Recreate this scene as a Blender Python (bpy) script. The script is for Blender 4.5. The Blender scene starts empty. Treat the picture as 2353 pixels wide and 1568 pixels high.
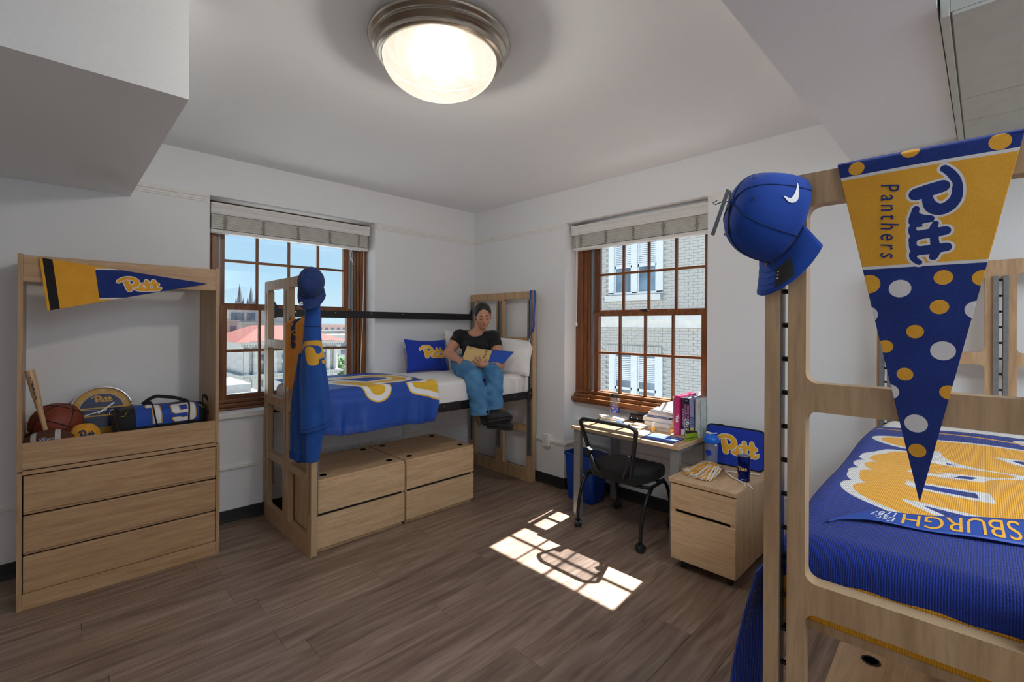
import bpy, bmesh, math, random
import numpy as np
from mathutils import Vector, Matrix

S = bpy.context.scene
COL = S.collection
R = math.radians
random.seed(7)
NPR = np.random.RandomState(5)

# ------------------------------------------------------------------ camera
FPX, YAW, ROLL, SY = 1070.632, 0.7934, 0.0055, -36.47
CAM = Vector((-3.3539, -4.0083, 1.5049))
fw = Vector((math.cos(YAW), math.sin(YAW), 0)); rt = Vector((math.sin(YAW), -math.cos(YAW), 0)); upv = Vector((0, 0, 1))
r2 = rt*math.cos(ROLL) + upv*math.sin(ROLL); u2 = upv*math.cos(ROLL) - rt*math.sin(ROLL)
cd = bpy.data.cameras.new('camera'); cam = bpy.data.objects.new('camera', cd); COL.objects.link(cam)
cam.matrix_world = Matrix(((r2.x, u2.x, -fw.x, CAM.x), (r2.y, u2.y, -fw.y, CAM.y), (r2.z, u2.z, -fw.z, CAM.z), (0, 0, 0, 1)))
cd.sensor_width = 36; cd.lens = FPX/2353*36; cd.shift_y = SY/2353; cd.clip_start = 0.05; cd.clip_end = 2000
S.camera = cam

# ------------------------------------------------------------------ world, sun, lights, exposure
S.view_settings.view_transform = 'Standard'; S.view_settings.look = 'None'
S.view_settings.gamma = 1; S.view_settings.use_curve_mapping = False
S.view_settings.exposure = 0.24
try:
    S.cycles.use_denoising = True; S.cycles.denoiser = 'OPENIMAGEDENOISE'
    S.cycles.max_bounces = 10; S.cycles.diffuse_bounces = 6; S.cycles.transparent_max_bounces = 16
    S.cycles.sample_clamp_indirect = 6
except Exception: pass

W = bpy.data.worlds.new('sky'); S.world = W; W.use_nodes = True
nt = W.node_tree; nt.nodes.clear()
out = nt.nodes.new('ShaderNodeOutputWorld'); bg = nt.nodes.new('ShaderNodeBackground')
tc = nt.nodes.new('ShaderNodeTexCoord'); sep = nt.nodes.new('ShaderNodeSeparateXYZ')
rp = nt.nodes.new('ShaderNodeValToRGB'); nz = nt.nodes.new('ShaderNodeTexNoise'); mx = nt.nodes.new('ShaderNodeMixRGB')
mp = nt.nodes.new('ShaderNodeMapping'); cr = nt.nodes.new('ShaderNodeValToRGB')
nt.links.new(tc.outputs['Generated'], sep.inputs[0]); nt.links.new(sep.outputs['Z'], rp.inputs[0])
e = rp.color_ramp.elements
e[0].position = 0.0; e[0].color = (0.47, 0.68, 0.80, 1); e[1].position = 0.9; e[1].color = (0.18, 0.38, 0.68, 1)
x_ = e.new(0.22); x_.color = (0.27, 0.50, 0.74, 1)
x_ = e.new(0.08); x_.color = (0.40, 0.62, 0.78, 1)
nt.links.new(tc.outputs['Generated'], mp.inputs[0]); mp.inputs['Scale'].default_value = (1.5, 1.5, 6)
nt.links.new(mp.outputs[0], nz.inputs['Vector']); nz.inputs['Scale'].default_value = 2.2; nz.inputs['Detail'].default_value = 6
nt.links.new(nz.outputs[0], cr.inputs[0]); cr.color_ramp.elements[0].position = .45; cr.color_ramp.elements[1].position = .8
cr.color_ramp.elements[1].color = (.38, .38, .38, 1)
nt.links.new(cr.outputs[0], mx.inputs[0]); nt.links.new(rp.outputs[0], mx.inputs[1]); mx.inputs[2].default_value = (.62, .74, .80, 1)
nt.links.new(mx.outputs[0], bg.inputs[0]); bg.inputs[1].default_value = 1.15
nt.links.new(bg.outputs[0], out.inputs[0])

def light(name, kind, loc, energy, color=(1, 1, 1), **kw):
    l = bpy.data.lights.new(name, kind); l.energy = energy; l.color = color
    for k, v in kw.items(): setattr(l, k, v)
    o = bpy.data.objects.new(name, l); o.location = loc; COL.objects.link(o); return o
sun = light('sun', 'SUN', (6, 1, 9), 25.0, (1, .97, .92), angle=R(0.6))
sun.rotation_euler = Vector((-.543, -.054, -.838)).to_track_quat('-Z', 'Y').to_euler()
# daylight portals in the two window openings
pa = light('daylight_portal', 'AREA', (-1.875, .33, 1.55), 1, shape='RECTANGLE', size=1.3, size_y=1.55); pa.rotation_euler = (R(-90), 0, 0)
pb = light('daylight_portal', 'AREA', (.33, -1.95, 1.55), 1, shape='RECTANGLE', size=1.55, size_y=1.3); pb.rotation_euler = (0, R(90), 0)
for p_ in (pa, pb): p_.data.cycles.is_portal = True
LAMP_W, LAMP_C = 215.0, (1.0, .95, .88)
rear = light('rear_fill_light', 'AREA', (-1.9, -5.2, 2.70), 46, (.82, .91, 1.0), shape='RECTANGLE', size=2.2, size_y=1.0)  # added fill, no fixture: unseen behind the camera, evens out the room's brightness

# ------------------------------------------------------------------ materials
def lin(c):
    c = c/255.0
    return c/12.92 if c <= .04045 else ((c+.055)/1.055)**2.4
def rgb(r, g, b): return (lin(r), lin(g), lin(b), 1)
M = {}
def base(name, col, rough=.5, metal=0.0, **kw):
    m = bpy.data.materials.new(name); m.use_nodes = True
    b = m.node_tree.nodes['Principled BSDF']
    b.inputs['Base Color'].default_value = col; b.inputs['Roughness'].default_value = rough; b.inputs['Metallic'].default_value = metal
    for k, v in kw.items(): b.inputs[k].default_value = v
    M[name] = m
    return m, m.node_tree, b
def N(t, kind, **kw):
    n = t.nodes.new(kind)
    for k, v in kw.items():
        if k in n.inputs: n.inputs[k].default_value = v
        else: setattr(n, k, v)
    return n
def coords(t, scale, world=True, rot=(0, 0, 0), rand=False):
    if world: src = N(t, 'ShaderNodeNewGeometry').outputs['Position']
    else: src = N(t, 'ShaderNodeTexCoord').outputs['Object']
    m = N(t, 'ShaderNodeMapping'); m.inputs['Scale'].default_value = scale; m.inputs['Rotation'].default_value = rot
    t.links.new(src, m.inputs[0])
    if rand:
        oi = N(t, 'ShaderNodeObjectInfo'); mu = N(t, 'ShaderNodeMath', operation='MULTIPLY'); mu.inputs[1].default_value = 57.0
        t.links.new(oi.outputs['Random'], mu.inputs[0]); cb = N(t, 'ShaderNodeCombineXYZ')
        for i in range(3): t.links.new(mu.outputs[0], cb.inputs[i])
        t.links.new(cb.outputs[0], m.inputs['Location'])
    return m.outputs[0]
def bump(t, b, h, strength=.2, dist=.002):
    bp = N(t, 'ShaderNodeBump'); bp.inputs['Strength'].default_value = strength; bp.inputs['Distance'].default_value = dist
    t.links.new(h, bp.inputs['Height']); t.links.new(bp.outputs[0], b.inputs['Normal'])
def mottled(name, c1, c2, scale=(8, 8, 8), nscale=3, rough=.6, metal=0, bmp=0, detail=5, lo=.35, hi=.65, world=True, rand=False, dist=.002, **kw):
    m, t, b = base(name, c1, rough, metal, **kw)
    n = N(t, 'ShaderNodeTexNoise', Scale=nscale, Detail=detail); t.links.new(coords(t, scale, world, rand=rand), n.inputs['Vector'])
    r = N(t, 'ShaderNodeValToRGB'); r.color_ramp.elements[0].position = lo; r.color_ramp.elements[1].position = hi
    r.color_ramp.elements[0].color = c1; r.color_ramp.elements[1].color = c2
    t.links.new(n.outputs[0], r.inputs[0]); t.links.new(r.outputs[0], b.inputs['Base Color'])
    if bmp: bump(t, b, n.outputs[0], bmp, dist)
    return m
def wood(name, c1, c2, c3, scale, rough=.45, rand=True, bmp=.05, vary=.0):
    """grain: stretched noise + a few darker figure lines; scale is per world axis (small = along the grain)"""
    m, t, b = base(name, c1, rough)
    co = coords(t, scale, True, rand=rand)
    n = N(t, 'ShaderNodeTexNoise', Scale=2.0, Detail=7, Distortion=.6); t.links.new(co, n.inputs['Vector'])
    r = N(t, 'ShaderNodeValToRGB'); e = r.color_ramp.elements
    e[0].position = .3; e[0].color = c3; e[1].position = .72; e[1].color = c2; q = e.new(.5); q.color = c1
    t.links.new(n.outputs[0], r.inputs[0])
    w = N(t, 'ShaderNodeTexNoise', Scale=9.0, Detail=3); t.links.new(co, w.inputs['Vector'])
    mxx = N(t, 'ShaderNodeMixRGB', blend_type='MULTIPLY'); mxx.inputs[0].default_value = .5
    r2_ = N(t, 'ShaderNodeValToRGB'); r2_.color_ramp.elements[0].position = .35; r2_.color_ramp.elements[0].color = (.72, .72, .72, 1); r2_.color_ramp.elements[1].position = .55
    t.links.new(w.outputs[0], r2_.inputs[0]); t.links.new(r.outputs[0], mxx.inputs[1]); t.links.new(r2_.outputs[0], mxx.inputs[2])
    last = mxx.outputs[0]
    if vary:
        oi = N(t, 'ShaderNodeObjectInfo'); hs = N(t, 'ShaderNodeHueSaturation')
        mr = N(t, 'ShaderNodeMapRange'); mr.inputs['To Min'].default_value = 1-vary; mr.inputs['To Max'].default_value = 1+vary
        t.links.new(oi.outputs['Random'], mr.inputs[0]); t.links.new(mr.outputs[0], hs.inputs['Value']); t.links.new(last, hs.inputs['Color']); last = hs.outputs[0]
    t.links.new(last, b.inputs['Base Color'])
    if bmp: bump(t, b, w.outputs[0], bmp, .001)
    return m
def fabric(name, col, col2=None, scale=900, rough=.9, bmp=.25, sheen=.1):
    m, t, b = base(name, col, rough, **{'Sheen Weight': sheen})
    co = coords(t, (1, 1, 1), False)
    n = N(t, 'ShaderNodeTexNoise', Scale=scale, Detail=2); t.links.new(co, n.inputs['Vector'])
    n2 = N(t, 'ShaderNodeTexNoise', Scale=14, Detail=4); t.links.new(co, n2.inputs['Vector'])
    c2 = col2 or tuple(min(1, x*1.18) for x in col[:3])+(1,)
    r = N(t, 'ShaderNodeValToRGB'); r.color_ramp.elements[0].position = .4; r.color_ramp.elements[1].position = .62
    r.color_ramp.elements[0].color = col; r.color_ramp.elements[1].color = c2
    ad = N(t, 'ShaderNodeMath', operation='ADD'); ml = N(t, 'ShaderNodeMath', operation='MULTIPLY'); ml.inputs[1].default_value = .5
    t.links.new(n.outputs[0], ad.inputs[0]); t.links.new(n2.outputs[0], ad.inputs[1]); t.links.new(ad.outputs[0], ml.inputs[0])
    t.links.new(ml.outputs[0], r.inputs[0]); t.links.new(r.outputs[0], b.inputs['Base Color'])
    bump(t, b, n.outputs[0], bmp, .001)
    return m
def ribbed(name, col, axis='X', freq=400, rough=.9, strength=.6, dist=.003, col2=None):
    """knit / woven rows: two crossed wave textures in UV-free object space"""
    m, t, b = base(name, col, rough, **{'Sheen Weight': .15})
    co = coords(t, (1, 1, 1), False)
    w = N(t, 'ShaderNodeTexWave', Scale=freq, Distortion=.6, Detail=1); w.bands_direction = axis; w.inputs['Detail Scale'].default_value = 3
    t.links.new(co, w.inputs['Vector'])
    w2 = N(t, 'ShaderNodeTexNoise', Scale=260, Detail=1); t.links.new(co, w2.inputs['Vector'])
    ad = N(t, 'ShaderNodeMath', operation='ADD'); t.links.new(w.outputs['Fac'], ad.inputs[0]); t.links.new(w2.outputs[0], ad.inputs[1])
    bump(t, b, ad.outputs[0], strength, dist)
    r = N(t, 'ShaderNodeValToRGB'); d = col2 or tuple(x*.62 for x in col[:3])+(1,)
    r.color_ramp.elements[0].color = d; r.color_ramp.elements[0].position = .55; r.color_ramp.elements[1].color = col; r.color_ramp.elements[1].position = 1.1
    t.links.new(ad.outputs[0], r.inputs[0]); t.links.new(r.outputs[0], b.inputs['Base Color'])
    return m
def glassy(name, tint=(1, 1, 1, 1), gloss=.06, rough=.02, opaque=0.0, col=(1, 1, 1, 1)):
    m = bpy.data.materials.new(name); m.use_nodes = True; t = m.node_tree; t.nodes.clear(); M[name] = m
    o = N(t, 'ShaderNodeOutputMaterial'); tr = N(t, 'ShaderNodeBsdfTransparent'); tr.inputs[0].default_value = tint
    gl = N(t, 'ShaderNodeBsdfGlossy'); gl.inputs['Roughness'].default_value = rough
    fr = N(t, 'ShaderNodeFresnel'); fr.inputs[0].default_value = 1.45
    mi = N(t, 'ShaderNodeMixShader'); t.links.new(tr.outputs[0], mi.inputs[1]); t.links.new(gl.outputs[0], mi.inputs[2])
    if gloss: mi.inputs[0].default_value = gloss
    else: t.links.new(fr.outputs[0], mi.inputs[0])
    last = mi.outputs[0]
    if opaque:
        df = N(t, 'ShaderNodeBsdfDiffuse'); df.inputs[0].default_value = col
        m2 = N(t, 'ShaderNodeMixShader'); m2.inputs[0].default_value = opaque
        t.links.new(last, m2.inputs[1]); t.links.new(df.outputs[0], m2.inputs[2]); last = m2.outputs[0]
    t.links.new(last, o.inputs[0]); return m

mottled('wall_paint', rgb(236, 238, 240), rgb(239, 241, 243), (3, 3, 3), 30, .62, bmp=.03, detail=4)
mottled('ceiling_paint', rgb(238, 241, 244), rgb(241, 244, 247), (4, 4, 4), 30, .8, bmp=.05, detail=4)
mottled('trim_paint', rgb(236, 235, 232), rgb(242, 241, 238), (5, 5, 5), 5, .4)
mottled('black_vinyl', rgb(38, 39, 39), rgb(48, 49, 49), (9, 9, 9), 5, .38)
wood('floor_oak', rgb(142, 119, 102), rgb(164, 143, 128), rgb(113, 92, 78), (1.1, 14, 14), .42, True, .10, .10)
mottled('floor_joint', rgb(92, 76, 66), rgb(100, 84, 72), (5, 5, 5), 5, .6)
wood('maple_h', rgb(212, 178, 138), rgb(222, 192, 153), rgb(198, 162, 121), (1.6, 1.6, 22), .42, True, .03)
wood('maple_v', rgb(206, 172, 132), rgb(216, 184, 146), rgb(192, 156, 116), (16, 16, 1.4), .42, True, .03)
wood('maple_top', rgb(212, 178, 138), rgb(222, 192, 153), rgb(198, 162, 121), (1.6, 20, 20), .38, True, .03)
wood('dresser_h', rgb(190, 152, 112), rgb(201, 165, 125), rgb(172, 134, 96), (1.4, 1.4, 20), .42, True, .03)
wood('dresser_v', rgb(184, 148, 110), rgb(195, 160, 122), rgb(166, 130, 94), (18, 18, 1.2), .42, True, .03)
wood('ply_face', rgb(196, 160, 120), rgb(207, 174, 135), rgb(178, 142, 104), (12, 12, 1.3), .4, True, .03)
m_, t_, b_ = base('ply_edge', rgb(190, 160, 124), .55)
w_ = N(t_, 'ShaderNodeTexWave', Scale=75, Distortion=.3, Detail=1); w_.bands_direction = 'X'; t_.links.new(coords(t_, (1, 1, 1), False), w_.inputs['Vector'])
r_ = N(t_, 'ShaderNodeValToRGB'); r_.color_ramp.elements[0].color = rgb(168, 136, 100); r_.color_ramp.elements[0].position = .15; r_.color_ramp.elements[1].color = rgb(198, 170, 134); r_.color_ramp.elements[1].position = .6
t_.links.new(w_.outputs['Fac'], r_.inputs[0]); t_.links.new(r_.outputs[0], b_.inputs['Base Color'])
wood('window_wood', rgb(128, 78, 42), rgb(148, 96, 54), rgb(98, 56, 28), (14, 14, 1.2), .35, True, .04)
wood('window_wood_h', rgb(128, 78, 42), rgb(148, 96, 54), rgb(98, 56, 28), (1.6, 1.6, 16), .35, True, .04)
mottled('black_steel', rgb(28, 28, 29), rgb(36, 36, 37), (9, 9, 9), 6, .38, .3)
mottled('grey_steel', rgb(128, 130, 132), rgb(140, 142, 144), (9, 9, 9), 6, .42, .55)
mottled('leg_steel', rgb(150, 152, 154), rgb(160, 162, 164), (9, 9, 9), 6, .35, .4)
mottled('nickel', rgb(176, 168, 156), rgb(190, 182, 170), (1, 1, 1), 4, .25, .95)
mottled('chrome', rgb(210, 212, 216), rgb(220, 222, 226), (1, 1, 1), 4, .12, 1)
mottled('black_plastic', rgb(30, 31, 33), rgb(38, 39, 41), (20, 20, 20), 8, .4)
mottled('white_plastic', rgb(232, 232, 230), rgb(238, 238, 236), (9, 9, 9), 5, .35)
mottled('dark_slot', rgb(24, 22, 21), rgb(30, 28, 26), (9, 9, 9), 5, .7)
mottled('blind_white', rgb(226, 226, 224), rgb(234, 234, 232), (2, 2, 30), 5, .45)
mottled('blind_slat', rgb(196, 195, 188), rgb(206, 205, 198), (2, 2, 30), 5, .5)
mottled('cord_white', rgb(228, 226, 220), rgb(236, 234, 228), (60, 60, 60), 9, .8)
mottled('cord_dark', rgb(150, 146, 134), rgb(168, 164, 152), (90, 90, 90), 9, .8)
mottled('hvac_paint', rgb(186, 186, 176), rgb(192, 192, 182), (3, 3, 3), 5, .5)
glassy('pane_glass', (.97, .98, .98, 1), .05)
glassy('clear_plastic', (.93, .95, .97, 1), .1, .08, .14, (.85, .87, .9, 1))
glassy('frosted_plastic', (.80, .84, .90, 1), .08, .25, .22, (.62, .66, .74, 1))
glassy('mesh_net', (.66, .68, .72, 1), .02, .4, .36, (.05, .055, .065, 1))
BLUE = rgb(14, 58, 158); GOLD = rgb(244, 176, 44); NAVY = rgb(22, 40, 98); WHITE = rgb(236, 236, 236)
fabric('felt_gold', rgb(226, 160, 44), rgb(238, 174, 56), 500, .95); fabric('felt_blue', rgb(24, 44, 112), rgb(30, 54, 130), 300, .95)
fabric('felt_white', rgb(220, 214, 212), rgb(228, 222, 220), 500, .95)
fabric('felt_black', rgb(28, 26, 26), rgb(36, 34, 34), 500, .95)
fabric('flag_blue', rgb(20, 68, 160), rgb(24, 76, 172), 700, .5, .08, .0); fabric('flag_gold', rgb(226, 176, 30), rgb(236, 188, 40), 700, .5, .08, 0); fabric('flag_white', rgb(232, 232, 234), rgb(240, 240, 242), 700, .5, .08, 0)
fabric('pillow_blue', rgb(12, 52, 168), rgb(16, 60, 180), 700, .8); fabric('pillow_gold', rgb(244, 182, 40), rgb(250, 192, 54), 700, .8)
fabric('cotton_white', rgb(228, 226, 224), rgb(236, 234, 232), 600, .9, .15)
ribbed('quilt_white', rgb(234, 231, 229), 'Y', 55, .9, .2, .003, rgb(222, 219, 216))
fabric('cotton_tan', rgb(168, 154, 148), rgb(178, 164, 158), 400, .9)
ribbed('knit_blue', rgb(8, 54, 164), 'Y', 74, .95, .7, .004, rgb(4, 34, 112))
ribbed('knit_gold', rgb(246, 178, 36), 'Y', 74, .95, .5, .004, rgb(222, 150, 24))
ribbed('knit_white', rgb(232, 230, 226), 'Y', 74, .95, .5, .004, rgb(204, 202, 200))
fabric('hoodie_blue', rgb(22, 70, 146), rgb(28, 82, 162), 420, .95); fabric('cap_blue', rgb(10, 60, 150), rgb(14, 70, 168), 900, .85)
fabric('cap_navy', rgb(16, 42, 92), rgb(20, 50, 106), 900, .85)
fabric('cap_gold', rgb(224, 154, 24), rgb(234, 166, 36), 900, .85); fabric('shirt_orange', rgb(224, 140, 38), rgb(236, 156, 52), 500, .9)
fabric('print_navy', rgb(34, 46, 84), rgb(40, 54, 96), 700, .8); fabric('print_gold', rgb(214, 158, 46), rgb(224, 170, 56), 700, .8); fabric('print_white', rgb(230, 230, 230), rgb(238, 238, 238), 700, .8)
fabric('black_cloth', rgb(22, 22, 24), rgb(30, 30, 32), 600, .9); fabric('duffel_black', rgb(20, 20, 22), rgb(27, 27, 30), 700, .75)
fabric('duffel_blue', rgb(20, 66, 160), rgb(26, 76, 176), 700, .7)
fabric('seat_black', rgb(16, 16, 18), rgb(24, 24, 26), 500, .95)
mottled('plastic_blue', rgb(8, 62, 160), rgb(12, 70, 172), (9, 9, 9), 5, .38)
mottled('lid_blue', rgb(6, 100, 214), rgb(10, 108, 224), (9, 9, 9), 5, .3)
mottled('tumbler_blue', rgb(16, 30, 122), rgb(20, 36, 136), (9, 9, 9), 5, .14, .75)
mottled('ink_gold', rgb(240, 176, 50), rgb(246, 184, 58), (9, 9, 9), 5, .5); mottled('ink_blue', rgb(20, 60, 170), rgb(26, 68, 182), (9, 9, 9), 5, .5)
mottled('ink_white', rgb(238, 238, 238), rgb(242, 242, 242), (9, 9, 9), 5, .5); mottled('ink_black', rgb(20, 20, 22), rgb(26, 26, 28), (9, 9, 9), 5, .5)
mottled('ink_grey', rgb(120, 122, 126), rgb(130, 132, 136), (9, 9, 9), 5, .5); mottled('ink_yellow', rgb(214, 200, 40), rgb(224, 210, 50), (9, 9, 9), 5, .5)
mottled('ink_peach', rgb(214, 160, 120), rgb(224, 170, 128), (9, 9, 9), 5, .5)
mottled('paper', rgb(232, 232, 232), rgb(240, 240, 240), (3, 3, 60), 8, .8); mottled('page_edge', rgb(205, 203, 200), rgb(232, 230, 228), (1, 1, 120), 3, .85)
mottled('kraft', rgb(206, 174, 116), rgb(214, 184, 126), (20, 20, 20), 6, .8)
mottled('basketball', rgb(124, 52, 30), rgb(138, 62, 38), (60, 60, 60), 9, .55, bmp=.3)
mottled('plush_brown', rgb(84, 50, 34), rgb(112, 72, 50), (60, 60, 60), 8, 1, bmp=1, dist=.006); mottled('plush_white', rgb(206, 202, 198), rgb(226, 222, 218), (60, 60, 60), 8, 1, bmp=1, dist=.006)
wood('bat_wood', rgb(206, 170, 128), rgb(216, 182, 142), rgb(190, 152, 110), (20, 20, 2), .35, False, .02)
# ------------------------------------------------------------------ objects and meshes
def root_org(o):
    while o.parent: o = o.parent
    return o
def tag(o, label=None, cat=None, group=None, kind=None):
    if label: o['label'] = label
    if cat: o['category'] = cat
    if group: o['group'] = group
    if kind: o['kind'] = kind
    return o
def thing(name, label, cat, loc=(0, 0, 0), rz=0.0, group=None, kind=None):
    o = bpy.data.objects.new(name, None); o.empty_display_size = .1; COL.objects.link(o)
    o.location = loc; o.rotation_euler = (0, 0, rz)
    return tag(o, label, cat, group, kind)
def mats_of(ms):
    if isinstance(ms, str): ms = [ms]
    return [M[m] if isinstance(m, str) else m for m in ms]
def make_obj(name, verts, faces, mats, parent=None, mi=None, smooth=False, bevel=0, world=True, weld=False):
    """verts are world coordinates (moved into the root's frame) unless world=False (already in the root's frame)."""
    v = np.asarray(verts, float).reshape(-1, 3)
    me = bpy.data.meshes.new(name)
    loc = None
    if world and parent is not None:
        r = root_org(parent); L = np.array(r.location)
        v = v - L
        a = r.rotation_euler.z
        if a:
            c, s = math.cos(-a), math.sin(-a)
            v = np.stack([c*v[:, 0]-s*v[:, 1], s*v[:, 0]+c*v[:, 1], v[:, 2]], 1)
    elif world:
        lo, hi = v.min(0), v.max(0); loc = np.array([(lo[0]+hi[0])/2, (lo[1]+hi[1])/2, lo[2]]); v = v-loc
    me.from_pydata(v.tolist(), [], [tuple(int(i) for i in f) for f in faces])
    for m in mats_of(mats): me.materials.append(m)
    if mi is not None and len(mi) == len(me.polygons): me.polygons.foreach_set('material_index', list(mi))
    if smooth:
        me.polygons.foreach_set('use_smooth', [True]*len(me.polygons))
        if isinstance(smooth, float): me.set_sharp_from_angle(angle=R(smooth))
    me.update()
    o = bpy.data.objects.new(name, me); COL.objects.link(o)
    if loc is not None: o.location = loc
    if parent is not None: o.parent = parent
    if bevel:
        b = o.modifiers.new('bevel', 'BEVEL'); b.width = bevel; b.segments = 2; b.limit_method = 'ANGLE'; b.angle_limit = R(50)
    return o
def copy_tree(o, parent=None):
    c = o.copy(); COL.objects.link(c)
    if parent is not None: c.parent = parent
    for ch in list(o.children): copy_tree(ch, c)
    return c

class MB:
    def __init__(s): s.v = []; s.f = []; s.m = []
    def add(s, vs, fs, mi=0):
        n = len(s.v); s.v.extend([tuple(map(float, p)) for p in vs])
        for k, f in enumerate(fs):
            s.f.append(tuple(i+n for i in f)); s.m.append(mi if not hasattr(mi, '__len__') else mi[k])
        return s
    def box(s, x0, x1, y0, y1, z0, z1, mi=0):
        x0, x1 = sorted((x0, x1)); y0, y1 = sorted((y0, y1)); z0, z1 = sorted((z0, z1))
        vs = [(x0, y0, z0), (x1, y0, z0), (x1, y1, z0), (x0, y1, z0), (x0, y0, z1), (x1, y0, z1), (x1, y1, z1), (x0, y1, z1)]
        return s.add(vs, [(0, 3, 2, 1), (4, 5, 6, 7), (0, 1, 5, 4), (1, 2, 6, 5), (2, 3, 7, 6), (3, 0, 4, 7)], mi)
    def obox(s, c, ax, ay, az, hx, hy, hz, mi=0):
        c, ax, ay, az = map(lambda q: np.array(q, float), (c, ax, ay, az))
        vs = [c+ax*hx*i+ay*hy*j+az*hz*k for k in (-1, 1) for i, j in ((-1, -1), (1, -1), (1, 1), (-1, 1))]
        return s.add(vs, [(0, 3, 2, 1), (4, 5, 6, 7), (0, 1, 5, 4), (1, 2, 6, 5), (2, 3, 7, 6), (3, 0, 4, 7)], mi)
    def prism(s, poly, fr, mi=0):
        """poly: 2D points; fr(u, v, w) -> 3D; extruded w 0..1"""
        n = len(poly); vs = [fr(u, v, 0) for u, v in poly]+[fr(u, v, 1) for u, v in poly]
        return s.add(vs, [tuple(range(n-1, -1, -1)), tuple(range(n, 2*n))]+[(i, (i+1) % n, n+(i+1) % n, n+i) for i in range(n)], mi)
    def tube(s, pts, r, seg=8, closed=False, mi=0, flat=None):
        P = [np.array(p, float) for p in pts]; n = len(P)
        rr = r if hasattr(r, '__len__') else [r]*n
        vs = []; prev = None
        for i in range(n):
            a = P[(i-1) % n] if (closed or i > 0) else P[i]; b = P[(i+1) % n] if (closed or i < n-1) else P[i]
            t = b-a; t /= (np.linalg.norm(t)+1e-12)
            if prev is None:
                h = np.array([0, 0, 1.]) if abs(t[2]) < .9 else np.array([1., 0, 0])
                if flat is not None: h = np.array(flat[0] if hasattr(flat[0], '__len__') else (0, 0, 1), float)
                nn = np.cross(t, h); nn /= np.linalg.norm(nn)+1e-12
            else: nn = prev-t*(prev@t); nn /= (np.linalg.norm(nn)+1e-12)
            prev = nn; bb = np.cross(t, nn)
            for k in range(seg):
                a_ = 2*math.pi*k/seg; ra, rb = (rr[i], rr[i]) if flat is None else (rr[i]*flat[1], rr[i]*flat[2])
                vs.append(P[i]+nn*math.cos(a_)*ra+bb*math.sin(a_)*rb)
        fs = []
        for i in range(n if closed else n-1):
            for k in range(seg):
                j = (i+1) % n
                fs.append((i*seg+k, i*seg+(k+1) % seg, j*seg+(k+1) % seg, j*seg+k))
        if not closed: fs += [tuple(range(seg-1, -1, -1)), tuple((n-1)*seg+k for k in range(seg))]
        return s.add(vs, fs, mi)
    def lathe(s, prof, c=(0, 0, 0), seg=32, ax=None, mi=0, cap=True):
        """prof: list of (r, h[, mat]) along axis"""
        c = np.array(c, float)
        if ax is None: X, Y, Z = np.eye(3)
        else:
            Z = np.array(ax, float); Z /= np.linalg.norm(Z); h = np.array([0, 0, 1.]) if abs(Z[2]) < .9 else np.array([1., 0, 0])
            X = np.cross(h, Z); X /= np.linalg.norm(X); Y = np.cross(Z, X)
        vs = []; fs = []; ms = []
        for q in prof:
            for k in range(seg):
                a = 2*math.pi*k/seg; vs.append(c+X*q[0]*math.cos(a)+Y*q[0]*math.sin(a)+Z*q[1])
        for i in range(len(prof)-1):
            for k in range(seg):
                fs.append((i*seg+k, i*seg+(k+1) % seg, (i+1)*seg+(k+1) % seg, (i+1)*seg+k)); ms.append(prof[i+1][2] if len(prof[i+1]) > 2 else mi)
        if cap:
            if prof[0][0] > 1e-6: fs.append(tuple(range(seg-1, -1, -1))); ms.append(mi)
            if prof[-1][0] > 1e-6: fs.append(tuple((len(prof)-1)*seg+k for k in range(seg))); ms.append(prof[-1][2] if len(prof[-1]) > 2 else mi)
        return s.add(vs, fs, ms)
    def grid(s, fn, nu, nv, mi=0, closeu=False):
        vs = [fn(i/nu, j/nv) for j in range(nv+1) for i in range(nu if closeu else nu+1)]
        w = nu if closeu else nu+1
        fs = [(j*w+i, j*w+(i+1) % w, (j+1)*w+(i+1) % w, (j+1)*w+i) for j in range(nv) for i in range(nu)]
        return s.add(vs, fs, mi)
    def build(s, name, mats, parent=None, smooth=False, bevel=0, world=True, label=None):
        o = make_obj(name, s.v, s.f, mats, parent, s.m, smooth, bevel, world)
        if label: o['label'] = label
        return o

def rrect(x0, x1, y0, y1, r, n=6):
    out_ = []
    for cx, cy, a0 in ((x1-r, y1-r, 0), (x0+r, y1-r, 90), (x0+r, y0+r, 180), (x1-r, y0+r, 270)):
        for i in range(n+1):
            a = R(a0+90*i/n); out_.append((cx+r*math.cos(a), cy+r*math.sin(a)))
    return out_
def obj_to_arrays(o):
    dg = bpy.context.evaluated_depsgraph_get(); ev = o.evaluated_get(dg); me = ev.to_mesh()
    v = np.zeros(len(me.vertices)*3); me.vertices.foreach_get('co', v); v = v.reshape(-1, 3)
    f = [tuple(p.vertices) for p in me.polygons]; ev.to_mesh_clear(); return v, f
def plate(outer, holes, t):
    """flat plate with holes in the local XY plane, thickness t centred on z=0"""
    cu = bpy.data.curves.new('tmp', 'CURVE'); cu.dimensions = '2D'; cu.fill_mode = 'BOTH'; cu.extrude = t/2
    for pl in [outer]+holes:
        sp = cu.splines.new('POLY'); sp.points.add(len(pl)-1)
        for i, (x, y) in enumerate(pl): sp.points[i].co = (x, y, 0, 1)
        sp.use_cyclic_u = True
    o = bpy.data.objects.new('tmp', cu); COL.objects.link(o); bpy.context.view_layer.update()
    v, f = obj_to_arrays(o); bpy.data.objects.remove(o); bpy.data.curves.remove(cu); return v, f
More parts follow.
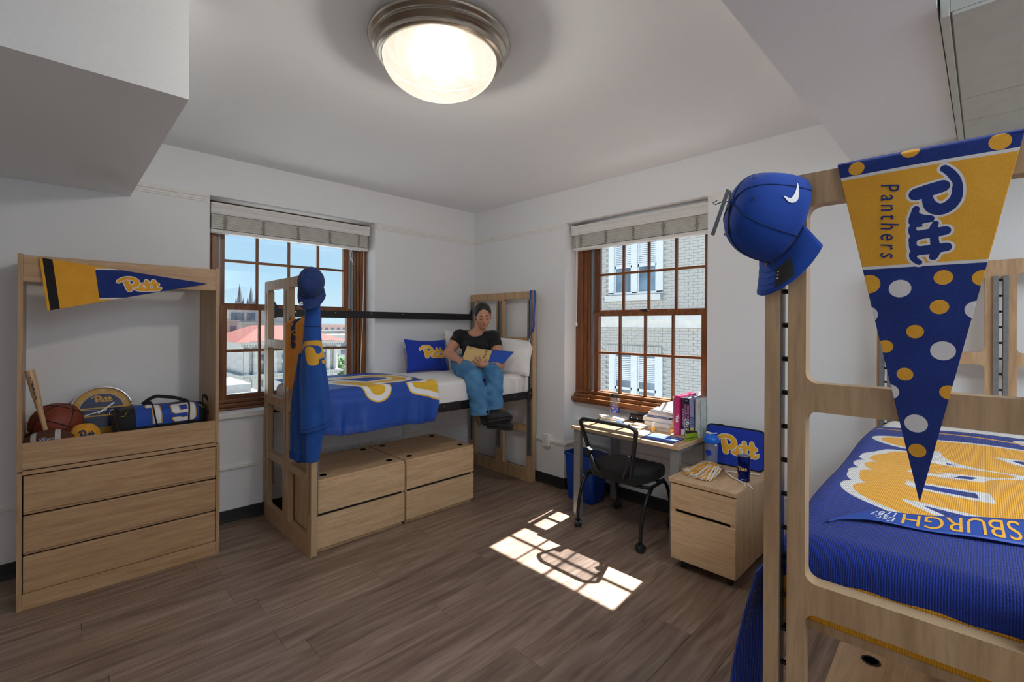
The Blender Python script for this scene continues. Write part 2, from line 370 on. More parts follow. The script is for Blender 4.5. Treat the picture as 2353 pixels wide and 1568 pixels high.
def text_arrays(body, size=1.0, shear=0.0, spacing=1.0, bold=0.0, align='LEFT', extr=0.0, res=3):
    cu = bpy.data.curves.new('tmp', 'FONT'); cu.body = body; cu.size = size; cu.shear = shear; cu.space_character = spacing
    cu.offset = bold; cu.align_x = align; cu.align_y = 'CENTER'; cu.resolution_u = res; cu.extrude = extr
    o = bpy.data.objects.new('tmp', cu); COL.objects.link(o); bpy.context.view_layer.update()
    v, f = obj_to_arrays(o); bpy.data.objects.remove(o); bpy.data.curves.remove(cu); return v, f
def text_on(name, body, fr, mat, parent, size, width=None, **kw):
    """flat lettering mapped by fr(x, y) -> 3D; fitted to width when given"""
    v, f = text_arrays(body, size, **kw)
    if width and len(v):
        w = v[:, 0].max()-v[:, 0].min()
        v[:, 0] *= width/max(w, 1e-6)
    o = make_obj(name, [fr(x, y) for x, y, z in v], f, mat, parent); return o
def frame(o, ux, uy):
    o, ux, uy = (np.array(q, float) for q in (o, ux, uy))
    return lambda x, y, *z: o+ux*x+uy*y
def unit(a): a = np.array(a, float); return a/np.linalg.norm(a)

# ------------------------------------------------------------------ printed sheets: a cell grid cut along the colour borders
def sheet_cells(u0, u1, v0, v1, nu, nv, fields, keep_base=True, inside=None):
    """fields: list of (fn(U, V) -> signed value, colour index), painted in order; returns uv, faces, colours.
    inside: optional field; what is outside (>0) is cut away."""
    us = np.linspace(u0, u1, nu+1); vs = np.linspace(v0, v1, nv+1); U, V = np.meshgrid(us, vs)
    F = [fn(U, V) for fn, c in fields]
    I = inside(U, V) if inside is not None else None
    allF = ([I] if I is not None else [])+F
    pts = []; key = {}
    def vid(p):
        k = (round(p[0], 6), round(p[1], 6))
        if k not in key: key[k] = len(pts); pts.append(k)
        return key[k]
    faces = []; cols = []
    A = np.stack(allF, -1) if allF else np.zeros(U.shape+(0,))
    corners = np.stack([A[:-1, :-1], A[:-1, 1:], A[1:, 1:], A[1:, :-1]], 2)
    mn = corners.min(2); mxx = corners.max(2)
    mixed = ((mn < 0) & (mxx >= 0)).any(-1)
    def split(poly, k):
        ins, outs = [], []
        n = len(poly)
        for i in range(n):
            a, b = poly[i], poly[(i+1) % n]; fa, fb = a[1][k], b[1][k]
            (ins if fa < 0 else outs).append(a)
            if (fa < 0) != (fb < 0):
                t = fa/(fa-fb); p = ((a[0][0]+(b[0][0]-a[0][0])*t, a[0][1]+(b[0][1]-a[0][1])*t), a[1]+(b[1]-a[1])*t)
                ins.append(p); outs.append(p)
        return (ins if len(ins) > 2 else None), (outs if len(outs) > 2 else None)
    off = 1 if I is not None else 0
    for j in range(nv):
        for i in range(nu):
            if not mixed[j, i]:
                c = corners[j, i, 0]
                if off and c[0] >= 0: continue
                col = 0
                for k, (fn, cc) in enumerate(fields):
                    if c[k+off] < 0: col = cc
                if col == 0 and not keep_base: continue
                faces.append([vid((us[i], vs[j])), vid((us[i+1], vs[j])), vid((us[i+1], vs[j+1])), vid((us[i], vs[j+1]))]); cols.append(col)
            else:
                c = corners[j, i]
                poly = [((us[i], vs[j]), c[0]), ((us[i+1], vs[j]), c[1]), ((us[i+1], vs[j+1]), c[2]), ((us[i], vs[j+1]), c[3])]
                if off:
                    poly, _ = split(poly, 0)
                    if not poly: continue
                work = [(poly, 0)]
                for k, (fn, cc) in enumerate(fields):
                    nw = []
                    for p, col in work:
                        a, b = split(p, k+off)
                        if a: nw.append((a, cc))
                        if b: nw.append((b, col))
                    work = nw
                for p, col in work:
                    if col == 0 and not keep_base: continue
                    ids = []
                    for q in p:
                        k = vid(q[0])
                        if not ids or ids[-1] != k: ids.append(k)
                    if len(ids) > 2 and ids[0] == ids[-1]: ids.pop()
                    if len(set(ids)) == len(ids) and len(ids) > 2: faces.append(ids); cols.append(col)
    return np.array(pts), faces, cols
def printed(name, rect, n, fields, mats, mapper, parent=None, keep_base=True, inside=None, solid=0, smooth=True, drop=0):
    uv, f, c = sheet_cells(rect[0], rect[1], rect[2], rect[3], n[0], n[1], fields, keep_base, inside)
    if len(uv) == 0: return None
    P = mapper(uv[:, 0], uv[:, 1])
    o = make_obj(name, P, f, mats, parent, c, smooth)
    if solid:
        s_ = o.modifiers.new('solid', 'SOLIDIFY'); s_.thickness = solid; s_.offset = 0
    return o
def capsule2(U, V, strokes):
    """union of variable-radius strokes"""
    d = np.full(U.shape, 1e9)
    for st in strokes:
        for (x0, y0, a), (x1, y1, b) in zip(st[:-1], st[1:]):
            dx, dy = x1-x0, y1-y0; L2 = dx*dx+dy*dy+1e-12
            t = np.clip(((U-x0)*dx+(V-y0)*dy)/L2, 0, 1)
            d = np.minimum(d, np.hypot(U-x0-t*dx, V-y0-t*dy)-(a+(b-a)*t))
    return d
def spl(pts, n=6):
    """Catmull-Rom through (x, y, r) points"""
    P = [np.array(p, float) for p in pts]; P = [2*P[0]-P[1]]+P+[2*P[-1]-P[-2]]; o = []
    for i in range(1, len(P)-2):
        for k in range(n):
            t = k/n; a, b, c, d = P[i-1:i+3]
            o.append(tuple(.5*((2*b)+(-a+c)*t+(2*a-5*b+4*c-d)*t*t+(-a+3*b-3*c+d)*t**3)))
    o.append(tuple(P[-2])); return o
# script word mark: strokes in a frame 0..1 wide, v up, drawn from the letters' own bowls, stems and scallops
_k = 1/770.0
def _s(l): return spl([((x-215)*_k, (580-y)*_k, r*_k) for x, y, r in l])
WM_ARCH = [_s([(243, 358, 27), (285, 322, 28), (345, 293, 29), (420, 284, 31), (490, 296, 36), (540, 335, 42), (556, 385, 45), (530, 430, 43), (480, 452, 36), (435, 458, 32)])]
WM_STEM = [_s([(378, 372, 47), (396, 450, 50), (413, 522, 49)])]
WM_REST = [_s([(530, 525, 23), (572, 530, 26), (605, 500, 30), (622, 440, 27)]), _s([(622, 440, 27), (622, 505, 34), (630, 545, 26)]), _s([(575, 535, 26), (612, 546, 24), (650, 530, 24), (672, 490, 8)]),
           _s([(727, 352, 34), (735, 430, 36), (742, 500, 36)]), _s([(650, 532, 20), (685, 547, 24), (725, 538, 28), (745, 510, 34), (770, 545, 24), (800, 542, 24)]),
           _s([(855, 346, 34), (864, 430, 36), (868, 500, 36)]), _s([(770, 545, 22), (808, 545, 23), (845, 535, 28), (870, 510, 34), (890, 543, 23), (930, 535, 22), (962, 504, 20)]),
           _s([(663, 408, 20), (700, 420, 24), (790, 414, 26), (880, 406, 28), (925, 420, 26)])]
WM_ALL = WM_ARCH+WM_STEM+WM_REST
WM_THIN = [[(x, y, r*.46) for x, y, r in st] for st in WM_ALL]
WM_H = 310*_k
def wordmark(c_out, c_fill, w=.014, tf=None, border=None):
    """painted fields for the script word mark; tf(U, V) -> logo u, v"""
    tf = tf or (lambda U, V: (U, V))
    def fall(U, V): return capsule2(*tf(U, V), WM_ALL)
    def farch(U, V): return capsule2(*tf(U, V), WM_ARCH)
    def frest(U, V): return capsule2(*tf(U, V), WM_REST+WM_STEM)
    def fgap(U, V):
        u, v = tf(U, V); d = capsule2(u, v, WM_STEM); return np.maximum(np.maximum(d-w*.8, -(v-.20)), u-.33)
    L = []
    if border: L.append((lambda U, V: fall(U, V)-border[1], border[0]))
    if c_out: L.append((lambda U, V: fall(U, V)-w, c_out))
    L += [(farch, c_fill)]
    if c_out: L.append((fgap, c_out))
    L += [(frest, c_fill)]
    return L

# ------------------------------------------------------------------ signed-distance bodies (naive surface nets)
class Field:
    def __init__(s, lo, hi, h):
        s.lo = np.array(lo, float); s.h = h; s.n = np.ceil((np.array(hi)-s.lo)/h).astype(int)+1
        s.ax = [s.lo[i]+np.arange(s.n[i])*h for i in range(3)]
        s.F = np.full(tuple(s.n), 1.0, np.float32)
    def _sub(s, lo, hi):
        i0 = np.clip(np.floor((lo-s.lo)/s.h).astype(int), 0, s.n-1); i1 = np.clip(np.ceil((hi-s.lo)/s.h).astype(int)+1, 1, s.n)
        sl = tuple(slice(a, b) for a, b in zip(i0, i1))
        X, Y, Z = np.meshgrid(*[s.ax[i][sl[i]] for i in range(3)], indexing='ij', sparse=True)
        return sl, X, Y, Z
    def put(s, d, sl, k, sub=False):
        A = s.F[sl]
        if sub: A2 = -A; h = np.clip(.5+.5*(A2-d)/max(k, 1e-6), 0, 1); s.F[sl] = -(A2*(1-h)+d*h-k*h*(1-h))
        elif k > 0:
            h = np.clip(.5+.5*(A-d)/k, 0, 1); s.F[sl] = A*(1-h)+d*h-k*h*(1-h)
        else: s.F[sl] = np.minimum(A, d)
        return s
    def cone(s, a, b, ra, rb, k=.01, flat=None):
        """tapered capsule; flat=(axis, factor) squashes about the segment"""
        a, b = np.array(a, float), np.array(b, float); m = max(ra, rb)*(1 if flat is None else max(1, 1/flat[1]))+k+3*s.h
        sl, X, Y, Z = s._sub(np.minimum(a, b)-m, np.maximum(a, b)+m)
        d = b-a; L2 = d@d+1e-12
        px, py, pz = X-a[0], Y-a[1], Z-a[2]
        t = np.clip((px*d[0]+py*d[1]+pz*d[2])/L2, 0, 1)
        qx, qy, qz = px-t*d[0], py-t*d[1], pz-t*d[2]
        r2 = qx*qx+qy*qy+qz*qz
        if flat is not None:
            n = unit(flat[0]); q = qx*n[0]+qy*n[1]+qz*n[2]; r2 = r2+q*q*((1/flat[1])**2-1)
        return s.put(np.sqrt(r2)-(ra+(rb-ra)*t), sl, k)
    def chain(s, pts, rr, k=.01, flat=None):
        for i in range(len(pts)-1): s.cone(pts[i], pts[i+1], rr[i], rr[i+1], k, flat)
        return s
    def ell(s, c, r, axes=None, k=.01, sub=False):
        c = np.array(c, float); r = np.array(r, float); A = np.eye(3) if axes is None else np.array(axes, float)
        m = r.max()+k+3*s.h; sl, X, Y, Z = s._sub(c-m, c+m)
        px, py, pz = X-c[0], Y-c[1], Z-c[2]
        q = [(px*A[i][0]+py*A[i][1]+pz*A[i][2])/r[i] for i in range(3)]
        l = np.sqrt(q[0]**2+q[1]**2+q[2]**2)
        l2 = np.sqrt((q[0]/r[0])**2+(q[1]/r[1])**2+(q[2]/r[2])**2)+1e-9
        return s.put(l*(l-1)/l2, sl, k, sub)
    def rbox(s, c, hs, r, axes=None, k=.01):
        c = np.array(c, float); A = np.eye(3) if axes is None else np.array(axes, float)
        m = np.linalg.norm(hs)+r+k+3*s.h; sl, X, Y, Z = s._sub(c-m, c+m)
        px, py, pz = X-c[0], Y-c[1], Z-c[2]
        q = [np.abs(px*A[i][0]+py*A[i][1]+pz*A[i][2])-(hs[i]-r) for i in range(3)]
        d = np.sqrt(sum(np.maximum(v, 0)**2 for v in q))+np.minimum(np.maximum(np.maximum(q[0], q[1]), q[2]), 0)-r
        return s.put(d, sl, k)
    def cut(s, o, n):
        """remove the half space on the side n points to"""
        X, Y, Z = np.meshgrid(*s.ax, indexing='ij', sparse=True); n = unit(n)
        s.F = np.maximum(s.F, -((o[0]-X)*n[0]+(o[1]-Y)*n[1]+(o[2]-Z)*n[2]).astype(np.float32)); return s
    def warp(s, fn):
        X, Y, Z = np.meshgrid(*s.ax, indexing='ij', sparse=True); s.F = (s.F+fn(X, Y, Z)).astype(np.float32); return s
    def mesh(s):
        F = s.F; n = s.n; ins = F < 0
        c = np.zeros(tuple(n-1), int)
        for dx in (0, 1):
            for dy in (0, 1):
                for dz in (0, 1): c += ins[dx:n[0]-1+dx, dy:n[1]-1+dy, dz:n[2]-1+dz]
        act = (c > 0) & (c < 8); idx = np.argwhere(act); vid = -np.ones(tuple(n-1), int); vid[act] = np.arange(len(idx))
        acc = np.zeros((len(idx), 3)); cnt = np.zeros(len(idx))
        I, J, K = idx.T
        cor = [(a, b, d) for a in (0, 1) for b in (0, 1) for d in (0, 1)]
        for p in cor:
            for ax in range(3):
                if p[ax]: continue
                q = list(p); q[ax] = 1
                fa = F[I+p[0], J+p[1], K+p[2]]; fb = F[I+q[0], J+q[1], K+q[2]]; m = (fa < 0) != (fb < 0)
                t = np.where(m, fa/(fa-fb+1e-20), 0)
                pos = np.stack([np.full(len(I), p[i], float) for i in range(3)], 1); pos[:, ax] += t
                acc[m] += pos[m]; cnt[m] += 1
        V = (idx+acc/np.maximum(cnt, 1)[:, None])*s.h+s.lo
        faces = []
        for ax in range(3):
            a1, a2 = [(1, 2), (2, 0), (0, 1)][ax]
            sl0 = [slice(None)]*3; sl1 = [slice(None)]*3; sl0[ax] = slice(0, n[ax]-1); sl1[ax] = slice(1, n[ax])
            A, B = ins[tuple(sl0)], ins[tuple(sl1)]; e = np.argwhere(A != B)
            ok = (e[:, a1] > 0) & (e[:, a2] > 0) & (e[:, a1] < n[a1]-1) & (e[:, a2] < n[a2]-1); e = e[ok]
            if len(e) == 0: continue
            def at(d1, d2):
                q = e.copy(); q[:, a1] -= d1; q[:, a2] -= d2; return vid[q[:, 0], q[:, 1], q[:, 2]]
            quad = np.stack([at(1, 1), at(0, 1), at(0, 0), at(1, 0)], 1)
            fl = ~A[e[:, 0], e[:, 1], e[:, 2]]; quad[fl] = quad[fl][:, ::-1]; faces.append(quad)
        return V, (np.concatenate(faces) if faces else np.zeros((0, 4), int))
    def build(s, name, mat, parent=None, label=None, mi=None, smooth_it=0):
        V, f = s.mesh()
        if smooth_it:
            for _ in range(smooth_it):
                acc = np.zeros_like(V); cn = np.zeros(len(V))
                for a, b in ((0, 1), (1, 2), (2, 3), (3, 0)):
                    np.add.at(acc, f[:, a], V[f[:, b]]); np.add.at(acc, f[:, b], V[f[:, a]]); np.add.at(cn, f[:, a], 1); np.add.at(cn, f[:, b], 1)
                V = V*.5+.5*acc/np.maximum(cn, 1)[:, None]
        m = None
        if mi is not None: m = mi(V[f].mean(1))
        o = make_obj(name, V, f.tolist(), mat, parent, m, True)
        if label: o['label'] = label
        return o
# ------------------------------------------------------------------ room shell
H = 2.75; XB, YB = -5.0, -5.8         # far side of the room behind the camera
A0, A1, AZ0, AZ1 = -2.538, -1.213, .79, 2.452     # window opening in the left wall (plane y=0)
B0, B1, BZ1 = -2.604, -1.292, 2.445               # window niche in the right wall (plane x=0), floor to head
DN = .19
def struct(name, mb, mats, parent=None, **kw):
    o = mb.build(name, mats, parent, **kw)
    if parent is None: o['kind'] = 'structure'
    return o
m = MB(); T = .35
m.box(XB, A0, 0, T, 0, H); m.box(A1, T, 0, T, 0, H); m.box(A0, A1, 0, T, 0, AZ0); m.box(A0, A1, 0, T, AZ1, H)
struct('wall_left', m, 'wall_paint')
m = MB(); m.box(0, T, B1, 0, 0, H); m.box(0, T, YB, B0, 0, H); m.box(0, T, B0, B1, BZ1, H); m.box(DN, T, B0, B1, 0, .79)
struct('wall_right', m, 'wall_paint')
m = MB(); m.box(XB-.2, XB, YB-.2, T, 0, H); struct('wall_back', m, 'wall_paint')
m = MB(); m.box(XB, T, YB-.2, YB, 0, H); struct('wall_front', m, 'wall_paint')
m = MB(); m.box(XB-.2, T, YB-.2, T, H, H+.2); struct('ceiling', m, 'ceiling_paint')
m = MB(); m.box(XB, -2.992, -1.892, -.0005, 2.352, H-.0005); o = struct('trim_1', m, 'wall_paint'); o['label'] = 'boxed ceiling soffit above the dresser'
m = MB(); m.box(-4.9, -.0005, -3.900, -3.446, 2.488, H-.0005); o = struct('trim_2', m, 'ceiling_paint'); o['label'] = 'white ceiling beam above the cap'

# floor: slab and vinyl planks running along x
m = MB(); m.box(XB-.2, T, YB-.2, T, -.2, -.004); floor = struct('floor', m, 'floor_joint')
PW, PL, GAP = .181, 1.22, .0008
meshes = {}
y = -5.0; row = 0
while y < .0:
    y1 = min(y+PW, -.0005); x = -4.6-((row*0.43+.17*(row % 3)) % PL)
    while x < .19:
        xa, xb = max(x, -4.62), min(x+PL, .19 if (B0 < y and y1 < B1) else -.0005)
        if xb-xa > .05:
            mb = MB(); b = .0012
            w, d = xb-xa-GAP, y1-y-GAP
            vs = [(0, 0, -.004), (w, 0, -.004), (w, d, -.004), (0, d, -.004), (0, 0, -b), (w, 0, -b), (w, d, -b), (0, d, -b), (b, b, 0), (w-b, b, 0), (w-b, d-b, 0), (b, d-b, 0)]
            fs = [(0, 1, 5, 4), (1, 2, 6, 5), (2, 3, 7, 6), (3, 0, 4, 7), (4, 5, 9, 8), (5, 6, 10, 9), (6, 7, 11, 10), (7, 4, 8, 11), (8, 9, 10, 11)]
            k = (round(w, 3), round(d, 3))
            if k not in meshes:
                mb.add(vs, fs); o = mb.build('plank', 'floor_oak', floor, world=False); meshes[k] = o.data
            else:
                o = bpy.data.objects.new('plank', meshes[k]); COL.objects.link(o); o.parent = floor
            o.location = Vector((xa, y, 0))-floor.location
        x += PL
    y += PW; row += 1

# baseboards (black cove base) and white raceway / picture rails
def strip(name, prof, runs, mat):
    """prof: (depth, z) outline; runs: (x0, y0, x1, y1, nx, ny) wall segments with the room-side normal"""
    mb = MB()
    for x0, y0, x1, y1, nx, ny in runs:
        mb.prism(prof, lambda d, z, w, a=(x0, y0, x1, y1, nx, ny): (a[0]+(a[2]-a[0])*w+a[4]*d, a[1]+(a[3]-a[1])*w+a[5]*d, z))
    o = mb.build(name, mat); o['kind'] = 'structure'; return o
cove = [(0, .0), (.022, .0), (.020, .004), (.010, .012), (.008, .03), (.008, .092), (.004, .095), (0, .095)]
strip('baseboard_left', cove, [(-5, 0, 0, 0, 0, -1)], 'black_vinyl')
strip('baseboard_right', cove, [(0, 0, 0, B1+.001, -1, 0), (0, B1, DN, B1, 0, -1), (DN, B1, DN, B0, -1, 0), (0, B0, DN, B0, 0, 1), (0, B0-.001, 0, -5.8, -1, 0)], 'black_vinyl')
race = [(0, .402), (.016, .402), (.018, .406), (.018, .424), (.014, .428), (0, .428)]
strip('trim_3', race, [(-5, 0, 0, 0, 0, -1)], 'trim_paint')
strip('trim_4', race, [(0, 0, 0, B1+.001, -1, 0), (0, B1, DN, B1, 0, -1), (DN, B1, DN, B0, -1, 0), (0, B0, DN, B0, 0, 1), (0, B0-.001, 0, -5.8, -1, 0)], 'trim_paint')
rail = [(0, 2.398), (.008, 2.398), (.010, 2.408), (.014, 2.412), (.014, 2.424), (.020, 2.428), (.024, 2.440), (.022, 2.450), (.012, 2.455), (0, 2.455)]
strip('trim_5', rail, [(-2.99, 0, A0-.008, 0, 0, -1), (A1+.012, 0, 0, 0, 0, -1)], 'trim_paint')
strip('trim_6', rail, [(0, 0, 0, B1+.014, -1, 0), (0, B0-.014, 0, -3.44, -1, 0)], 'trim_paint')
ppl = [(0, .60), (.008, .60), (.012, .612), (.012, .628), (.006, .634), (0, .634)]
strip('trim_7', ppl, [(DN, B1, DN, B0, -1, 0)], 'trim_paint')

# ------------------------------------------------------------------ windows
def make_window(idx, P, w0, w1, z0, z1, gl, gu, zl, zmeet, zu, label):
    """P(u, d, z): u along the wall, d depth outwards. gl/gu: glass edges + muntin centres; zl/zu: (bottom, muntin, top)."""
    win = thing('window_%d' % idx, label, None, tuple(P(.5*(w0+w1), DN+.05, z0)), kind='structure')
    def bx(mb, a0, a1, d0, d1, c0, c1, mi=0):
        p, q = P(a0, d0, c0), P(a1, d1, c1); mb.box(p[0], q[0], p[1], q[1], p[2], q[2], mi)
    s = 1 if w1 > w0 else -1
    fr = MB()
    # casing: stepped jambs, head, sub sill
    for e, g in ((w0, gl[0]), (w1, gl[-1])):
        q = (g-e)*.62
        for f0, f1, d0 in ((0, .45, .165), (.45, .55, .155), (.55, .8, .175), (.8, 1.0, .19)):
            bx(fr, e+q*f0, e+q*f1, d0, .30, z0, z1)
        bx(fr, e+q, e+(g-e)*.72, .20, .30, z0, z1, 1)
    bx(fr, w0, w1, .17, .30, z1-.06, z1, 0)
    fr.build('window_frame', ['window_wood', 'grey_steel'], win, bevel=.003)
    st = MB()
    bx(st, w0, w1, .10, .32, z0-.035, z0); bx(st, w0+s*.004, w1-s*.004, .135, .30, z0, z0+.03); bx(st, w0+s*.01, w1-s*.01, .16, .30, z0+.03, z0+.06); bx(st, w0, w1, .12, .2, z0-.055, z0-.035)
    st.build('window_sill', 'window_wood_h', win, bevel=.006)
    for nm, g, zz, d0, d1, bot in (('lower', gl, zl, .195, .235, .055), ('upper', gu, zu, .238, .275, .04)):
        b0, mzz, t1 = zz
        e0, e1 = sorted((g[0]-s*.048, g[-1]+s*.048)); h0, h1 = sorted((g[0], g[-1])); mid = (d0+d1)/2
        pv_, pf_ = plate([(e0, b0-bot), (e1, b0-bot), (e1, t1+.035), (e0, t1+.035)], [[(h0, b0), (h1, b0), (h1, t1), (h0, t1)]], d1-d0)
        sash = make_obj('sash', [P(x, mid+z, y) for x, y, z in pv_], pf_, 'window_wood', win, bevel=.004)
        for u in g[1:-1]:
            mu = MB(); bx(mu, u-.011, u+.011, d0+.008, d1-.006, b0, t1); mu.build('muntin', 'window_wood', sash, bevel=.004)
        mu = MB(); bx(mu, g[0], g[-1], d0+.007, d1-.005, mzz-.011, mzz+.011); mu.build('muntin', 'window_wood_h', sash, bevel=.004)
        for i in range(len(g)-1):
            for c0, c1 in ((b0, mzz), (mzz, t1)):
                pn = MB(); bx(pn, g[i], g[i+1], mid-.002, mid+.002, c0, c1); pn.build('pane', 'pane_glass', sash)
    lk = MB(); uc = .5*(gl[0]+gl[-1])
    bx(lk, uc-.03, uc+.03, .19, .215, zl[2]+.035, zl[2]+.045); bx(lk, uc-.01, uc+.045, .185, .2, zl[2]+.045, zl[2]+.055)
    lk.build('sash_lock', 'black_steel', win, bevel=.002)
    return win
PA = lambda u, d, z: np.array((u, d, z)); PB = lambda u, d, z: np.array((d, u, z))
make_window(1, PA, A0, A1, .845, AZ1, [-2.378, -2.137, -1.886, -1.636, -1.393], [-2.386, -2.146, -1.894, -1.641, -1.404], (.94, 1.287, 1.615), 1.64, (1.668, 2.009, 2.36), 'wooden double-hung window behind the hoodie with a view of a red roof')
make_window(2, PB, B1, B0, .845, BZ1, [-1.528, -1.746, -1.992, -2.240, -2.477], [-1.508, -1.753, -1.999, -2.243, -2.484], (.905, 1.26, 1.59), 1.62, (1.645, 1.971, 2.33), 'wooden double-hung window above the desk facing a pale brick wall')
m = MB(); m.box(A0, A1, -.03, .19, .79, .83); o = m.build('trim_8', 'trim_paint', bevel=.004); o['kind'] = 'structure'; o['label'] = 'white sill ledge under the left window'

# ------------------------------------------------------------------ blinds
def make_blind(P, w0, w1, label, cordu):
    s = 1 if w1 > w0 else -1
    root = thing('window_blind', label, 'blind', tuple(P(.5*(w0+w1), .1, 2.2)), group='raised window blinds')
    def fl(poly, a, b, name, mat, bev=0):
        mb = MB(); mb.prism(poly, lambda d, z, w: P(a+(b-a)*w, d, z)); return mb.build(name, mat, root, bevel=bev)
    vp = [(.085, 2.335), (.062, 2.335), (.058, 2.345), (.066, 2.355), (.062, 2.372), (.056, 2.384), (.064, 2.392), (.056, 2.404), (.055, 2.418), (.085, 2.418)]
    fl(vp, w0+s*.022, w1-s*.022, 'valance', 'blind_white')
    fl([(.09, 2.33), (.15, 2.33), (.15, 2.38), (.09, 2.38)], w0+s*.03, w1-s*.03, 'headrail', 'blind_white')
    me = None
    for i in range(19):
        z = 2.226+i*.0056; j = .0022*math.sin(i*2.3+w0); tl = .0009*math.sin(i*1.7)
        mb = MB(); mb.prism([(.088+j, z), (.146+j, z+tl), (.146+j, z+tl+.0050), (.117+j, z+.0054), (.088+j, z+.0050)], lambda d, zz, w: P(w0+s*.03+(w1-w0-s*.06)*w, d, zz))
        mb.build('slat', 'blind_slat', root)
    fl(rrect(.084, .150, 2.198, 2.222, .006, 3), w0+s*.028, w1-s*.028, 'bottom_rail', 'blind_white')
    n = 5
    for i in range(n):
        u = w0+(w1-w0)*(.09+.82*i/(n-1))
        for side in (.084, .150):
            pts = [P(u+.012*math.sin(k*2.1+i*3+side*50), side-.004*(1 if side < .1 else -1)*abs(math.sin(k*1.3+i)), 2.335-k*.0066) for k in range(19)]
            mb = MB(); mb.tube(pts, .0022, 5); mb.build('ladder_cord', 'cord_dark', root)
        pts = [P(u+.018*math.sin(k*2.9+i), .079-.003*math.sin(k*1.9), 2.325-k*.0055) for k in range(19)]
        mb = MB(); mb.tube(pts, .0017, 5); mb.build('ladder_cord', 'cord_dark', root)
        k_ = MB(); k_.tube([P(u, .09, 2.198), P(u+.01, .088, 2.184), P(u+.018, .09, 2.186), P(u+.02, .09, 2.198)], .0016, 5); k_.build('cord_loop', 'cord_white', root)
    for a, pts in enumerate(cordu):
        mb = MB(); mb.tube([P(*p) for p in pts], .0032 if a == 0 else .002, 6); mb.build('lift_cord', 'cord_white', root)
    return root
cA = [[(-1.288, .07, 2.335), (-1.288, .07, 2.0), (-1.294, .065, 1.75), (-1.305, .06, 1.45), (-1.318, .065, 1.15), (-1.315, .07, .9)],
      [(-1.40, .085, 2.21), (-1.42, .08, 2.15), (-1.40, .08, 2.1), (-1.385, .08, 2.06)], [(-1.395, .085, 2.21), (-1.41, .08, 2.16), (-1.415, .08, 2.1), (-1.38, .08, 2.055)]]
make_blind(PA, A0, A1, 'raised white slat blind in the left window behind the hoodie', cA)
cB = [[(-1.37, .07, 2.335), (-1.37, .068, 2.0), (-1.372, .068, 1.6), (-1.372, .068, 1.53)], [(-1.385, .07, 2.335), (-1.384, .068, 2.0), (-1.376, .068, 1.6), (-1.374, .068, 1.53)]]
bb = make_blind(PB, B1, B0, 'raised white slat blind in the window over the desk', cB)
mb = MB(); mb.lathe([(.004, .035), (.009, .03), (.012, .008), (.011, 0), (.004, -.004)], (.068, -1.373, 1.50), 12); mb.build('cord_tassel', 'white_plastic', bb, smooth=True)

# ------------------------------------------------------------------ ceiling light
LC = (-2.155, -2.335)
lampo = thing('ceiling_light', 'round flush ceiling light with brushed metal rings and a glowing marbled bowl', 'ceiling light', (LC[0], LC[1], H))
mb = MB(); mb.lathe([(.245, -.012), (.296, -.012), (.304, -.016), (.306, -.026), (.300, -.034), (.288, -.038), (.284, -.044), (.290, -.050), (.290, -.060), (.282, -.066), (.270, -.070), (.266, -.076), (.272, -.082), (.270, -.092), (.258, -.098), (.246, -.098), (.246, -.09)], (LC[0], LC[1], H), 72, cap=False)
mb.build('trim_ring', 'nickel', lampo, smooth=50.0)
mb = MB(); mb.lathe([(.0, 0), (.24, 0), (.24, -.012), (0, -.012)], (LC[0], LC[1], H), 48); mb.build('mounting_plate', 'black_plastic', lampo)
m_, t_, b_ = base('lamp_glass', rgb(250, 240, 220), .3)
n1 = N(t_, 'ShaderNodeTexNoise', Scale=5.0, Detail=4, Distortion=2.2); t_.links.new(coords(t_, (1, 1.8, 1)), n1.inputs['Vector'])
rr_ = N(t_, 'ShaderNodeValToRGB'); rr_.color_ramp.elements[0].position = .35; rr_.color_ramp.elements[0].color = (.93, .81, .58, 1); rr_.color_ramp.elements[1].position = .75; rr_.color_ramp.elements[1].color = (1.0, .97, .88, 1)
t_.links.new(n1.outputs[0], rr_.inputs[0]); t_.links.new(rr_.outputs[0], b_.inputs['Emission Color']); b_.inputs['Emission Strength'].default_value = .56
b_.inputs['Base Color'].default_value = (.03, .03, .03, 1)
mb = MB(); mb.lathe([(.246, -.094)]+[(.246*math.cos(a), -.094-.145*math.sin(a)) for a in np.linspace(.08, math.pi/2-.02, 14)]+[(0, -.239)], (LC[0], LC[1], H), 64); mb.build('glass_bowl', 'lamp_glass', lampo, smooth=True)
ll = light('ceiling_light_bulb', 'POINT', (LC[0], LC[1], H-.165), LAMP_W, LAMP_C, shadow_soft_size=.05); ll.parent = lampo; ll.location = (0, 0, -.165)
tr_ = N(t_, 'ShaderNodeBsdfTransparent'); tr_.inputs[0].default_value = (.085, .083, .079, 1); mix_ = N(t_, 'ShaderNodeAddShader')
o_ = [n for n in t_.nodes if n.type == 'OUTPUT_MATERIAL'][0]; t_.links.new(b_.outputs[0], mix_.inputs[0]); t_.links.new(tr_.outputs[0], mix_.inputs[1]); t_.links.new(mix_.outputs[0], o_.inputs[0])

# ------------------------------------------------------------------ ceiling unit at the right
hv = thing('trim_9', 'pale metal housing of the ceiling air unit beside the beam', None, (-.7, -4.4, 2.45), kind='structure')
mb = MB(); mb.box(-1.42, -.001, -4.9, -3.93, 2.462, H-.001); mb.build('housing', 'hvac_paint', hv)
mb = MB(); mb.box(-1.42, -.002, -3.9295, -3.907, 2.45, H-.002); mb.build('side_flange', 'hvac_paint', hv, bevel=.003)
for a, b in ((-1.418, -.675), (-.671, -.38), (-.376, -.004)):
    mb = MB(); mb.box(a, b, -4.9, -3.934, 2.45, 2.463); mb.build('panel', 'hvac_paint', hv, bevel=.002)

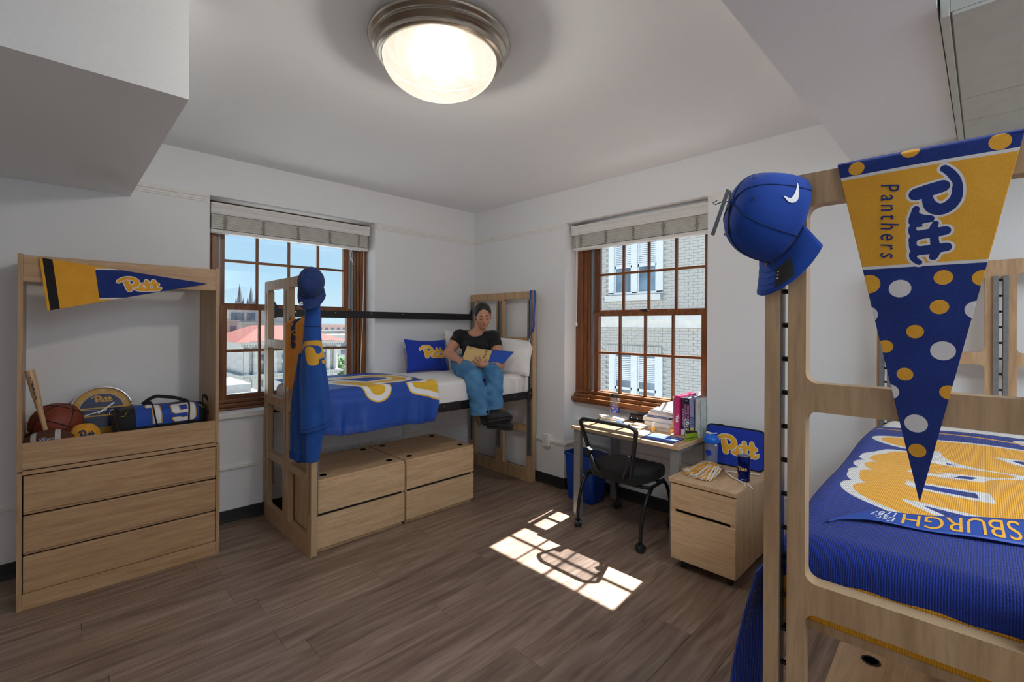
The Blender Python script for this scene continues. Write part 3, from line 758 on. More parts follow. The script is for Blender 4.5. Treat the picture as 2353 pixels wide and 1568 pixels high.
# ------------------------------------------------------------------ wall outlets
def outlet(P, loc, label):
    """P(u, d, z) local: u along wall, d towards the room"""
    r = thing('wall_outlet', label, 'outlet', loc, group='white surface outlets')
    def bx(nm, a0, a1, d0, d1, c0, c1, mat, bev=0):
        mb = MB(); p, q = P(a0, d0, c0), P(a1, d1, c1); mb.box(p[0], q[0], p[1], q[1], p[2], q[2]); return mb.build(nm, mat, r, bevel=bev, world=False)
    bx('outlet_box', -.036, .036, 0, .036, -.058, .058, 'white_plastic', .004); bx('cover_plate', -.034, .034, .036, .041, -.056, .056, 'white_plastic', .003)
    for zc in (-.02, .02):
        s_ = MB(); s_.lathe([(0, 0), (.016, 0), (.016, .004), (0, .004)], P(0, .04, zc), 14, ax=P(0, 1, 0)); so = s_.build('socket', 'white_plastic', r, world=False)
        k = MB()
        for a in (-.006, .006):
            p, q = P(a-.001, .0438, zc-.001), P(a+.001, .0448, zc+.008); k.box(p[0], q[0], p[1], q[1], p[2], q[2])
        p, q = P(-.002, .0438, zc-.009), P(.002, .0448, zc-.005); k.box(p[0], q[0], p[1], q[1], p[2], q[2])
        k.build('socket_slots', 'dark_slot', so, world=False)
outlet(lambda u, d, z: (-d, u, z), (0, -1.098, .418), 'white outlet box on the raceway between bed and desk')
outlet(lambda u, d, z: (u, -d, z), (-.875, 0, .46), 'white outlet box under the bed above the drawers')
# ------------------------------------------------------------------ beds with slotted plywood end panels
BL, BW, BH = 2.115, .938, 1.832
OPZ = [(.115, .475), (.53, .895), (.96, 1.325), (1.385, 1.765)]
OPY = [(.080, .415), (.523, .858)]
SLOTS = [.038, .469, .900]
_pv, _pf = plate(rrect(0, BW, 0, BH, .012, 3), [rrect(a, b, c, d, .022, 5) for a, b in OPY for c, d in OPZ]+[rrect(s-.008, s+.008, .27, 1.745, .0075, 3) for s in SLOTS], .038)
_pm = []
for f_ in _pf:
    p = _pv[list(f_)]; n_ = np.cross(p[1]-p[0], p[2]-p[0]); n_ = n_/(np.linalg.norm(n_)+1e-12); _pm.append(0 if abs(n_[2]) > .7 else 1)
_rung = MB(); _rung.tube([(0, -.014, 0), (0, .014, 0)], .0055, 8)
def make_bed(loc, rz, label, guard, rungs_all=True):
    """local frame: x along the bed from the foot panel, y across (0 = outer side, BW = other side)"""
    bed = thing('loft_bed', label, 'bed', loc, rz, 'adjustable plywood beds')
    rung_me = None
    for x, inner in ((0.0, 1), (BL-.038, -1)):
        v = np.stack([_pv[:, 2]+x+.019, _pv[:, 0], _pv[:, 1]], 1)
        pn = make_obj('end_panel', v, _pf, ['ply_face', 'ply_edge'], bed, _pm, world=False)
        xi = x+(.038 if inner > 0 else 0)
        for s in SLOTS:
            ch = MB()
            for sgn in (-1, 1):
                ch.box(xi, xi+inner*.012, s+sgn*.0085, s+sgn*.026, .255, 1.755)
                ch.box(xi-inner*.030, xi, s+sgn*.0062, s+sgn*.0078, .275, 1.740)
            ch.build('slot_channel', 'grey_steel', pn, world=False)
            for i in range(20):
                if rung_me is None:
                    o = MB(); o.v = _rung.v; o.f = _rung.f; o.m = _rung.m; o = o.build('rung', 'black_steel', pn, smooth=40.0, world=False); rung_me = o.data
                else: o = bpy.data.objects.new('rung', rung_me); COL.objects.link(o); o.parent = pn
                o.location = (xi-inner*.012, s, .30+i*.0755)
    for y0, y1, yl in ((.012, .020, .012), (BW-.020, BW-.012, BW-.012)):
        mb = MB(); mb.box(.05, BL-.05, y0, y1, .808, .878); mb.box(.05, BL-.05, min(y0, .04) if y0 < .1 else BW-.05, .05 if y0 < .1 else y1, .808, .814)
        sr = mb.build('side_rail', 'black_steel', bed, bevel=.002, world=False)
        for e in (.038, BL-.038):
            sg = 1 if e < 1 else -1; yy = y0-.004 if y0 < .1 else y1
            b_ = MB(); b_.prism([(0, .80), (.03, .80), (.075, .835), (.075, .85), (.03, .90), (0, .91)], lambda u, z, w: (e+sg*u, yy+.004*w, z)); b_.build('rail_bracket', 'black_steel', sr, world=False)
            bo = MB(); bo.lathe([(0, 0), (.006, 0), (.005, .003), (0, .004)], (e+sg*.03, yy-(.0005 if y0 < .1 else -.0045), .86), 8, ax=(0, -1 if y0 < .1 else 1, 0)); bo.build('bolt', 'chrome', sr, world=False)
        for k in range(5):
            bo = MB(); bo.lathe([(0, 0), (.005, 0), (.004, .002), (0, .003)], (.25+k*.4, y0 if y0 < .1 else y1, .85), 8, ax=(0, -1 if y0 < .1 else 1, 0)); bo.build('bolt', 'chrome', sr, world=False)
    if guard:
        mb = MB(); mb.box(.05, BL-.05, guard, guard+.008, 1.558, 1.622); gr = mb.build('guard_rail', 'black_steel', bed, bevel=.002, world=False)
        for e in (.038, BL-.038):
            sg = 1 if e < 1 else -1
            b_ = MB(); b_.prism([(0, 1.55), (.03, 1.55), (.05, 1.57), (.05, 1.63), (.02, 1.68), (0, 1.69)], lambda u, z, w: (e+sg*u, guard-.006+.006*w, z)); b_.build('rail_bracket', 'black_steel', gr, world=False)
        for k in range(6):
            bo = MB(); bo.lathe([(0, 0), (.005, 0), (.004, .002), (0, .003)], (.22+k*.33, guard, 1.602), 8, ax=(0, -1, 0)); bo.build('bolt', 'chrome', gr, world=False)
    mb = MB(); mb.box(.04, BL-.04, .022, BW-.022, .842, .862); mb.build('bed_deck', 'ply_face', bed, world=False)
    return bed
# bed along the left wall: outer side (y=-.99) faces the room
BX0, BY0 = -2.175, -.988
bedA = make_bed((BX0, BY0, 0), 0, 'plywood bed along the left wall with the reading woman on it', BW-.04)
RB = R(1.9)
bedB = make_bed((-2.18, -4.597, 0), RB, 'plywood bed at the right with the big pennant over its end panel', 0)
cB_, sB_ = math.cos(RB), math.sin(RB)
def bB(x, y, z=0):
    """bed at the right: local (x along, y across) -> world"""
    return np.array((-2.18+cB_*x-sB_*y, -4.597+sB_*x+cB_*y, z))

# mattresses
def sbox(x0, x1, y0, y1, z0, z1, r, n=(40, 20), crown=.012):
    """soft box: superellipse grid over top and sides"""
    mb = MB()
    cx, cy = (x0+x1)/2, (y0+y1)/2; a, b = (x1-x0)/2, (y1-y0)/2
    prof = [(1-.0, 0.0)]+[(1, k/4*(1-r/(z1-z0))) for k in range(1, 4)]
    def fn(u, v):
        th = 2*math.pi*u; c, s = math.cos(th), math.sin(th); e = .16
        ex, ey = math.copysign(abs(c)**e, c), math.copysign(abs(s)**e, s)
        if v < .4: q = v/.4; zz = z0+(z1-r-z0)*q; sh = 0
        elif v < .65: q = (v-.4)/.25*math.pi/2; zz = z1-r+r*math.sin(q); sh = r*(1-math.cos(q))
        else: q = (v-.65)/.35; zz = z1+crown*(1-(1-q)**2); sh = r+q*(min(a, b)-r)
        fa = max(0, a-sh*(a/min(a, b) if v > .65 else 1)); fb = max(0, b-sh)
        return (cx+ex*fa, cy+ey*fb, zz)
    mb.grid(fn, 96, 30, closeu=True); return mb
mb = sbox(-2.125, -.125, -.965, -.07, .862, 1.045, .045)
matA = mb.build('mattress', 'quilt_white', smooth=True); tag(matA, 'white quilted mattress under the woman and the blue flag', 'mattress')
mb = sbox(-.165, -.1205, -.955, -.075, .864, 1.035, .04); mb.build('mattress_end', 'cotton_white', matA, smooth=True)
mb = sbox(.045, 2.07, .035, .905, .862, 1.02, .05); v = np.array([bB(*p) for p in mb.v]); matB = make_obj('mattress', v, mb.f, 'quilt_white', smooth=True); tag(matB, 'white mattress under the blue and gold knitted throw', 'mattress')

# ------------------------------------------------------------------ storage units under the beds
def drawer_unit(x0, x1, y0, y1, P, label, group, front):
    """front: +1/-1 side of y with the drawers (local). P maps local to world"""
    ang = 0 if P is None else RB
    c = ((x0+x1)/2, (y0+y1)/2); loc = (c[0], c[1], 0) if P is None else tuple(bB(c[0], c[1]))
    r = thing('drawer_unit', label, 'drawer unit', loc, ang, group); X0, X1, Y0, Y1 = x0-c[0], x1-c[0], y0-c[1], y1-c[1]
    yf, yb = (Y0, Y1) if front < 0 else (Y1, Y0); s = 1 if front < 0 else -1
    mb = MB(); mb.box(X0, X0+.018, yf+s*.02, yb, 0.03, .462); mb.box(X1-.018, X1, yf+s*.02, yb, 0.03, .462); mb.box(X0, X1, yb-s*.012, yb, .03, .462); mb.box(X0+.01, X1-.01, yf+s*.03, yb, .0, .03); mb.box(X0+.018, X1-.018, yf+s*.025, yb, .24, .262); mb.build('case', 'maple_v', r, world=False)
    mb = MB(); mb.box(X0, X1, yf+s*.012, yb, .462, .482); mb.build('top', 'maple_top', r, bevel=.002, world=False)
    for z0, z1 in ((.032, .243), (.262, .462)):
        mb = MB(); mb.box(X0+.002, X1-.002, yf, yf+s*.02, z0, z1); mb.build('drawer', 'maple_h', r, bevel=.002, world=False)
    mb = MB(); mb.box(X0+.018, X1-.018, yf+s*.021, yf+s*.03, .03, .462); mb.build('drawer_gap', 'dark_slot', r, world=False)
    for gx in (X0+.08, X1-.08):
        for gy in (Y0+.09, Y1-.09):
            g = MB(); g.lathe([(.019, .0), (.019, .003), (.024, .003), (.024, 0)], (gx, gy, .482), 20); g.lathe([(0, .0012), (.019, .0012)], (gx, gy, .482), 20); g.build('grommet', 'black_plastic', r, world=False)
    return r
drawer_unit(-2.128, -1.470, -.958, -.36, None, 'maple two-drawer unit under the bed, nearest the hoodie', 'drawer units under the beds', -1)
drawer_unit(-1.458, -.798, -.958, -.36, None, 'maple two-drawer unit under the bed, below the woman', 'drawer units under the beds', -1)
drawer_unit(.06, .72, .30, .90, bB, 'maple drawer unit under the knitted throw, half out of the frame', 'drawer units under the beds', 1)
drawer_unit(.73, 1.39, .30, .90, bB, 'maple drawer unit under the bed at the right, farther one', 'drawer units under the beds', 1)
# ------------------------------------------------------------------ dresser and open hutch
DX0, DX1, DYF = -3.487, -2.575, -.50
dr = thing('dresser', 'wide maple dresser with three plain drawers', 'dresser', ((DX0+DX1)/2, -.25, 0))
for xx in (DX0, DX1-.02): mb = MB(); mb.box(xx, xx+.02, DYF, -.02, 0, .719); mb.build('side_panel', 'dresser_v', dr, bevel=.0015)
mb = MB(); mb.box(DX0+.02, DX1-.02, DYF+.012, -.02, .705, .727); mb.build('top', 'dresser_h', dr, bevel=.0015)
mb = MB(); mb.box(DX0+.02, DX1-.02, DYF+.004, DYF+.022, 0, .086); mb.build('plinth', 'dresser_h', dr, bevel=.0015)
mb = MB(); mb.box(DX0+.02, DX1-.02, DYF+.04, -.03, .02, .70); mb.build('carcass', 'dark_slot', dr)
for z0, z1 in ((.513, .700), (.303, .491), (.092, .281)):
    mb = MB(); mb.box(DX0+.024, DX1-.024, DYF, DYF+.02, z0, z1); d_ = mb.build('drawer', 'dresser_h', dr, bevel=.003)
    mb = MB(); mb.box(DX0+.024, DX1-.024, DYF+.012, DYF+.036, z0-.016, z0); mb.build('finger_pull', 'dresser_h', d_, bevel=.002)
hu = thing('hutch', 'open maple hutch standing on the dresser with the gold pennant', 'hutch', ((DX0+DX1)/2, -.25, .727))
HX0, HX1, HYF = -3.488, -2.582, -.497
for xx in (HX0, HX1-.02): mb = MB(); mb.box(xx, xx+.02, HYF, -.03, .7275, 1.864); mb.build('side_panel', 'dresser_v', hu, bevel=.0015)
mb = MB(); mb.box(HX0+.02, HX1-.02, HYF+.002, HYF+.022, 1.718, 1.857); mb.build('top_rail', 'dresser_h', hu, bevel=.0015)
mb = MB(); mb.box(HX0+.02, HX1-.02, -.05, -.032, 1.745, 1.857); mb.build('back_rail', 'dresser_h', hu, bevel=.0015)
mb = MB(); mb.box(HX0+.02, HX1-.02, HYF+.002, HYF+.022, .733, .872); mb.build('front_rail', 'dresser_h', hu, bevel=.0015)
mb = MB(); mb.box(HX0+.02, HX1-.02, HYF+.022, -.032, .772, .792); mb.build('shelf', 'dresser_h', hu)
mb = MB(); mb.box(HX0+.02, HX1-.02, -.05, -.032, .792, .85); mb.build('back_stop', 'dresser_h', hu)

# ------------------------------------------------------------------ desk
KT = .71
dk = thing('desk', 'small maple top desk on square grey steel legs under the window', 'desk', (-.13, -2.15, 0))
mb = MB(); mb.box(-.42, .178, -2.600, -1.705, KT-.026, KT); mb.build('desktop', 'maple_top', dk, bevel=.003)
for q in ((-.36, .15, -1.75, -1.73, KT-.06), (-.36, .15, -2.575, -2.555, KT-.06), (-.385, -.36, -2.55, -1.76, KT-.045), (.12, .145, -2.55, -1.76, KT-.06)):
    mb = MB(); mb.box(*q, KT-.027); mb.build('apron_bar', 'leg_steel', dk)
for x in (-.40, .115):
    for y in (-1.775, -2.585):
        mb = MB(); mb.box(x, x+.045, y, y+.06, 0, KT-.027); mb.build('leg', 'leg_steel', dk, bevel=.003)

# ------------------------------------------------------------------ pedestal
CT = .56
cx0, cx1, cy0, cy1 = -.600, -.045, -3.022, -2.632
pe = thing('file_pedestal', 'maple two-drawer pedestal on casters between desk and bed', 'cabinet', ((cx0+cx1)/2, (cy0+cy1)/2, 0))
mb = MB(); mb.box(cx0-.006, cx1, cy0-.006, cy1+.012, CT-.027, CT); mb.build('top', 'maple_top', pe, bevel=.003)
mb = MB(); mb.box(cx0+.024, cx1-.005, cy0, cy0+.018, .062, CT-.027); mb.box(cx0+.024, cx1-.005, cy1-.018, cy1, .062, CT-.027); mb.box(cx1-.02, cx1-.005, cy0, cy1, .062, CT-.027); mb.box(cx0+.024, cx1-.02, cy0+.018, cy1-.018, .062, .08); mb.build('case', 'maple_v', pe, bevel=.0015)
mb = MB(); mb.box(cx0+.03, cx0+.036, cy0+.018, cy1-.018, .08, CT-.027); mb.build('drawer_gap', 'dark_slot', pe)
for z0, z1 in ((.062, .352), (.372, .526)):
    mb = MB(); mb.box(cx0, cx0+.022, cy0+.001, cy1-.001, z0, z1); mb.build('drawer', 'maple_h', pe, bevel=.003)
mb = MB(); mb.box(cx0+.004, cx0+.024, cy0+.001, cy0+.03, .352, .372); mb.box(cx0+.004, cx0+.024, cy1-.03, cy1-.001, .352, .372); mb.build('drawer_divider', 'maple_h', pe)
def caster(parent, x, y, r=.026, w=.014, world=True, ang=0.0, top=.062):
    """twin wheel caster"""
    c, s = math.cos(ang), math.sin(ang); mb = MB()
    for sg in (-1, 1):
        ctr = np.array((x, y, r))+np.array((-s, c, 0))*sg*(w*.75)
        mb.lathe([(.0, -w/2), (r*.8, -w/2), (r, -w/3), (r, w/3), (r*.8, w/2), (0, w/2)], ctr, 16, ax=(-s, c, 0))
    mb.tube([(x, y, r), (x, y, top)], .007, 8)
    mb.prism([(-r*.9, r*.8), (r*.9, r*.8), (r*.7, r*1.55), (-r*.7, r*1.55)], lambda u, z, q: (x+c*u-s*(q-.5)*w*2.6, y+s*u+c*(q-.5)*w*2.6, z))
    return mb.build('caster', 'black_plastic', parent, smooth=40.0, world=world)
for x, y in ((cx0+.06, cy0+.05), (cx0+.06, cy1-.06), (cx1-.08, cy0+.05), (cx1-.08, cy1-.06)): caster(pe, x, y, .024, .013, ang=.5)

# ------------------------------------------------------------------ recycling bin
bn = thing('recycling_bin', 'blue plastic recycling bin with a white arrow symbol behind the desk leg', 'bin', (-.045, -1.575, 0))
def ring(a, b, r, z): return [(x, y, z) for x, y in rrect(-a, a, -b, b, r, 5)]
lv = [(.095, .135, .03, .0), (.098, .138, .035, .006), (.122, .155, .035, .385), (.132, .165, .04, .388), (.132, .165, .04, .400), (.124, .157, .035, .402), (.120, .153, .035, .385), (.094, .134, .03, .012)]
mb = MB(); n_ = 24; vs = []; fs = []
for q in lv: vs += ring(*q)
n_ = len(ring(*lv[0]))
for i in range(len(lv)-1):
    for k in range(n_): fs.append((i*n_+k, i*n_+(k+1) % n_, (i+1)*n_+(k+1) % n_, (i+1)*n_+k))
fs += [tuple(range(n_-1, -1, -1)), tuple((len(lv)-1)*n_+k for k in range(n_))]
mb.add(vs, fs); mb.build('bin_body', 'plastic_blue', bn, smooth=40.0, world=False)
mb = MB()
for k in range(3):
    a = R(90+120*k); c0 = np.array((math.cos(a), math.sin(a)))*.030; t = np.array((-math.sin(a), math.cos(a)))
    def P3(p): return (-.1195+.0*p[0], p[0]-.02, .25+p[1])
    for w_ in (-.008, .008):
        q0, q1 = c0+t*-.03+c0/.03*w_, c0+t*.022+c0/.03*w_
        mb.tube([P3(q0), P3(q1)], .0018, 5)
    q = c0+t*.042; b1, b2 = c0+t*.022+c0/.03*.016, c0+t*.022-c0/.03*.016
    mb.tube([P3(b1), P3(q), P3(b2), P3(b1)], .0018, 5)
sym = mb.build('recycling_symbol', 'ink_white', bn, world=False); sym['label'] = 'white recycling arrows'

# ------------------------------------------------------------------ office chair (local frame: +x = sitting direction, towards the desk)
ch = thing('office_chair', 'black mesh-back chair on four curved casters legs at the desk', 'chair', (-.30, -2.135, 0), 0)
ch['label'] = 'black mesh-back office chair on curved legs with casters, pushed up to the desk'
CH = [(-.25, .262), (-.27, -.272), (.268, .25), (.25, -.225)]
for (x, y) in CH:
    sx, sy = (1 if x > 0 else -1), (1 if y > 0 else -1)
    pts = [(x*.30, y*.92, .375), (x*.48, y*.98, .372), (x*.66, y*1.0, .345), (x*.82, y*1.0, .285), (x*.94, y*1.0, .20), (x, y, .12), (x, y, .06)]
    q = spl([(p[0], p[1], p[2]) for p in pts], 5); mb = MB(); mb.tube(q, .0125, 10); lg = mb.build('leg', 'black_steel', ch, smooth=True, world=False)
    mb = MB(); mb.lathe([(.009, .0), (.009, .02), (.013, .022), (.013, .055)], (x, y, .055), 10); mb.build('leg_socket', 'black_plastic', lg, world=False)
    caster(lg, x, y, .029, .02, False, .7+sx*.4+sy*.5)
mb = MB()
q = [(-.085, .255, .375), (-.10, .0, .372), (-.085, -.255, .375)]
mb.tube([(-.12, .265, .385), (-.11, .15, .372), (-.11, -.15, .372), (-.12, -.265, .385)], .013, 10)
mb.tube([(.10, .24, .375), (.10, -.24, .375)], .012, 10)
for sy in (-1, 1): mb.tube([(-.14, sy*.262, .392), (-.05, sy*.245, .378), (.06, sy*.235, .376), (.14, sy*.22, .378)], .012, 10)
mb.build('base_frame', 'black_steel', ch, smooth=True, world=False)
# seat cushion
mb = MB()
def seatf(u, v):
    th = 2*math.pi*u; c, s = math.cos(th), math.sin(th); ex, ey = math.copysign(abs(c)**.55, c), math.copysign(abs(s)**.55, s)
    if v < .25: k, zz = .90+.1*v/.25, .395
    elif v < .55: a = (v-.25)/.3*math.pi; k, zz = 1-.012*math.cos(a*1.0)**2+.012, .395+.055*(v-.25)/.3
    elif v < .7: k, zz = 1-.06*((v-.55)/.15)**2, .45+.012*math.sin((v-.55)/.15*math.pi/2)
    else: k, zz = .94*(1-(v-.7)/.3), .462+.006*(v-.7)/.3
    x, y = ex*.232*k, ey*.238*k*(1-.06*(ex > 0)*ex)
    zz += -.03*max(0, x-.14)*4*max(0, x-.14)/.4+.012*(y/.23)**2
    return (x+.02, y, zz)
mb.grid(seatf, 48, 20, closeu=True); mb.build('seat', 'seat_black', ch, smooth=True, world=False)
# back: rounded frame, tilted and curved
def bk(y, t):
    """y across, t up 0..1 -> local point of the back surface"""
    z = .418+.425*t; x = -.195-.125*t-.035*math.sin(t*math.pi)*.8+.055*(y/.23)**2
    return np.array((x, y, z))
def back_outline(n=8):
    o = []
    for cx_, ct, rad_, a0 in ((.155, .86, .075, 0), (-.155, .86, .075, 90), (-.095, .13, .06, 180), (.095, .13, .06, 270)):
        for i in range(n+1):
            a = R(a0+90*i/n); o.append((cx_+rad_*math.cos(a), ct+rad_*math.sin(a)*2.0*(.7 if ct > .5 else 1)))
    return o
bo_ = back_outline()
mb = MB(); mb.tube([bk(*p) for p in bo_], .0165, 10, closed=True, flat=((1, 0, 0), .85, 1.15)); mb.build('back_frame', 'black_plastic', ch, smooth=True, world=False)
mb = MB(); cc = (0, .5); rings_ = 10; n_ = len(bo_)
vs = [bk(cc[0]+(p[0]-cc[0])*k/rings_, cc[1]+(p[1]-cc[1])*k/rings_) for k in range(1, rings_+1) for p in bo_]+[bk(*cc)]
fs = [((k-1)*n_+i, (k-1)*n_+(i+1) % n_, k*n_+(i+1) % n_, k*n_+i) for k in range(1, rings_) for i in range(n_)]+[(len(vs)-1, i, (i+1) % n_) for i in range(n_)]
mb.add(vs, fs); mb.build('back_mesh', 'mesh_net', ch, smooth=True, world=False)
for sy in (-1, 1):
    mb = MB(); a = bk(sy*.165, .36)+np.array((-.012, 0, 0)); mb.tube([a, (-.235, sy*.120, .47), (-.175, sy*.085, .40), (-.112, sy*.082, .372)], [.013, .012, .012, .011], 10, flat=((0, 0, 1), 1, 1.2)); up = mb.build('back_support', 'black_plastic', ch, smooth=True, world=False)
    mb = MB(); mb.obox(a+np.array((-.004, 0, .012)), (1, 0, 0), unit((0, 1, .5*sy)), unit((0, -.5*sy, 1)), .018, .022, .026); mb.build('support_bracket', 'black_plastic', up, bevel=.004, world=False)
# ------------------------------------------------------------------ soft goods
def sm(a, b, x): t = np.clip((x-a)/(b-a), 0, 1); return t*t*(3-2*t)
# blue flag over the foot half of the bed: u = x, s = distance from the wall edge along the cloth
def flag_map(u, s):
    u = np.asarray(u, float); s = np.asarray(s, float)
    r = .05; y0 = -.08; L = .845                    # flat run, then bend, then drop
    flat = np.minimum(s, L); q = np.clip(s-L, 0, r*math.pi/2)/r; dn = np.maximum(s-L-r*math.pi/2, 0)
    y = y0-flat-r*np.sin(q); z = 1.064-r*(1-np.cos(q))-dn
    z = z+.004*np.sin(u*9+s*5)*sm(0, .2, s)*(1-sm(.7, .85, s))
    ph = u*21+1.2*np.sin(u*7+2)+.8*np.sin(u*13)
    a = sm(0, .26, dn)
    y = y-a*(.014+.013*np.sin(ph)+.006*np.sin(ph*2.3+dn*9+1))-.012*sm(0, .05, dn)
    y = y+.02*sm(.2, .32, dn)*np.cos(u*5)
    z = z+.006*a*np.sin(ph*.5)-.02*a*np.sin((u+1.6)*3.0)
    x = u+.008*a*np.sin(ph+1.3)
    return np.stack([x, y, z], 1)
Wf = 2.1
tfF = lambda U, V: ((U+2.24)/Wf, (1.035-V)/Wf)
flag_in = lambda U, V: np.maximum(np.maximum(-2.115-U, V-(1.178+.012*np.sin(U*6))), U-(-1.29+.10*sm(0, .5, V)-.035*sm(1.02, 1.18, V)))
stripe = lambda U, V: np.abs(V-.05)-.02
fl_ = printed('team_flag', (-2.12, -1.18, .0, 1.2), (110, 120), [(lambda U, V, w=w: capsule2(*tfF(U, V), WM_THIN)-w, c) for w, c in ((.0235, 1), (.0185, 2), (0, 1))], ['flag_blue', 'flag_gold', 'flag_white'], flag_map, None, True, flag_in, .003)
tag(fl_, 'blue flag with a gold script word draped over the bed by the hoodie', 'flag')
hm = MB()
for k in range(4): hm.tube([tuple(flag_map(np.array([u]), np.array([1.150+k*.007-.0+.012*math.sin(u*6)]))[0]+np.array((0, -.0022, 0))) for u in np.linspace(-2.10, -1.24, 90)], .0009, 4)
hm.build('hem_stitching', 'print_navy', fl_)

# pillows
def pillow(name, o, ux, uy, w, h, t, mat, label, group=None, pinch=.06, n=28, seed=0, sag=0.0):
    o, ux, uy = np.array(o, float), unit(ux), unit(uy); nn = np.cross(ux, uy); nn /= np.linalg.norm(nn)
    def surf(a, b, side):
        a = np.asarray(a, float); b = np.asarray(b, float)
        e = (np.clip(1-a**2, 0, 1)*np.clip(1-b**2, 0, 1))
        th = t*.5*e**.42+.004
        wob = .010*np.sin(3.1*a+seed)*np.sin(2.3*b+1+seed)*e**.3+.006*np.sin(9*a*b+seed*2)*e**.3
        sa = 1-pinch*(1-np.abs(b)**1.6)*1.0*(np.abs(a))**3; sb = 1-pinch*(1-np.abs(a)**1.6)*np.abs(b)**3
        P = o+np.multiply.outer(a*sa*w/2, ux)+np.multiply.outer(b*sb*h/2, uy)+np.multiply.outer(side*th+wob, nn)
        P[..., 2] -= sag*(a**2)*(b > 0)*np.abs(b)
        return P
    mb = MB()
    for side in (1, -1):
        q = [surf(-1+2*i/n, -1+2*j/n, side) for j in range(n+1) for i in range(n+1)]
        fs = [(j*(n+1)+i, j*(n+1)+i+1, (j+1)*(n+1)+i+1, (j+1)*(n+1)+i) for j in range(n) for i in range(n)]
        if side < 0: fs = [f[::-1] for f in fs]
        mb.add(q, fs)
    edge = [(-1+2*i/n, -1) for i in range(n)]+[(1, -1+2*i/n) for i in range(n)]+[(1-2*i/n, 1) for i in range(n)]+[(-1, 1-2*i/n) for i in range(n)]
    ob = mb.build(name, mat, None, smooth=True)
    pp = MB(); pp.tube([surf(a, b, 0) for a, b in edge], .0045, 6, closed=True); pp.build('piping', mat, ob, smooth=True)
    tag(ob, label, 'pillow', group); return ob, surf, nn
pb_, sf, nn_ = pillow('throw_pillow', (-.765, -.20, 1.205), (1, .02, -.03), (.10, .34, 1), .48, .32, .13, 'pillow_blue', 'blue pillow with a gold script word leaning by the woman', pinch=.10, seed=1)
def pmap(U, V):
    a, b = (U-.5)*1.28+.10, (V-.205)*2.0+.10
    P = sf(a, b, 1); Q = sf(a, b, -1); d = P-Q; d /= np.linalg.norm(d, axis=-1, keepdims=True)+1e-9; P = P+d*.003
    return P
# make sure the printed side faces the room
_sgn = 1 if (sf(0, 0, 1)-sf(0, 0, -1))[1] < 0 else -1
if _sgn < 0:
    _sf0 = sf
    sf = lambda a, b, s: _sf0(a, b, -s)
wm = printed('word_mark', (0, 1.0, 0, .45), (100, 46), wordmark(1, 2, .016), ['pillow_blue', 'print_white', 'pillow_gold'], pmap, pb_, False); wm['label'] = 'gold script word with white outline'
pillow('bed_pillow', (-.255, -.74, 1.215), (.42, -.90, -.06), (.38, .16, .92), .58, .36, .17, 'cotton_white', 'white pillow standing behind the woman against the end panel', 'white bed pillows', pinch=.05, seed=3, sag=.02)
pillow('bed_pillow', (-.27, -.165, 1.255), (1, .05, .04), (.0, .22, 1), .48, .40, .12, 'cotton_white', 'white pillow leaning on the wall, mostly hidden behind the woman', 'white bed pillows', pinch=.05, seed=5)

# hoodie hanging over the corner of the end panel; s runs around the corner, z up
def corner(s, d):
    """point at arc position s (s<0 on the end face, s>0 on the side face), d off the panel"""
    s = np.asarray(s, float); d = np.asarray(d, float); r = .03
    x = np.where(s < -r, BX0-d, np.where(s > r, BX0+(s-r)+r*0, 0)); y = np.where(s < -r, BY0+(-s), np.where(s > r, BY0-d, 0))
    a = np.clip((s+r)/(2*r), 0, 1)*math.pi/2
    xc = BX0+r-(r+d)*np.cos(a); yc = BY0+r-(r+d)*np.sin(a)
    mid = (s >= -r) & (s <= r)
    x = np.where(mid, xc, np.where(s > r, BX0+s, x)); y = np.where(mid, yc, np.where(s < -r, BY0-s, y))
    return x, y
def hang(zs, L, Rr, depth, fold, seed):
    zs = np.array(zs); L = np.array(L); Rr = np.array(Rr)
    def lr(z): return np.interp(z, zs, L), np.interp(z, zs, Rr)
    def mp(s, z):
        l, r = lr(z); q = np.clip((s-l)/(r-l), 0, 1); e = np.sqrt(np.clip(1-(2*q-1)**2, 0, 1))
        lowf = sm(1.5, .8, z)
        d = .006+depth*e*(.55+.45*lowf)+fold*e**.6*lowf*(np.sin(q*15+seed+2.2*z)+.5*np.sin(q*31+seed*2-3*z))
        x, y = corner(s, d); return np.stack([x, y, z], 1)
    def ins(U, V):
        l, r = lr(V); return np.maximum(l-U, U-r)
    return mp, ins
zb = [.70, .78, .86, .95, 1.05, 1.15, 1.26, 1.36, 1.45, 1.55, 1.66, 1.72]
mpB, inB = hang(zb, [-.118, -.118, -.125, -.135, -.15, -.165, -.144, -.115, -.092, -.07, -.06, -.05], [.15, .146, .14, .128, .112, .098, .078, .062, .05, .046, .045, .04], .045, .007, .3)
hem = lambda U, V: np.maximum(inB(U, V), (.775+.36*(U+.118))-V)
tfH = lambda U, V: ((U+.078)/.34, (V-1.235)/.39)
ho = printed('hoodie', (-.22, .17, .74, 1.71), (78, 120), wordmark(0, 1, .01, tfH), ['hoodie_blue', 'print_gold'], mpB, None, True, hem, .006)
tag(ho, 'blue hooded sweatshirt hanging on the bed corner post under the navy cap', 'sweatshirt')
def hband(fn_s, z_of, mat, name, r=.0022):
    mb = MB(); pts = []
    for s in fn_s:
        p = mpB(np.array([s]), np.array([z_of(s)]))[0]; pts.append(p+unit((BX0-.3-p[0]+.3, BY0-p[1]-.05, 0))*0+np.array((-.004 if s < .03 else 0, -.004 if s > -.03 else 0, 0)))
    mb.tube(pts, r, 5); mb.build(name, mat, ho, smooth=True)
hband(np.linspace(-.112, .135, 24), lambda s: .80+.36*(s+.118), 'cap_navy', 'hem_seam'); hband(np.linspace(-.075, .05, 16), lambda s: 1.49-.02*s, 'cap_navy', 'hood_seam')
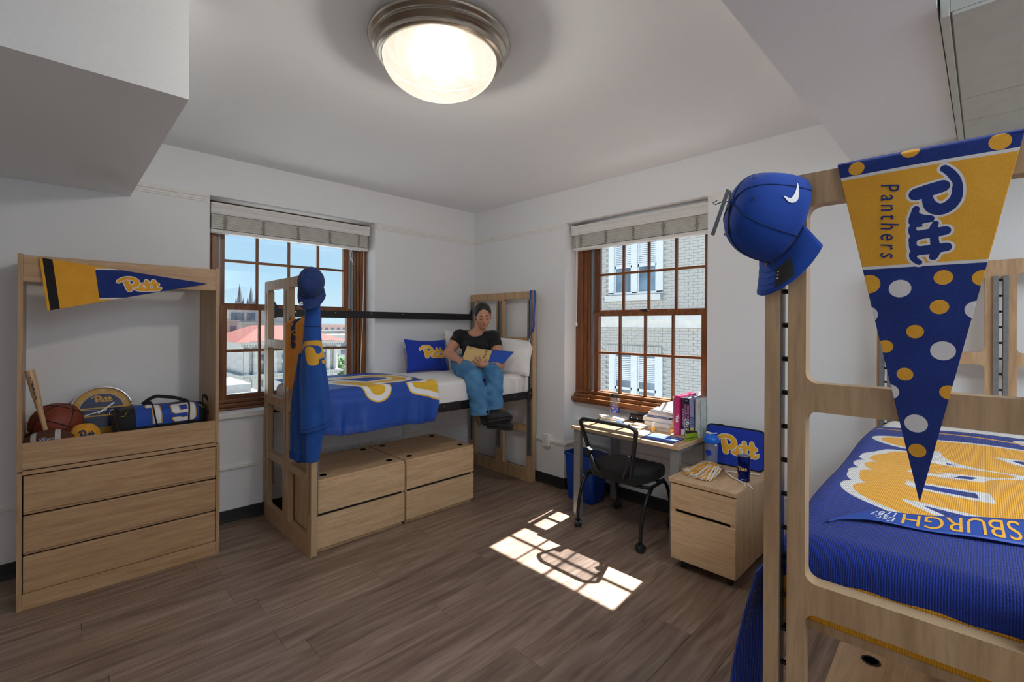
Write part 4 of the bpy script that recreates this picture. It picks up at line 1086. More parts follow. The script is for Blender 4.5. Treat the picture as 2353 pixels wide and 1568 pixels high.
mpS, inS = hang([.60, .66, .72, .85, .95, 1.08, 1.20, 1.32], [-.302, -.305, -.30, -.284, -.265, -.238, -.19, -.15], [-.075, -.07, -.075, -.10, -.115, -.13, -.13, -.12], .038, .006, 2.0)
sl = printed('sleeve', (-.32, -.05, .605, 1.31), (40, 70), [], ['hoodie_blue'], mpS, ho, True, inS, .006)
cu = MB()
for k in range(30):
    s = -.298+k*.0078; p = mpS(np.array([s]*2), np.array([.61, .655])); cu.tube([p[0]+(-.005, 0, 0), p[1]+(-.005, 0, 0)], .0026, 4)
cu.build('cuff', 'hoodie_blue', sl)
mpI, inI = hang([.62, .66, .70, .80, .92, 1.0], [-.055, -.06, -.075, -.08, -.08, -.07], [.035, .045, .055, .07, .08, .08], .030, .005, 4.0)
sl = printed('sleeve', (-.09, .09, .625, 1.0), (30, 50), [], ['hoodie_blue'], mpI, ho, True, inI, .006)
# orange shirt tucked behind the hoodie
def shirt_map(y, z):
    q = (y+.56)/-.36; x = BX0-.012-.010*np.abs(np.sin(q*11+z*2.5))-.006*np.sin(q*27-z*6)-.008*sm(1.3, 1.0, z)
    top = sm(1.50, 1.545, z); x = x+top*.035
    return np.stack([x, y, z+.0*y], 1)
sh_in = lambda U, V: np.maximum(np.maximum(U-(-.556+.02*(V-1.54)), (-.90+.12*sm(1.5, 1.05, V))-U), np.maximum(V-(1.545+.012*np.sin(U*30)), (1.065-.13*(U+.556)*-1*-1*0+.0-.10*(-.556-U)*0+.008*np.sin(U*40))-V))
tfS = lambda U, V: ((V-1.20)/.42, (U+.93)/.46)
st_ = printed('team_shirt', (-.95, -.54, 1.04, 1.57), (60, 76), wordmark(0, 1, .01, lambda U, V: ((1.585-V)/.26, (U+.79)/.36)), ['shirt_orange', 'print_navy'], shirt_map, None, True, sh_in, .004)
tag(st_, 'crumpled orange shirt with navy print hanging beside the blue hoodie', 'shirt')

# caps -------------------------------------------------------------
def cap(name, o, ax, fw_, mat, label, group=None, a=.100, b=.080, h=.115, brim=.072, droop=.35, seam='cap_navy', k=1.0, dent=0.0):
    """ax: from the opening to the button, fw_: towards the brim"""
    Zc = unit(ax); X_ = np.array(fw_, float); X_ = unit(X_-Zc*(X_@Zc)); Y_ = np.cross(Zc, X_); o = np.array(o, float)
    root = thing(name, label, 'cap', tuple(o), 0, group)
    def dome(th, ph, off=0.0):
        """th round, ph 0 at the rim .. 1 at the button"""
        th = np.asarray(th, float); ph = np.asarray(ph, float); c = np.cos(ph*math.pi/2)**.72; s_ = np.sin(ph*math.pi/2)**.85
        x = (a+off)*c*np.cos(th)*(1+.04*np.cos(th)); y = (b+off)*c*np.sin(th); z = (h+off)*s_
        z = z+.0; x = x+.012*s_*(np.cos(th)*c); dd = dent*np.exp(-((np.cos(th-2.6)-1)**2)*3)*np.sin(ph*math.pi)
        sc = 1-dd
        return o+np.multiply.outer(x*sc, X_)+np.multiply.outer(y*sc, Y_)+np.multiply.outer(z, Zc)
    mb = MB(); mb.grid(lambda u, v: tuple(dome(2*math.pi*u, v)), 60, 18, closeu=True); cr_ = mb.build('crown', mat, root, smooth=True)
    cr_.modifiers.new('solid', 'SOLIDIFY').thickness = .003
    for i in range(6):
        sm_ = MB(); t0 = math.pi*i/3+math.pi/6*0
        sm_.tube([dome(t0, q, .0008) for q in np.linspace(0, .98, 14)], .0011, 5); sm_.build('seam', seam, cr_)
        ey = MB(); c_ = dome(t0+math.pi/6, .62, .0012); ey.lathe([(.0015, 0), (.0032, 0), (.0032, .001), (.0015, .001)], c_, 10, ax=unit(c_-o)); ey.build('eyelet', seam, cr_)
    mb = MB(); mb.lathe([(0, .006), (.006, .004), (.0075, 0)], dome(0, 1.0), 12, ax=Zc); mb.build('button', mat, root, smooth=True)
    def br(u, v, lift=0.0):
        th = (u-.5)*2*R(74); r0x, r0y = a*1.04*math.cos(th), b*math.sin(th)
        ext = brim*v*(max(0, math.cos(th*1.05))**.55)
        x = r0x+ext; y = r0y*(1+.10*v); z = (-droop*(y/.08)**2*.055-droop*.05*ext)*min(1, v*1.1)**.8+lift
        return o+X_*x+Y_*y+Zc*z
    mb = MB(); mb.grid(lambda u, v: tuple(br(u, v)), 40, 10); bm_ = mb.build('brim', mat, root, smooth=True); q = bm_.modifiers.new('solid', 'SOLIDIFY'); q.thickness = .0035; q.offset = 0
    for v in (.3, .5, .7, .88):
        mb = MB(); mb.tube([br(u, v, .0022) for u in np.linspace(.06, .94, 40)], .0006, 4); mb.build('brim_stitching', seam, bm_)
    mb = MB(); mb.grid(lambda u, v: tuple(dome(2*math.pi*u, v*.14, -.003)), 60, 2, closeu=True); mb.build('sweatband', seam, root, smooth=True)
    return root, dome, br, (X_, Y_, Zc)
cA_, dA, bA, fA = cap('navy_cap', (-2.185, -1.0, 1.765), (-.50, -.76, .40), (-.22, -.30, -.92), 'cap_navy', 'dark blue cap hung on the bed corner post above the hoodie', a=.100, b=.080, h=.085, brim=.080, droop=.7, seam='ink_blue')
tg = MB(); tg.lathe([(0, 0), (.014, 0), (.014, .0012), (0, .0012)], bA(.30, .72, .004), 20, ax=fA[2]); tgo = tg.build('size_sticker', 'ink_white', cA_)
tg = MB(); c_ = bA(.30, .72, .0056)
tg.tube([c_+fA[1]*q*.006+fA[0]*p*.007 for q, p in ((-1, -.6), (0, .7), (1, -.6))], .0012, 4); tg.tube([c_+fA[1]*q*.006+fA[0]*p*.007 for q, p in ((-1, .6), (0, .1), (1, .6))], .0012, 4); tg.build('sticker_print', 'ink_black', tgo)

# blue cap on the near bed corner
axB = unit(np.array((-.735, .60, .27))); fwB = np.array((-.27, .27, -.92))
cB2, dB, bB2, fB = cap('blue_cap', tuple(bB(.015, .905, 1.745)), axB, fwB, 'cap_blue', 'royal blue cap hung on the bed panel corner beside the big pennant', a=.098, b=.078, h=.125, brim=.075, droop=.8, seam='cap_navy', dent=.10)
def on_dome(d, frame_, th, ph, off=.0015):
    p = d(th, ph, off); e = 1e-3
    tu = d(th+e, ph, off)-p; tv = d(th, ph+e, off)-p; tu = unit(tu); tv = unit(tv-tu*(tv@tu)); return p, tu, tv
sw = spl([(0.0, .046, .0005), (.001, .024, .0024), (.003, .009, .0044), (.009, .003, .0040), (.020, .009, .0008)], 6)

# swoosh mark on the side facing the room
_cam_side = 1 if (dB(math.pi/2, .3)-dB(-math.pi/2, .3))@(CAM-Vector(dB(0, .5))) > 0 else -1
def swm(U, V):
    th = _cam_side*(1.72+.0)+_cam_side*0*U; P = []
    for u_, v_ in zip(U, V):
        P.append(dB(_cam_side*(1.66+v_/.085), .12+u_/.15, .0018))
    return np.array(P)
w_ = printed('swoosh_mark', (-.01, .045, -.005, .065), (44, 56), [(lambda U, V: capsule2(U, V, [sw]), 1)], ['cap_blue', 'ink_white'], swm, cB2, False)
if w_: w_['label'] = 'white curved check mark'
# brim sticker and hang tags
stk = MB(); stk.grid(lambda u, v: tuple(bB2(.5+_cam_side*(.30-.16*u), .30+.6*v, .0035)), 8, 8); so_ = stk.build('brim_sticker', 'black_plastic', cB2); so_['label'] = 'dark grey sticker'
for v_ in (.45, .55, .65): 
    q = MB(); q.tube([bB2(.5+_cam_side*(.17+.0*k), v_+.02*k, .0045) for k in range(2)], .0015, 4); q.build('sticker_print', 'ink_white', so_)
tp = dB(0, 1.0)+fB[2]*.006
for k, (dx, ln, wd) in enumerate(((-.030, .105, .008), (-.004, .095, .006))):
    t_dir = unit(np.array((-.7127, .7015, 0))*(.34 if k == 0 else .02)+np.array((0, 0, -1))); sd = unit(np.cross(t_dir, (.7, .71, 0)))
    mb = MB(); mb.obox(tp+t_dir*(ln/2-.012)+np.array((-.02*(k == 0), .0, .01)), sd, np.cross(t_dir, sd), t_dir, wd*.5, .0006, ln/2); mb.build('hang_tag', 'black_plastic', cB2)
mb = MB(); mb.tube([tp, tp+np.array((-.014, .012, -.002)), tp+np.array((-.024, .022, -.008)), tp+np.array((-.028, .026, -.004)), tp+np.array((-.020, .02, .001))], .0012, 5); mb.build('tag_string', 'black_plastic', cB2)

# lanyard on the far panel of bed A
la = thing('lanyard', 'blue lanyard with a clear badge clip hung on the far panel post', 'lanyard', (BX0+BL-.04, BY0+.02, 1.35))
xl = BX0+BL-.038-.006
def ribbon(pts, wdir, w, t=.0012):
    mb = MB(); n = len(pts); P = [np.array(p, float) for p in pts]; vs = []
    for i in range(n):
        tg_ = unit(P[min(i+1, n-1)]-P[max(i-1, 0)]); wd_ = unit(np.array(wdir, float)-tg_*(np.array(wdir, float)@tg_)); nn_2 = np.cross(tg_, wd_)
        vs += [P[i]+wd_*w/2+nn_2*t/2, P[i]-wd_*w/2+nn_2*t/2, P[i]-wd_*w/2-nn_2*t/2, P[i]+wd_*w/2-nn_2*t/2]
    fs = [(i*4+k, i*4+(k+1) % 4, i*4+4+(k+1) % 4, i*4+4+k) for i in range(n-1) for k in range(4)]+[(3, 2, 1, 0), tuple(4*(n-1)+k for k in range(4))]
    return mb.add(vs, fs)
sp3 = lambda *p: spl(p, 6)
ribbon(sp3((xl, -.958, 1.40), (xl-.002, -.960, 1.55), (xl-.001, -.958, 1.70), (xl-.001, -.956, 1.80), (xl+.004, -.956, 1.837), (xl+.02, -.956, 1.8415), (xl+.04, -.958, 1.838)), (0, 1, 0), .020).build('strap', 'plastic_blue', la)
st2 = ribbon(sp3((xl, -.966, 1.42), (xl-.002, -.990, 1.455), (xl-.006, -1.006, 1.50), (xl-.004, -1.004, 1.60), (xl+.012, -1.000, 1.72), (xl+.018, -.997, 1.80), (xl+.022, -.985, 1.838)), (.5, -.5, 0), .018).build('strap', 'plastic_blue', la)
tx = text_on('strap_print', 'PITT', lambda x, y: np.array((xl-.0085+.002*x/.06, -.9995, 1.505+x))+np.array((0, -.6*y, 0)), 'ink_gold', st2, .016, .055)
mb = MB(); mb.box(xl-.006, xl-.001, -.974, -.942, 1.345, 1.378); mb.build('badge_clip', 'white_plastic', la, bevel=.001); mb = MB(); mb.box(xl-.007, xl-.002, -.966, -.950, 1.378, 1.402); mb.build('buckle', 'chrome', la, bevel=.001); mb = MB(); mb.box(xl-.007, xl-.002, -.972, -.944, 1.312, 1.344); mb.build('buckle', 'black_plastic', la, bevel=.001)

# ------------------------------------------------------------------ big hanging pennant on the near bed panel
PC = .6735
def penn(U, V):
    """U right from the pennant axis, V height above its tip"""
    U = np.asarray(U, float); V = np.asarray(V, float); top = .652
    q = np.clip(V-top, 0, .05)/.05*math.pi/2*1.0
    lx = -.008-.006*np.sin(V*6)*(1-V/.66)-.004*np.cos(U*18)*(V/.66)
    lx = np.where(V > top, -.008+.024*np.sin(q), lx); z = 1.181+np.where(V > top, top+.008*np.sin(q*2), V)
    y = PC-U
    P = np.array((-2.18, -4.597, 0))[None]+np.outer(lx, (cB_, sB_, 0))+np.outer(y, (-sB_, cB_, 0)); P[:, 2] = z; return P
pin = lambda U, V: np.maximum(np.abs(U)-.1275*np.minimum(V, .652)/.645, V-.70)
navy_low = lambda U, V: V-.437; white_a = lambda U, V: np.abs(V-.4395)-.0028; hem_top = lambda U, V: .625-V; white_b = lambda U, V: np.abs(V-.6235)-.003
dots = [(0, .750, 1.589, .018), (1, .703, 1.578, .0165), (0, .643, 1.595, .013), (0, .593, 1.591, .0135), (1, .752, 1.529, .0165), (0, .648, 1.542, .013), (1, .600, 1.536, .0155), (0, .681, 1.497, .0125), (0, .724, 1.468, .012), (1, .643, 1.463, .017), (0, .695, 1.417, .012), (1, .717, 1.382, .014), (0, .635, 1.389, .0125), (1, .679, 1.327, .0165), (0, .677, 1.277, .0125), (0, .771, 1.821, .013), (0, .689, 1.836, .014), (0, .573, 1.822, .014)]
def dotf(kind): return lambda U, V: np.min(np.stack([np.hypot(U-(PC-a), V-(z-1.181))-r for k, a, z, r in dots if k == kind]), 0)
tfP = lambda U, V: ((.6165-V)/.178, (U+.020)/.178)
flds = [(navy_low, 1), (white_a, 2), (hem_top, 1), (white_b, 2), (dotf(1), 2), (dotf(0), 0)]
flds = [(lambda U, V: np.full(U.shape, -1.), 1), (lambda U, V: np.maximum(V-.6235, .437-V), 3), (white_a, 2), (white_b, 2), (dotf(1), 2), (dotf(0), 3)]+wordmark(2, 1, .022, tfP)
pn_ = printed('hanging_pennant', (-.132, .132, .0, .70), (132, 300), flds, ['felt_blue', 'felt_blue', 'felt_white', 'felt_gold'], penn, None, True, pin, .002)
tag(pn_, 'large gold and blue dotted pennant hanging over the near bed end panel', 'pennant')
v, f = text_arrays('Panthers', .040, shear=.25, spacing=1.35)
v[:, 0] *= .143/(v[:, 0].max()-v[:, 0].min())
P = penn(-.0465+v[:, 1]*1.0, .601-v[:, 0]); P = P-np.array((cB_, sB_, 0))*.0022
lt_ = make_obj('lettering', P, f, 'felt_blue', pn_); lt_['label'] = 'dark blue lettering reading Panthers'

# ------------------------------------------------------------------ knitted throw on the near bed (local x along the bed, y across; s beyond the edges)
def throw(U, V):
    """U along the bed (0 = foot edge of the mattress at .045), V across"""
    U = np.asarray(U, float); V = np.asarray(V, float); r = .055
    top = 1.034+.006*np.sin(U*7+V*5)+.004*np.sin(V*11-U*3)
    e = .10; dn = np.maximum(e-U, 0); q = np.clip(dn, 0, r*1.57)/r; dr = np.maximum(dn-r*1.57, 0)
    x = np.where(U > e, U, e-r*np.sin(q)); z = top-r*(1-np.cos(q))-dr
    e2 = .872; dv = np.maximum(V-e2, 0); q2 = np.clip(dv, 0, r*1.57)/r; dr2 = np.maximum(dv-r*1.57, 0)
    y = np.where(V < e2, V, e2+r*np.sin(q2))+.01*sm(0, .1, dr2)*np.sin(U*14); z = z-r*(1-np.cos(q2))-dr2
    P = np.array((-2.18, -4.597, 0))[None]+np.outer(x, (cB_, sB_, 0))+np.outer(y, (-sB_, cB_, 0)); P[:, 2] = z; return P
tfT = lambda U, V: (.965-(U-.40)/1.30, .02+(.835-V)/1.75)
th_in = lambda U, V: np.maximum(U-(1.70+.03*np.sin(V*6)), V-(.985+.012*np.sin(U*9)))
far = lambda U, V: np.abs(U-1.585)-.010
yb_ = lambda U, V: U-(-.004+.002*np.sin(V*60))
fl2 = wordmark(1, 2, .017, tfT)+[(far, 2), (yb_, 2)]
tw = printed('knitted_throw', (-.115, 1.75, .02, 1.0), (186, 110), fl2, ['knit_blue', 'knit_white', 'knit_gold'], throw, None, True, th_in, .008)
tag(tw, 'blue knitted throw with a large gold script word on the near bed', 'throw')
# its free corner hanging off the side by the foot panel
def cornr(u, v, off=0.0):
    z = .93-.66*v; w = .06+.20*v-.04*v*v
    x = .035+.24*u*(.6+.7*v)-.06*v+.025*math.sin(v*5+u*3)+off*.4; y = .955+.035*math.sin(u*5+1+v*3)*(.3+v)+.07*math.sin(min(1, v*1.6)*1.4)-.03*v+off
    return tuple(bB(x, y, z))
mb = MB(); mb.grid(lambda u, v: cornr(u, v), 30, 40); cd_ = mb.build('hanging_corner', 'knit_blue', tw, smooth=True); q = cd_.modifiers.new('solid', 'SOLIDIFY'); q.thickness = .008
mb = MB(); mb.grid(lambda u, v: cornr(.30+.6*u, .25+.72*v, .012), 20, 20); cd2 = mb.build('reverse_side', 'cotton_tan', tw, smooth=True); cd2['label'] = 'tan reverse side of the knit'
q = cd2.modifiers.new('solid', 'SOLIDIFY'); q.thickness = .004

# felt strip pennant lying across the throw, lettering upside down to the camera
def stripm(S_, W_):
    """S_ from its tip (0) along the strip, W_ across (0 = camera side .. 1)"""
    S_ = np.asarray(S_, float); a = np.interp(S_, [0, .03, .08, .15, .24, .37, .5, .62], [.848, .825, .780, .722, .64, .52, .40, .29])
    lo = np.interp(S_, [0, .03, .08, .15, .24, .37, .5, .62], [.165, .205, .232, .256, .286, .343, .39, .43]); hi = np.interp(S_, [0, .03, .08, .15, .24, .37, .5, .62], [.17, .222, .300, .343, .410, .51, .60, .67])
    x = lo+(hi-lo)*W_
    U, V = x, a; P = throw(U, V); P[:, 2] += .009+.004*np.sin(S_*16)**2; return P
sp = MB(); sp.grid(lambda u, v: tuple(stripm(np.array([u*.6]), np.array([v]))[0]), 60, 6); sp_ = sp.build('felt_strip', 'flag_blue', smooth=True); q = sp_.modifiers.new('solid', 'SOLIDIFY'); q.thickness = .0025; q.offset = 0
tag(sp_, 'long blue felt strip pennant with upside-down lettering on the throw', 'pennant')
def strip_text(body, s0, s1, w0, w1, mat, nm, shear=0.0):
    v, f = text_arrays(body, 1.0, shear=shear, res=4); lo, hi = v.min(0), v.max(0)
    # text runs towards the tip and its tops point to the camera side
    S_ = s1-(v[:, 0]-lo[0])/(hi[0]-lo[0])*(s1-s0); W_ = w1-(v[:, 1]-lo[1])/(hi[1]-lo[1])*(w1-w0)
    P = stripm(S_, W_); P[:, 2] += .0022; o = make_obj(nm, P, f, mat, sp_); o['label'] = nm.replace('_', ' ')+' on the strip'; return o
strip_text('Est.', .098, .142, .10, .46, 'ink_white', 'white_lettering', .2); strip_text('1787', .085, .142, .52, .90, 'ink_white', 'white_lettering', .2)
strip_text('OF PITTSBURGH', .155, .585, .12, .90, 'ink_gold', 'gold_lettering')
# ------------------------------------------------------------------ things in the hutch (shelf at z = .792)
SH = .792
# basketball
bc = np.array((-3.338, -.185, SH+.1205))
bb_ = thing('basketball', 'brown basketball with black seams in the open hutch', 'ball', (bc[0], bc[1], SH))
mb = MB(); mb.grid(lambda u, v: bc+.12*np.array((math.sin(math.pi*v)*math.cos(2*math.pi*u), math.sin(math.pi*v)*math.sin(2*math.pi*u), -math.cos(math.pi*v))), 48, 24, closeu=True); mb.build('ball_cover', 'basketball', bb_, smooth=True)
def circ(n_, off=0.0, rad=.12):
    n_ = unit(n_); h = np.array((0, 0, 1.)) if abs(n_[2]) < .9 else np.array((1., 0, 0)); a = unit(np.cross(n_, h)); b = np.cross(n_, a); r_ = math.sqrt(rad**2-off**2)
    return [bc+n_*off+(a*math.cos(t)+b*math.sin(t))*r_ for t in np.linspace(0, 2*math.pi, 48, endpoint=False)]
for n_, off in (((.45, .15, .9), 0), ((-.55, .75, .35), 0), ((.35, .35, .87), .075), ((.5, -.1, .86), -.072), ((-.8, -.35, .45), .0)):
    mb = MB(); mb.tube(circ(n_, off), .0028, 6, closed=True); mb.build('seam', 'black_plastic', bb_)
# small wooden bat
p0, p1 = np.array((-3.361, -.385, SH+.004)), np.array((-3.446, -.365, 1.245)); ax_ = unit(p1-p0); L_ = np.linalg.norm(p1-p0)
bt = thing('baseball_bat', 'small pale wooden baseball bat leaning in the hutch corner', 'bat', tuple(p0))
mb = MB(); mb.lathe([(0, 0), (.014, .001), (.015, .006), (.010, .012), (.009, .05), (.0105, .15), (.0135, .24), (.0185, .33), (.0205, .40), (.0205, L_-.004), (.019, L_), (0, L_)], p0, 24, ax=ax_); mb.build('bat_body', 'bat_wood', bt, smooth=40.0)
tc_ = unit(np.array(CAM)-p1); tc_ = unit(tc_-ax_*(tc_@ax_)); sd_ = np.cross(ax_, tc_)
tx = text_on('print', 'PITTSBURGH, PA', lambda x, y: p1-ax_*(.035+x)+tc_*(.0207-.4*y*y/.02)+sd_*(y-.004), 'ink_black', bt, .012, .13, bold=.0006); tx['label'] = 'black lettering'
# plush football
fc = np.array((-3.373, -.405, SH+.062)); fa = unit((1, -.10, .06))
fb = thing('plush_football', 'plush brown football with white stripes at the front of the hutch', 'ball', (fc[0], fc[1], SH))
fu = unit(np.cross(fa, (0, -1, .0))); fv = np.cross(fa, fu)
def ftb(t, a, off=0.0):
    r_ = .062*max(1e-4, (1-abs(t)**2.2))**.72
    return fc+fa*t*.112+(fu*math.cos(a)+fv*math.sin(a))*(r_+off)
mb = MB(); nu_, nv_ = 36, 40
vs = [ftb(-1+2*j/nv_, 2*math.pi*i/nu_) for j in range(nv_+1) for i in range(nu_)]
fs = [(j*nu_+i, j*nu_+(i+1) % nu_, (j+1)*nu_+(i+1) % nu_, (j+1)*nu_+i) for j in range(nv_) for i in range(nu_)]
ms = [1 if .33 < abs(-1+2*(j+.5)/nv_+.03) < .52 else 0 for j in range(nv_) for i in range(nu_)]
mb.add(vs, fs, ms); mb.build('plush_body', ['plush_brown', 'plush_white'], fb, smooth=True)
_af = min(np.linspace(0, 2*math.pi, 73), key=lambda a: -float((ftb(0, a)-fc)@unit(np.array(CAM)-fc+np.array((0, 0, .4)))))
_sg = 1 if (ftb(0, _af+.1)-ftb(0, _af))[2] > 0 else -1
o = printed('word_mark', (0, 1, 0, .45), (70, 34), wordmark(1, 2, .02, border=(1, .02)), ['plush_brown', 'print_white', 'print_navy'], lambda U, V: np.array([ftb(-.24+.56*u, _af+_sg*(v-.22)*1.15, .003) for u, v in zip(U, V)]), fb, False); o['label'] = 'navy script word with white outline'
# gold cap sitting on the shelf
cG, dG, bG, fG = cap('gold_cap', (-3.222, -.352, SH+.014), (.0, -.06, 1), (.05, -1, -.05), 'cap_gold', 'gold cap with a navy script word in the hutch', a=.092, b=.075, h=.112, brim=.03, droop=.3, seam='ink_gold', k=1)
_sx = 1 if (dG(.1, .4)-dG(-.1, .4))@np.array((.7127, -.7015, 0)) > 0 else -1
o = printed('word_mark', (0, 1, 0, .45), (80, 38), wordmark(0, 1, .02), ['cap_gold', 'print_navy'], lambda U, V: np.array([dG(_sx*(u-.5)*1.22, .18+v*1.02, .002) for u, v in zip(U, V)]), cG, False); o['label'] = 'navy script word'
# wall clock leaning on the wall
ck = thing('wall_clock', 'round chrome-rimmed blue and gold clock leaning behind the duffel bag', 'clock', (-3.132, -.09, SH))
cc_ = np.array((-3.132, -.085, SH+.157)); cn = unit((0, -1, .12)); cu_ = unit((0, .12, 1)); cr2 = np.array((1., 0, 0))
def cf(x, y, o=0.0): return cc_+cr2*x+cu_*y+cn*o
mb = MB(); mb.lathe([(.144, -.02), (.152, -.02), (.156, -.008), (.156, .008), (.152, .017), (.146, .018), (.141, .012), (.1405, .004)], cc_, 64, ax=cn, cap=False); mb.build('rim', 'chrome', ck, smooth=50.0)
mb = MB(); mb.lathe([(0, -.02), (.146, -.02)], cc_, 48, ax=cn); mb.build('back', 'black_plastic', ck)
face = [(lambda U, V: np.hypot(U, V)-.109, 1), (lambda U, V: np.hypot(U, V)-.1065, 2)]
face = [(lambda U, V: np.hypot(U, V)-.109, 2), (lambda U, V: np.hypot(U, V)-.1075, 1)]
face += [(lambda U, V: np.maximum(np.abs(V-.018)-.004, np.hypot(U, V)-.1075), 0), (lambda U, V: np.maximum(np.abs(V+.030)-.004, np.hypot(U, V)-.1075), 0)]
face += wordmark(0, 0, .02, lambda U, V: ((U+.052)/.105, (V-.052)/.105))
printed('dial', (-.142, .142, -.142, .142), (100, 100), face, ['print_gold', 'print_navy', 'print_white'], lambda U, V: cc_+np.outer(U, cr2)+np.outer(V, cu_)+cn*.002, ck, True, lambda U, V: np.hypot(U, V)-.1415)
for h_ in range(1, 13):
    a = math.pi/2-h_*math.pi/6; v, f = text_arrays(str(h_), .022 if h_ != 12 else .026, shear=.25, align='CENTER')
    o = make_obj('numeral', [cf(.125*math.cos(a)+x, .125*math.sin(a)+y, .003) for x, y, z in v], f, 'print_white', ck)
for nm, a, l, w in (('minute_hand', 196, .105, .0035), ('hour_hand', 38, .075, .0045), ('second_hand', 172, .118, .0008)):
    d_ = np.array((math.cos(R(a)), math.sin(R(a)))); s_ = np.array((-d_[1], d_[0])); mb = MB()
    mb.prism([tuple(-d_*.025+s_*w), tuple(d_*l+s_*w), tuple(d_*l-s_*w), tuple(-d_*.025-s_*w)], lambda x, y, z: cf(x, y, .006+.0012*z)); mb.build(nm, 'white_plastic', ck)
mb = MB(); mb.lathe([(0, .004), (.005, .004), (.005, .009), (0, .009)], cc_, 14, ax=cn); mb.build('hand_hub', 'chrome', ck)
glassy('clock_glass', (.97, .97, .97, 1), .035); mb = MB(); mb.lathe([(0, .0125), (.142, .0125)], cc_, 48, ax=cn, cap=False); mb.build('front_glass', 'clock_glass', ck)
# duffel bag
d0, d1 = np.array((-3.085, -.29, SH+.098)), np.array((-2.625, -.225, SH+.094)); da = unit(d1-d0); dl = np.linalg.norm(d1-d0); du = np.array((0, 0, 1.)); dv_ = np.cross(du, da)
df = thing('duffel_bag', 'black duffel bag with blue panel and number 19 in the hutch', 'bag', (-2.855, -.26, SH))
def duf(t, a, off=0.0):
    """t 0..1 along, a angle (0 up, towards the front for positive)"""
    e = 1-.20*abs(2*t-1)**5-.0; r_ = .100*e
    up, fr_ = math.cos(a), math.sin(a)
    q = 1/((abs(up)**2.6+abs(fr_)**2.6)**(1/2.6))
    rr2 = (r_*q+off)*(1-.05*math.sin(a*3+t*9)*(1-abs(fr_))); z = up*rr2*(1.0 if up < 0 else .96+.06*math.sin(t*8))
    return d0+da*dl*t-dv_*0+np.cross(da, du)*fr_*rr2*1.02*1.0+du*max(z, -.096)
mb = MB(); vs = []; fs = []; NU, NV = 40, 44
for j in range(NV+1):
    for i in range(NU): vs.append(duf(j/NV, 2*math.pi*i/NU))
for j in range(NV):
    for i in range(NU): fs.append((j*NU+i, j*NU+(i+1) % NU, (j+1)*NU+(i+1) % NU, (j+1)*NU+i))
n0 = len(vs); vs += [d0-da*.012, d1+da*.012]
fs += [(n0, (i+1) % NU, i) for i in range(NU)]+[(n0+1, NV*NU+i, NV*NU+(i+1) % NU) for i in range(NU)]
mb.add(vs, fs); mb.build('bag_body', 'duffel_black', df, smooth=55.0)
def dmap(off): return lambda U, V: np.array([duf(u, 1.02+(.5-v)*1.5, off) for u, v in zip(U, V)])
pn1 = printed('number_panel', (.17, .90, 0, 1), (60, 30), [], ['duffel_blue'], dmap(.002), df, True)
def poly_f(pts, w=.0):
    """signed field of a polygon (negative inside)"""
    P = np.array(pts)
    def fn(U, V):
        d = np.full(U.shape, 1e9); ins = np.zeros(U.shape, bool)
        for i in range(len(P)):
            a, b = P[i], P[(i+1) % len(P)]; e = b-a; t = np.clip(((U-a[0])*e[0]+(V-a[1])*e[1])/(e@e), 0, 1)
            d = np.minimum(d, np.hypot(U-a[0]-t*e[0], V-a[1]-t*e[1]))
            c = (a[1] > V) != (b[1] > V); ins ^= c & (U < (b[0]-a[0])*(V-a[1])/(b[1]-a[1]+1e-12)+a[0])
        return np.where(ins, -d, d)-w
    return fn
ar = .66; one = [(.27, .80), (.31, .92), (.455, .92), (.455, .05), (.345, .05), (.345, .72), (.29, .70)]
nine = [(.565, .92-.12), (.60, .92), (.83, .92), (.865, .80), (.865, .15), (.83, .03), (.60, .03), (.565, .14), (.565, .24), (.68, .24), (.68, .20), (.75, .20), (.75, .38), (.60, .38), (.565, .47)]
hole9 = [(.675, .52), (.755, .52), (.755, .78), (.675, .78)]
fA_, fB_, fC_ = poly_f(one), poly_f(nine), poly_f(hole9)
nf = [(lambda U, V: np.minimum(fA_(U, V), fB_(U, V)), 1), (lambda U, V: np.minimum(fA_(U, V), fB_(U, V))+.014, 2), (lambda U, V: fC_(U, V)-.013, 1), (fC_, 3)]
o = printed('number', (.24, .89, 0, .98), (70, 70), nf, ['duffel_blue', 'print_gold', 'print_white', 'duffel_blue'], dmap(.0032), pn1, False); o['label'] = 'white number 19 with gold edge'
for t_ in (.40, .78):
    mb = MB(); mb.tube([duf(t_-.10*(math.cos(a)*.5)*(t_ < .5)+.02*math.cos(a*2), a, .0065) for a in np.linspace(-1.5, 2.4, 26)], .013, 6, flat=((1, 0, 0), 1, .16)); mb.build('web_strap', 'black_cloth', df)
for off_, sg_ in ((.0, 1),):
    a0, a1 = duf(.28, .15, .004), duf(.80, .15, .004); mb = MB()
    q = spl([tuple(a0), tuple(a0+da*.03+du*.025), tuple(a0+da*.07+du*.043), tuple((a0+a1)/2+du*.040), tuple(a1-da*.06+du*.030), tuple(a1)], 6); mb.tube(q, .012, 6, flat=((0, 1, 0), .9, .16)); mb.build('carry_handle', 'black_cloth', df, smooth=True)
mb = MB(); q = spl([tuple(duf(.98, .5, .004)), tuple(duf(1, .3, .03)+du*.02), tuple(duf(1, .9, .03)+da*.02), tuple(duf(1, 1.5, .012)+da*.01)], 6); mb.tube(q, .010, 6, flat=((0, 0, 1), .3, 1)); mb.build('end_strap', 'black_cloth', df)
mb = MB(); q = spl([tuple(duf(.03, .5, .004)), tuple(duf(0, .4, .02)-da*.02), tuple(duf(0, .9, .025)-da*.025), tuple(duf(0, 1.6, .015)-da*.012), tuple(duf(.02, 2.2, .01))], 6); mb.tube(q, .010, 6, flat=((0, 0, 1), .3, 1)); es = mb.build('end_strap', 'black_cloth', df)
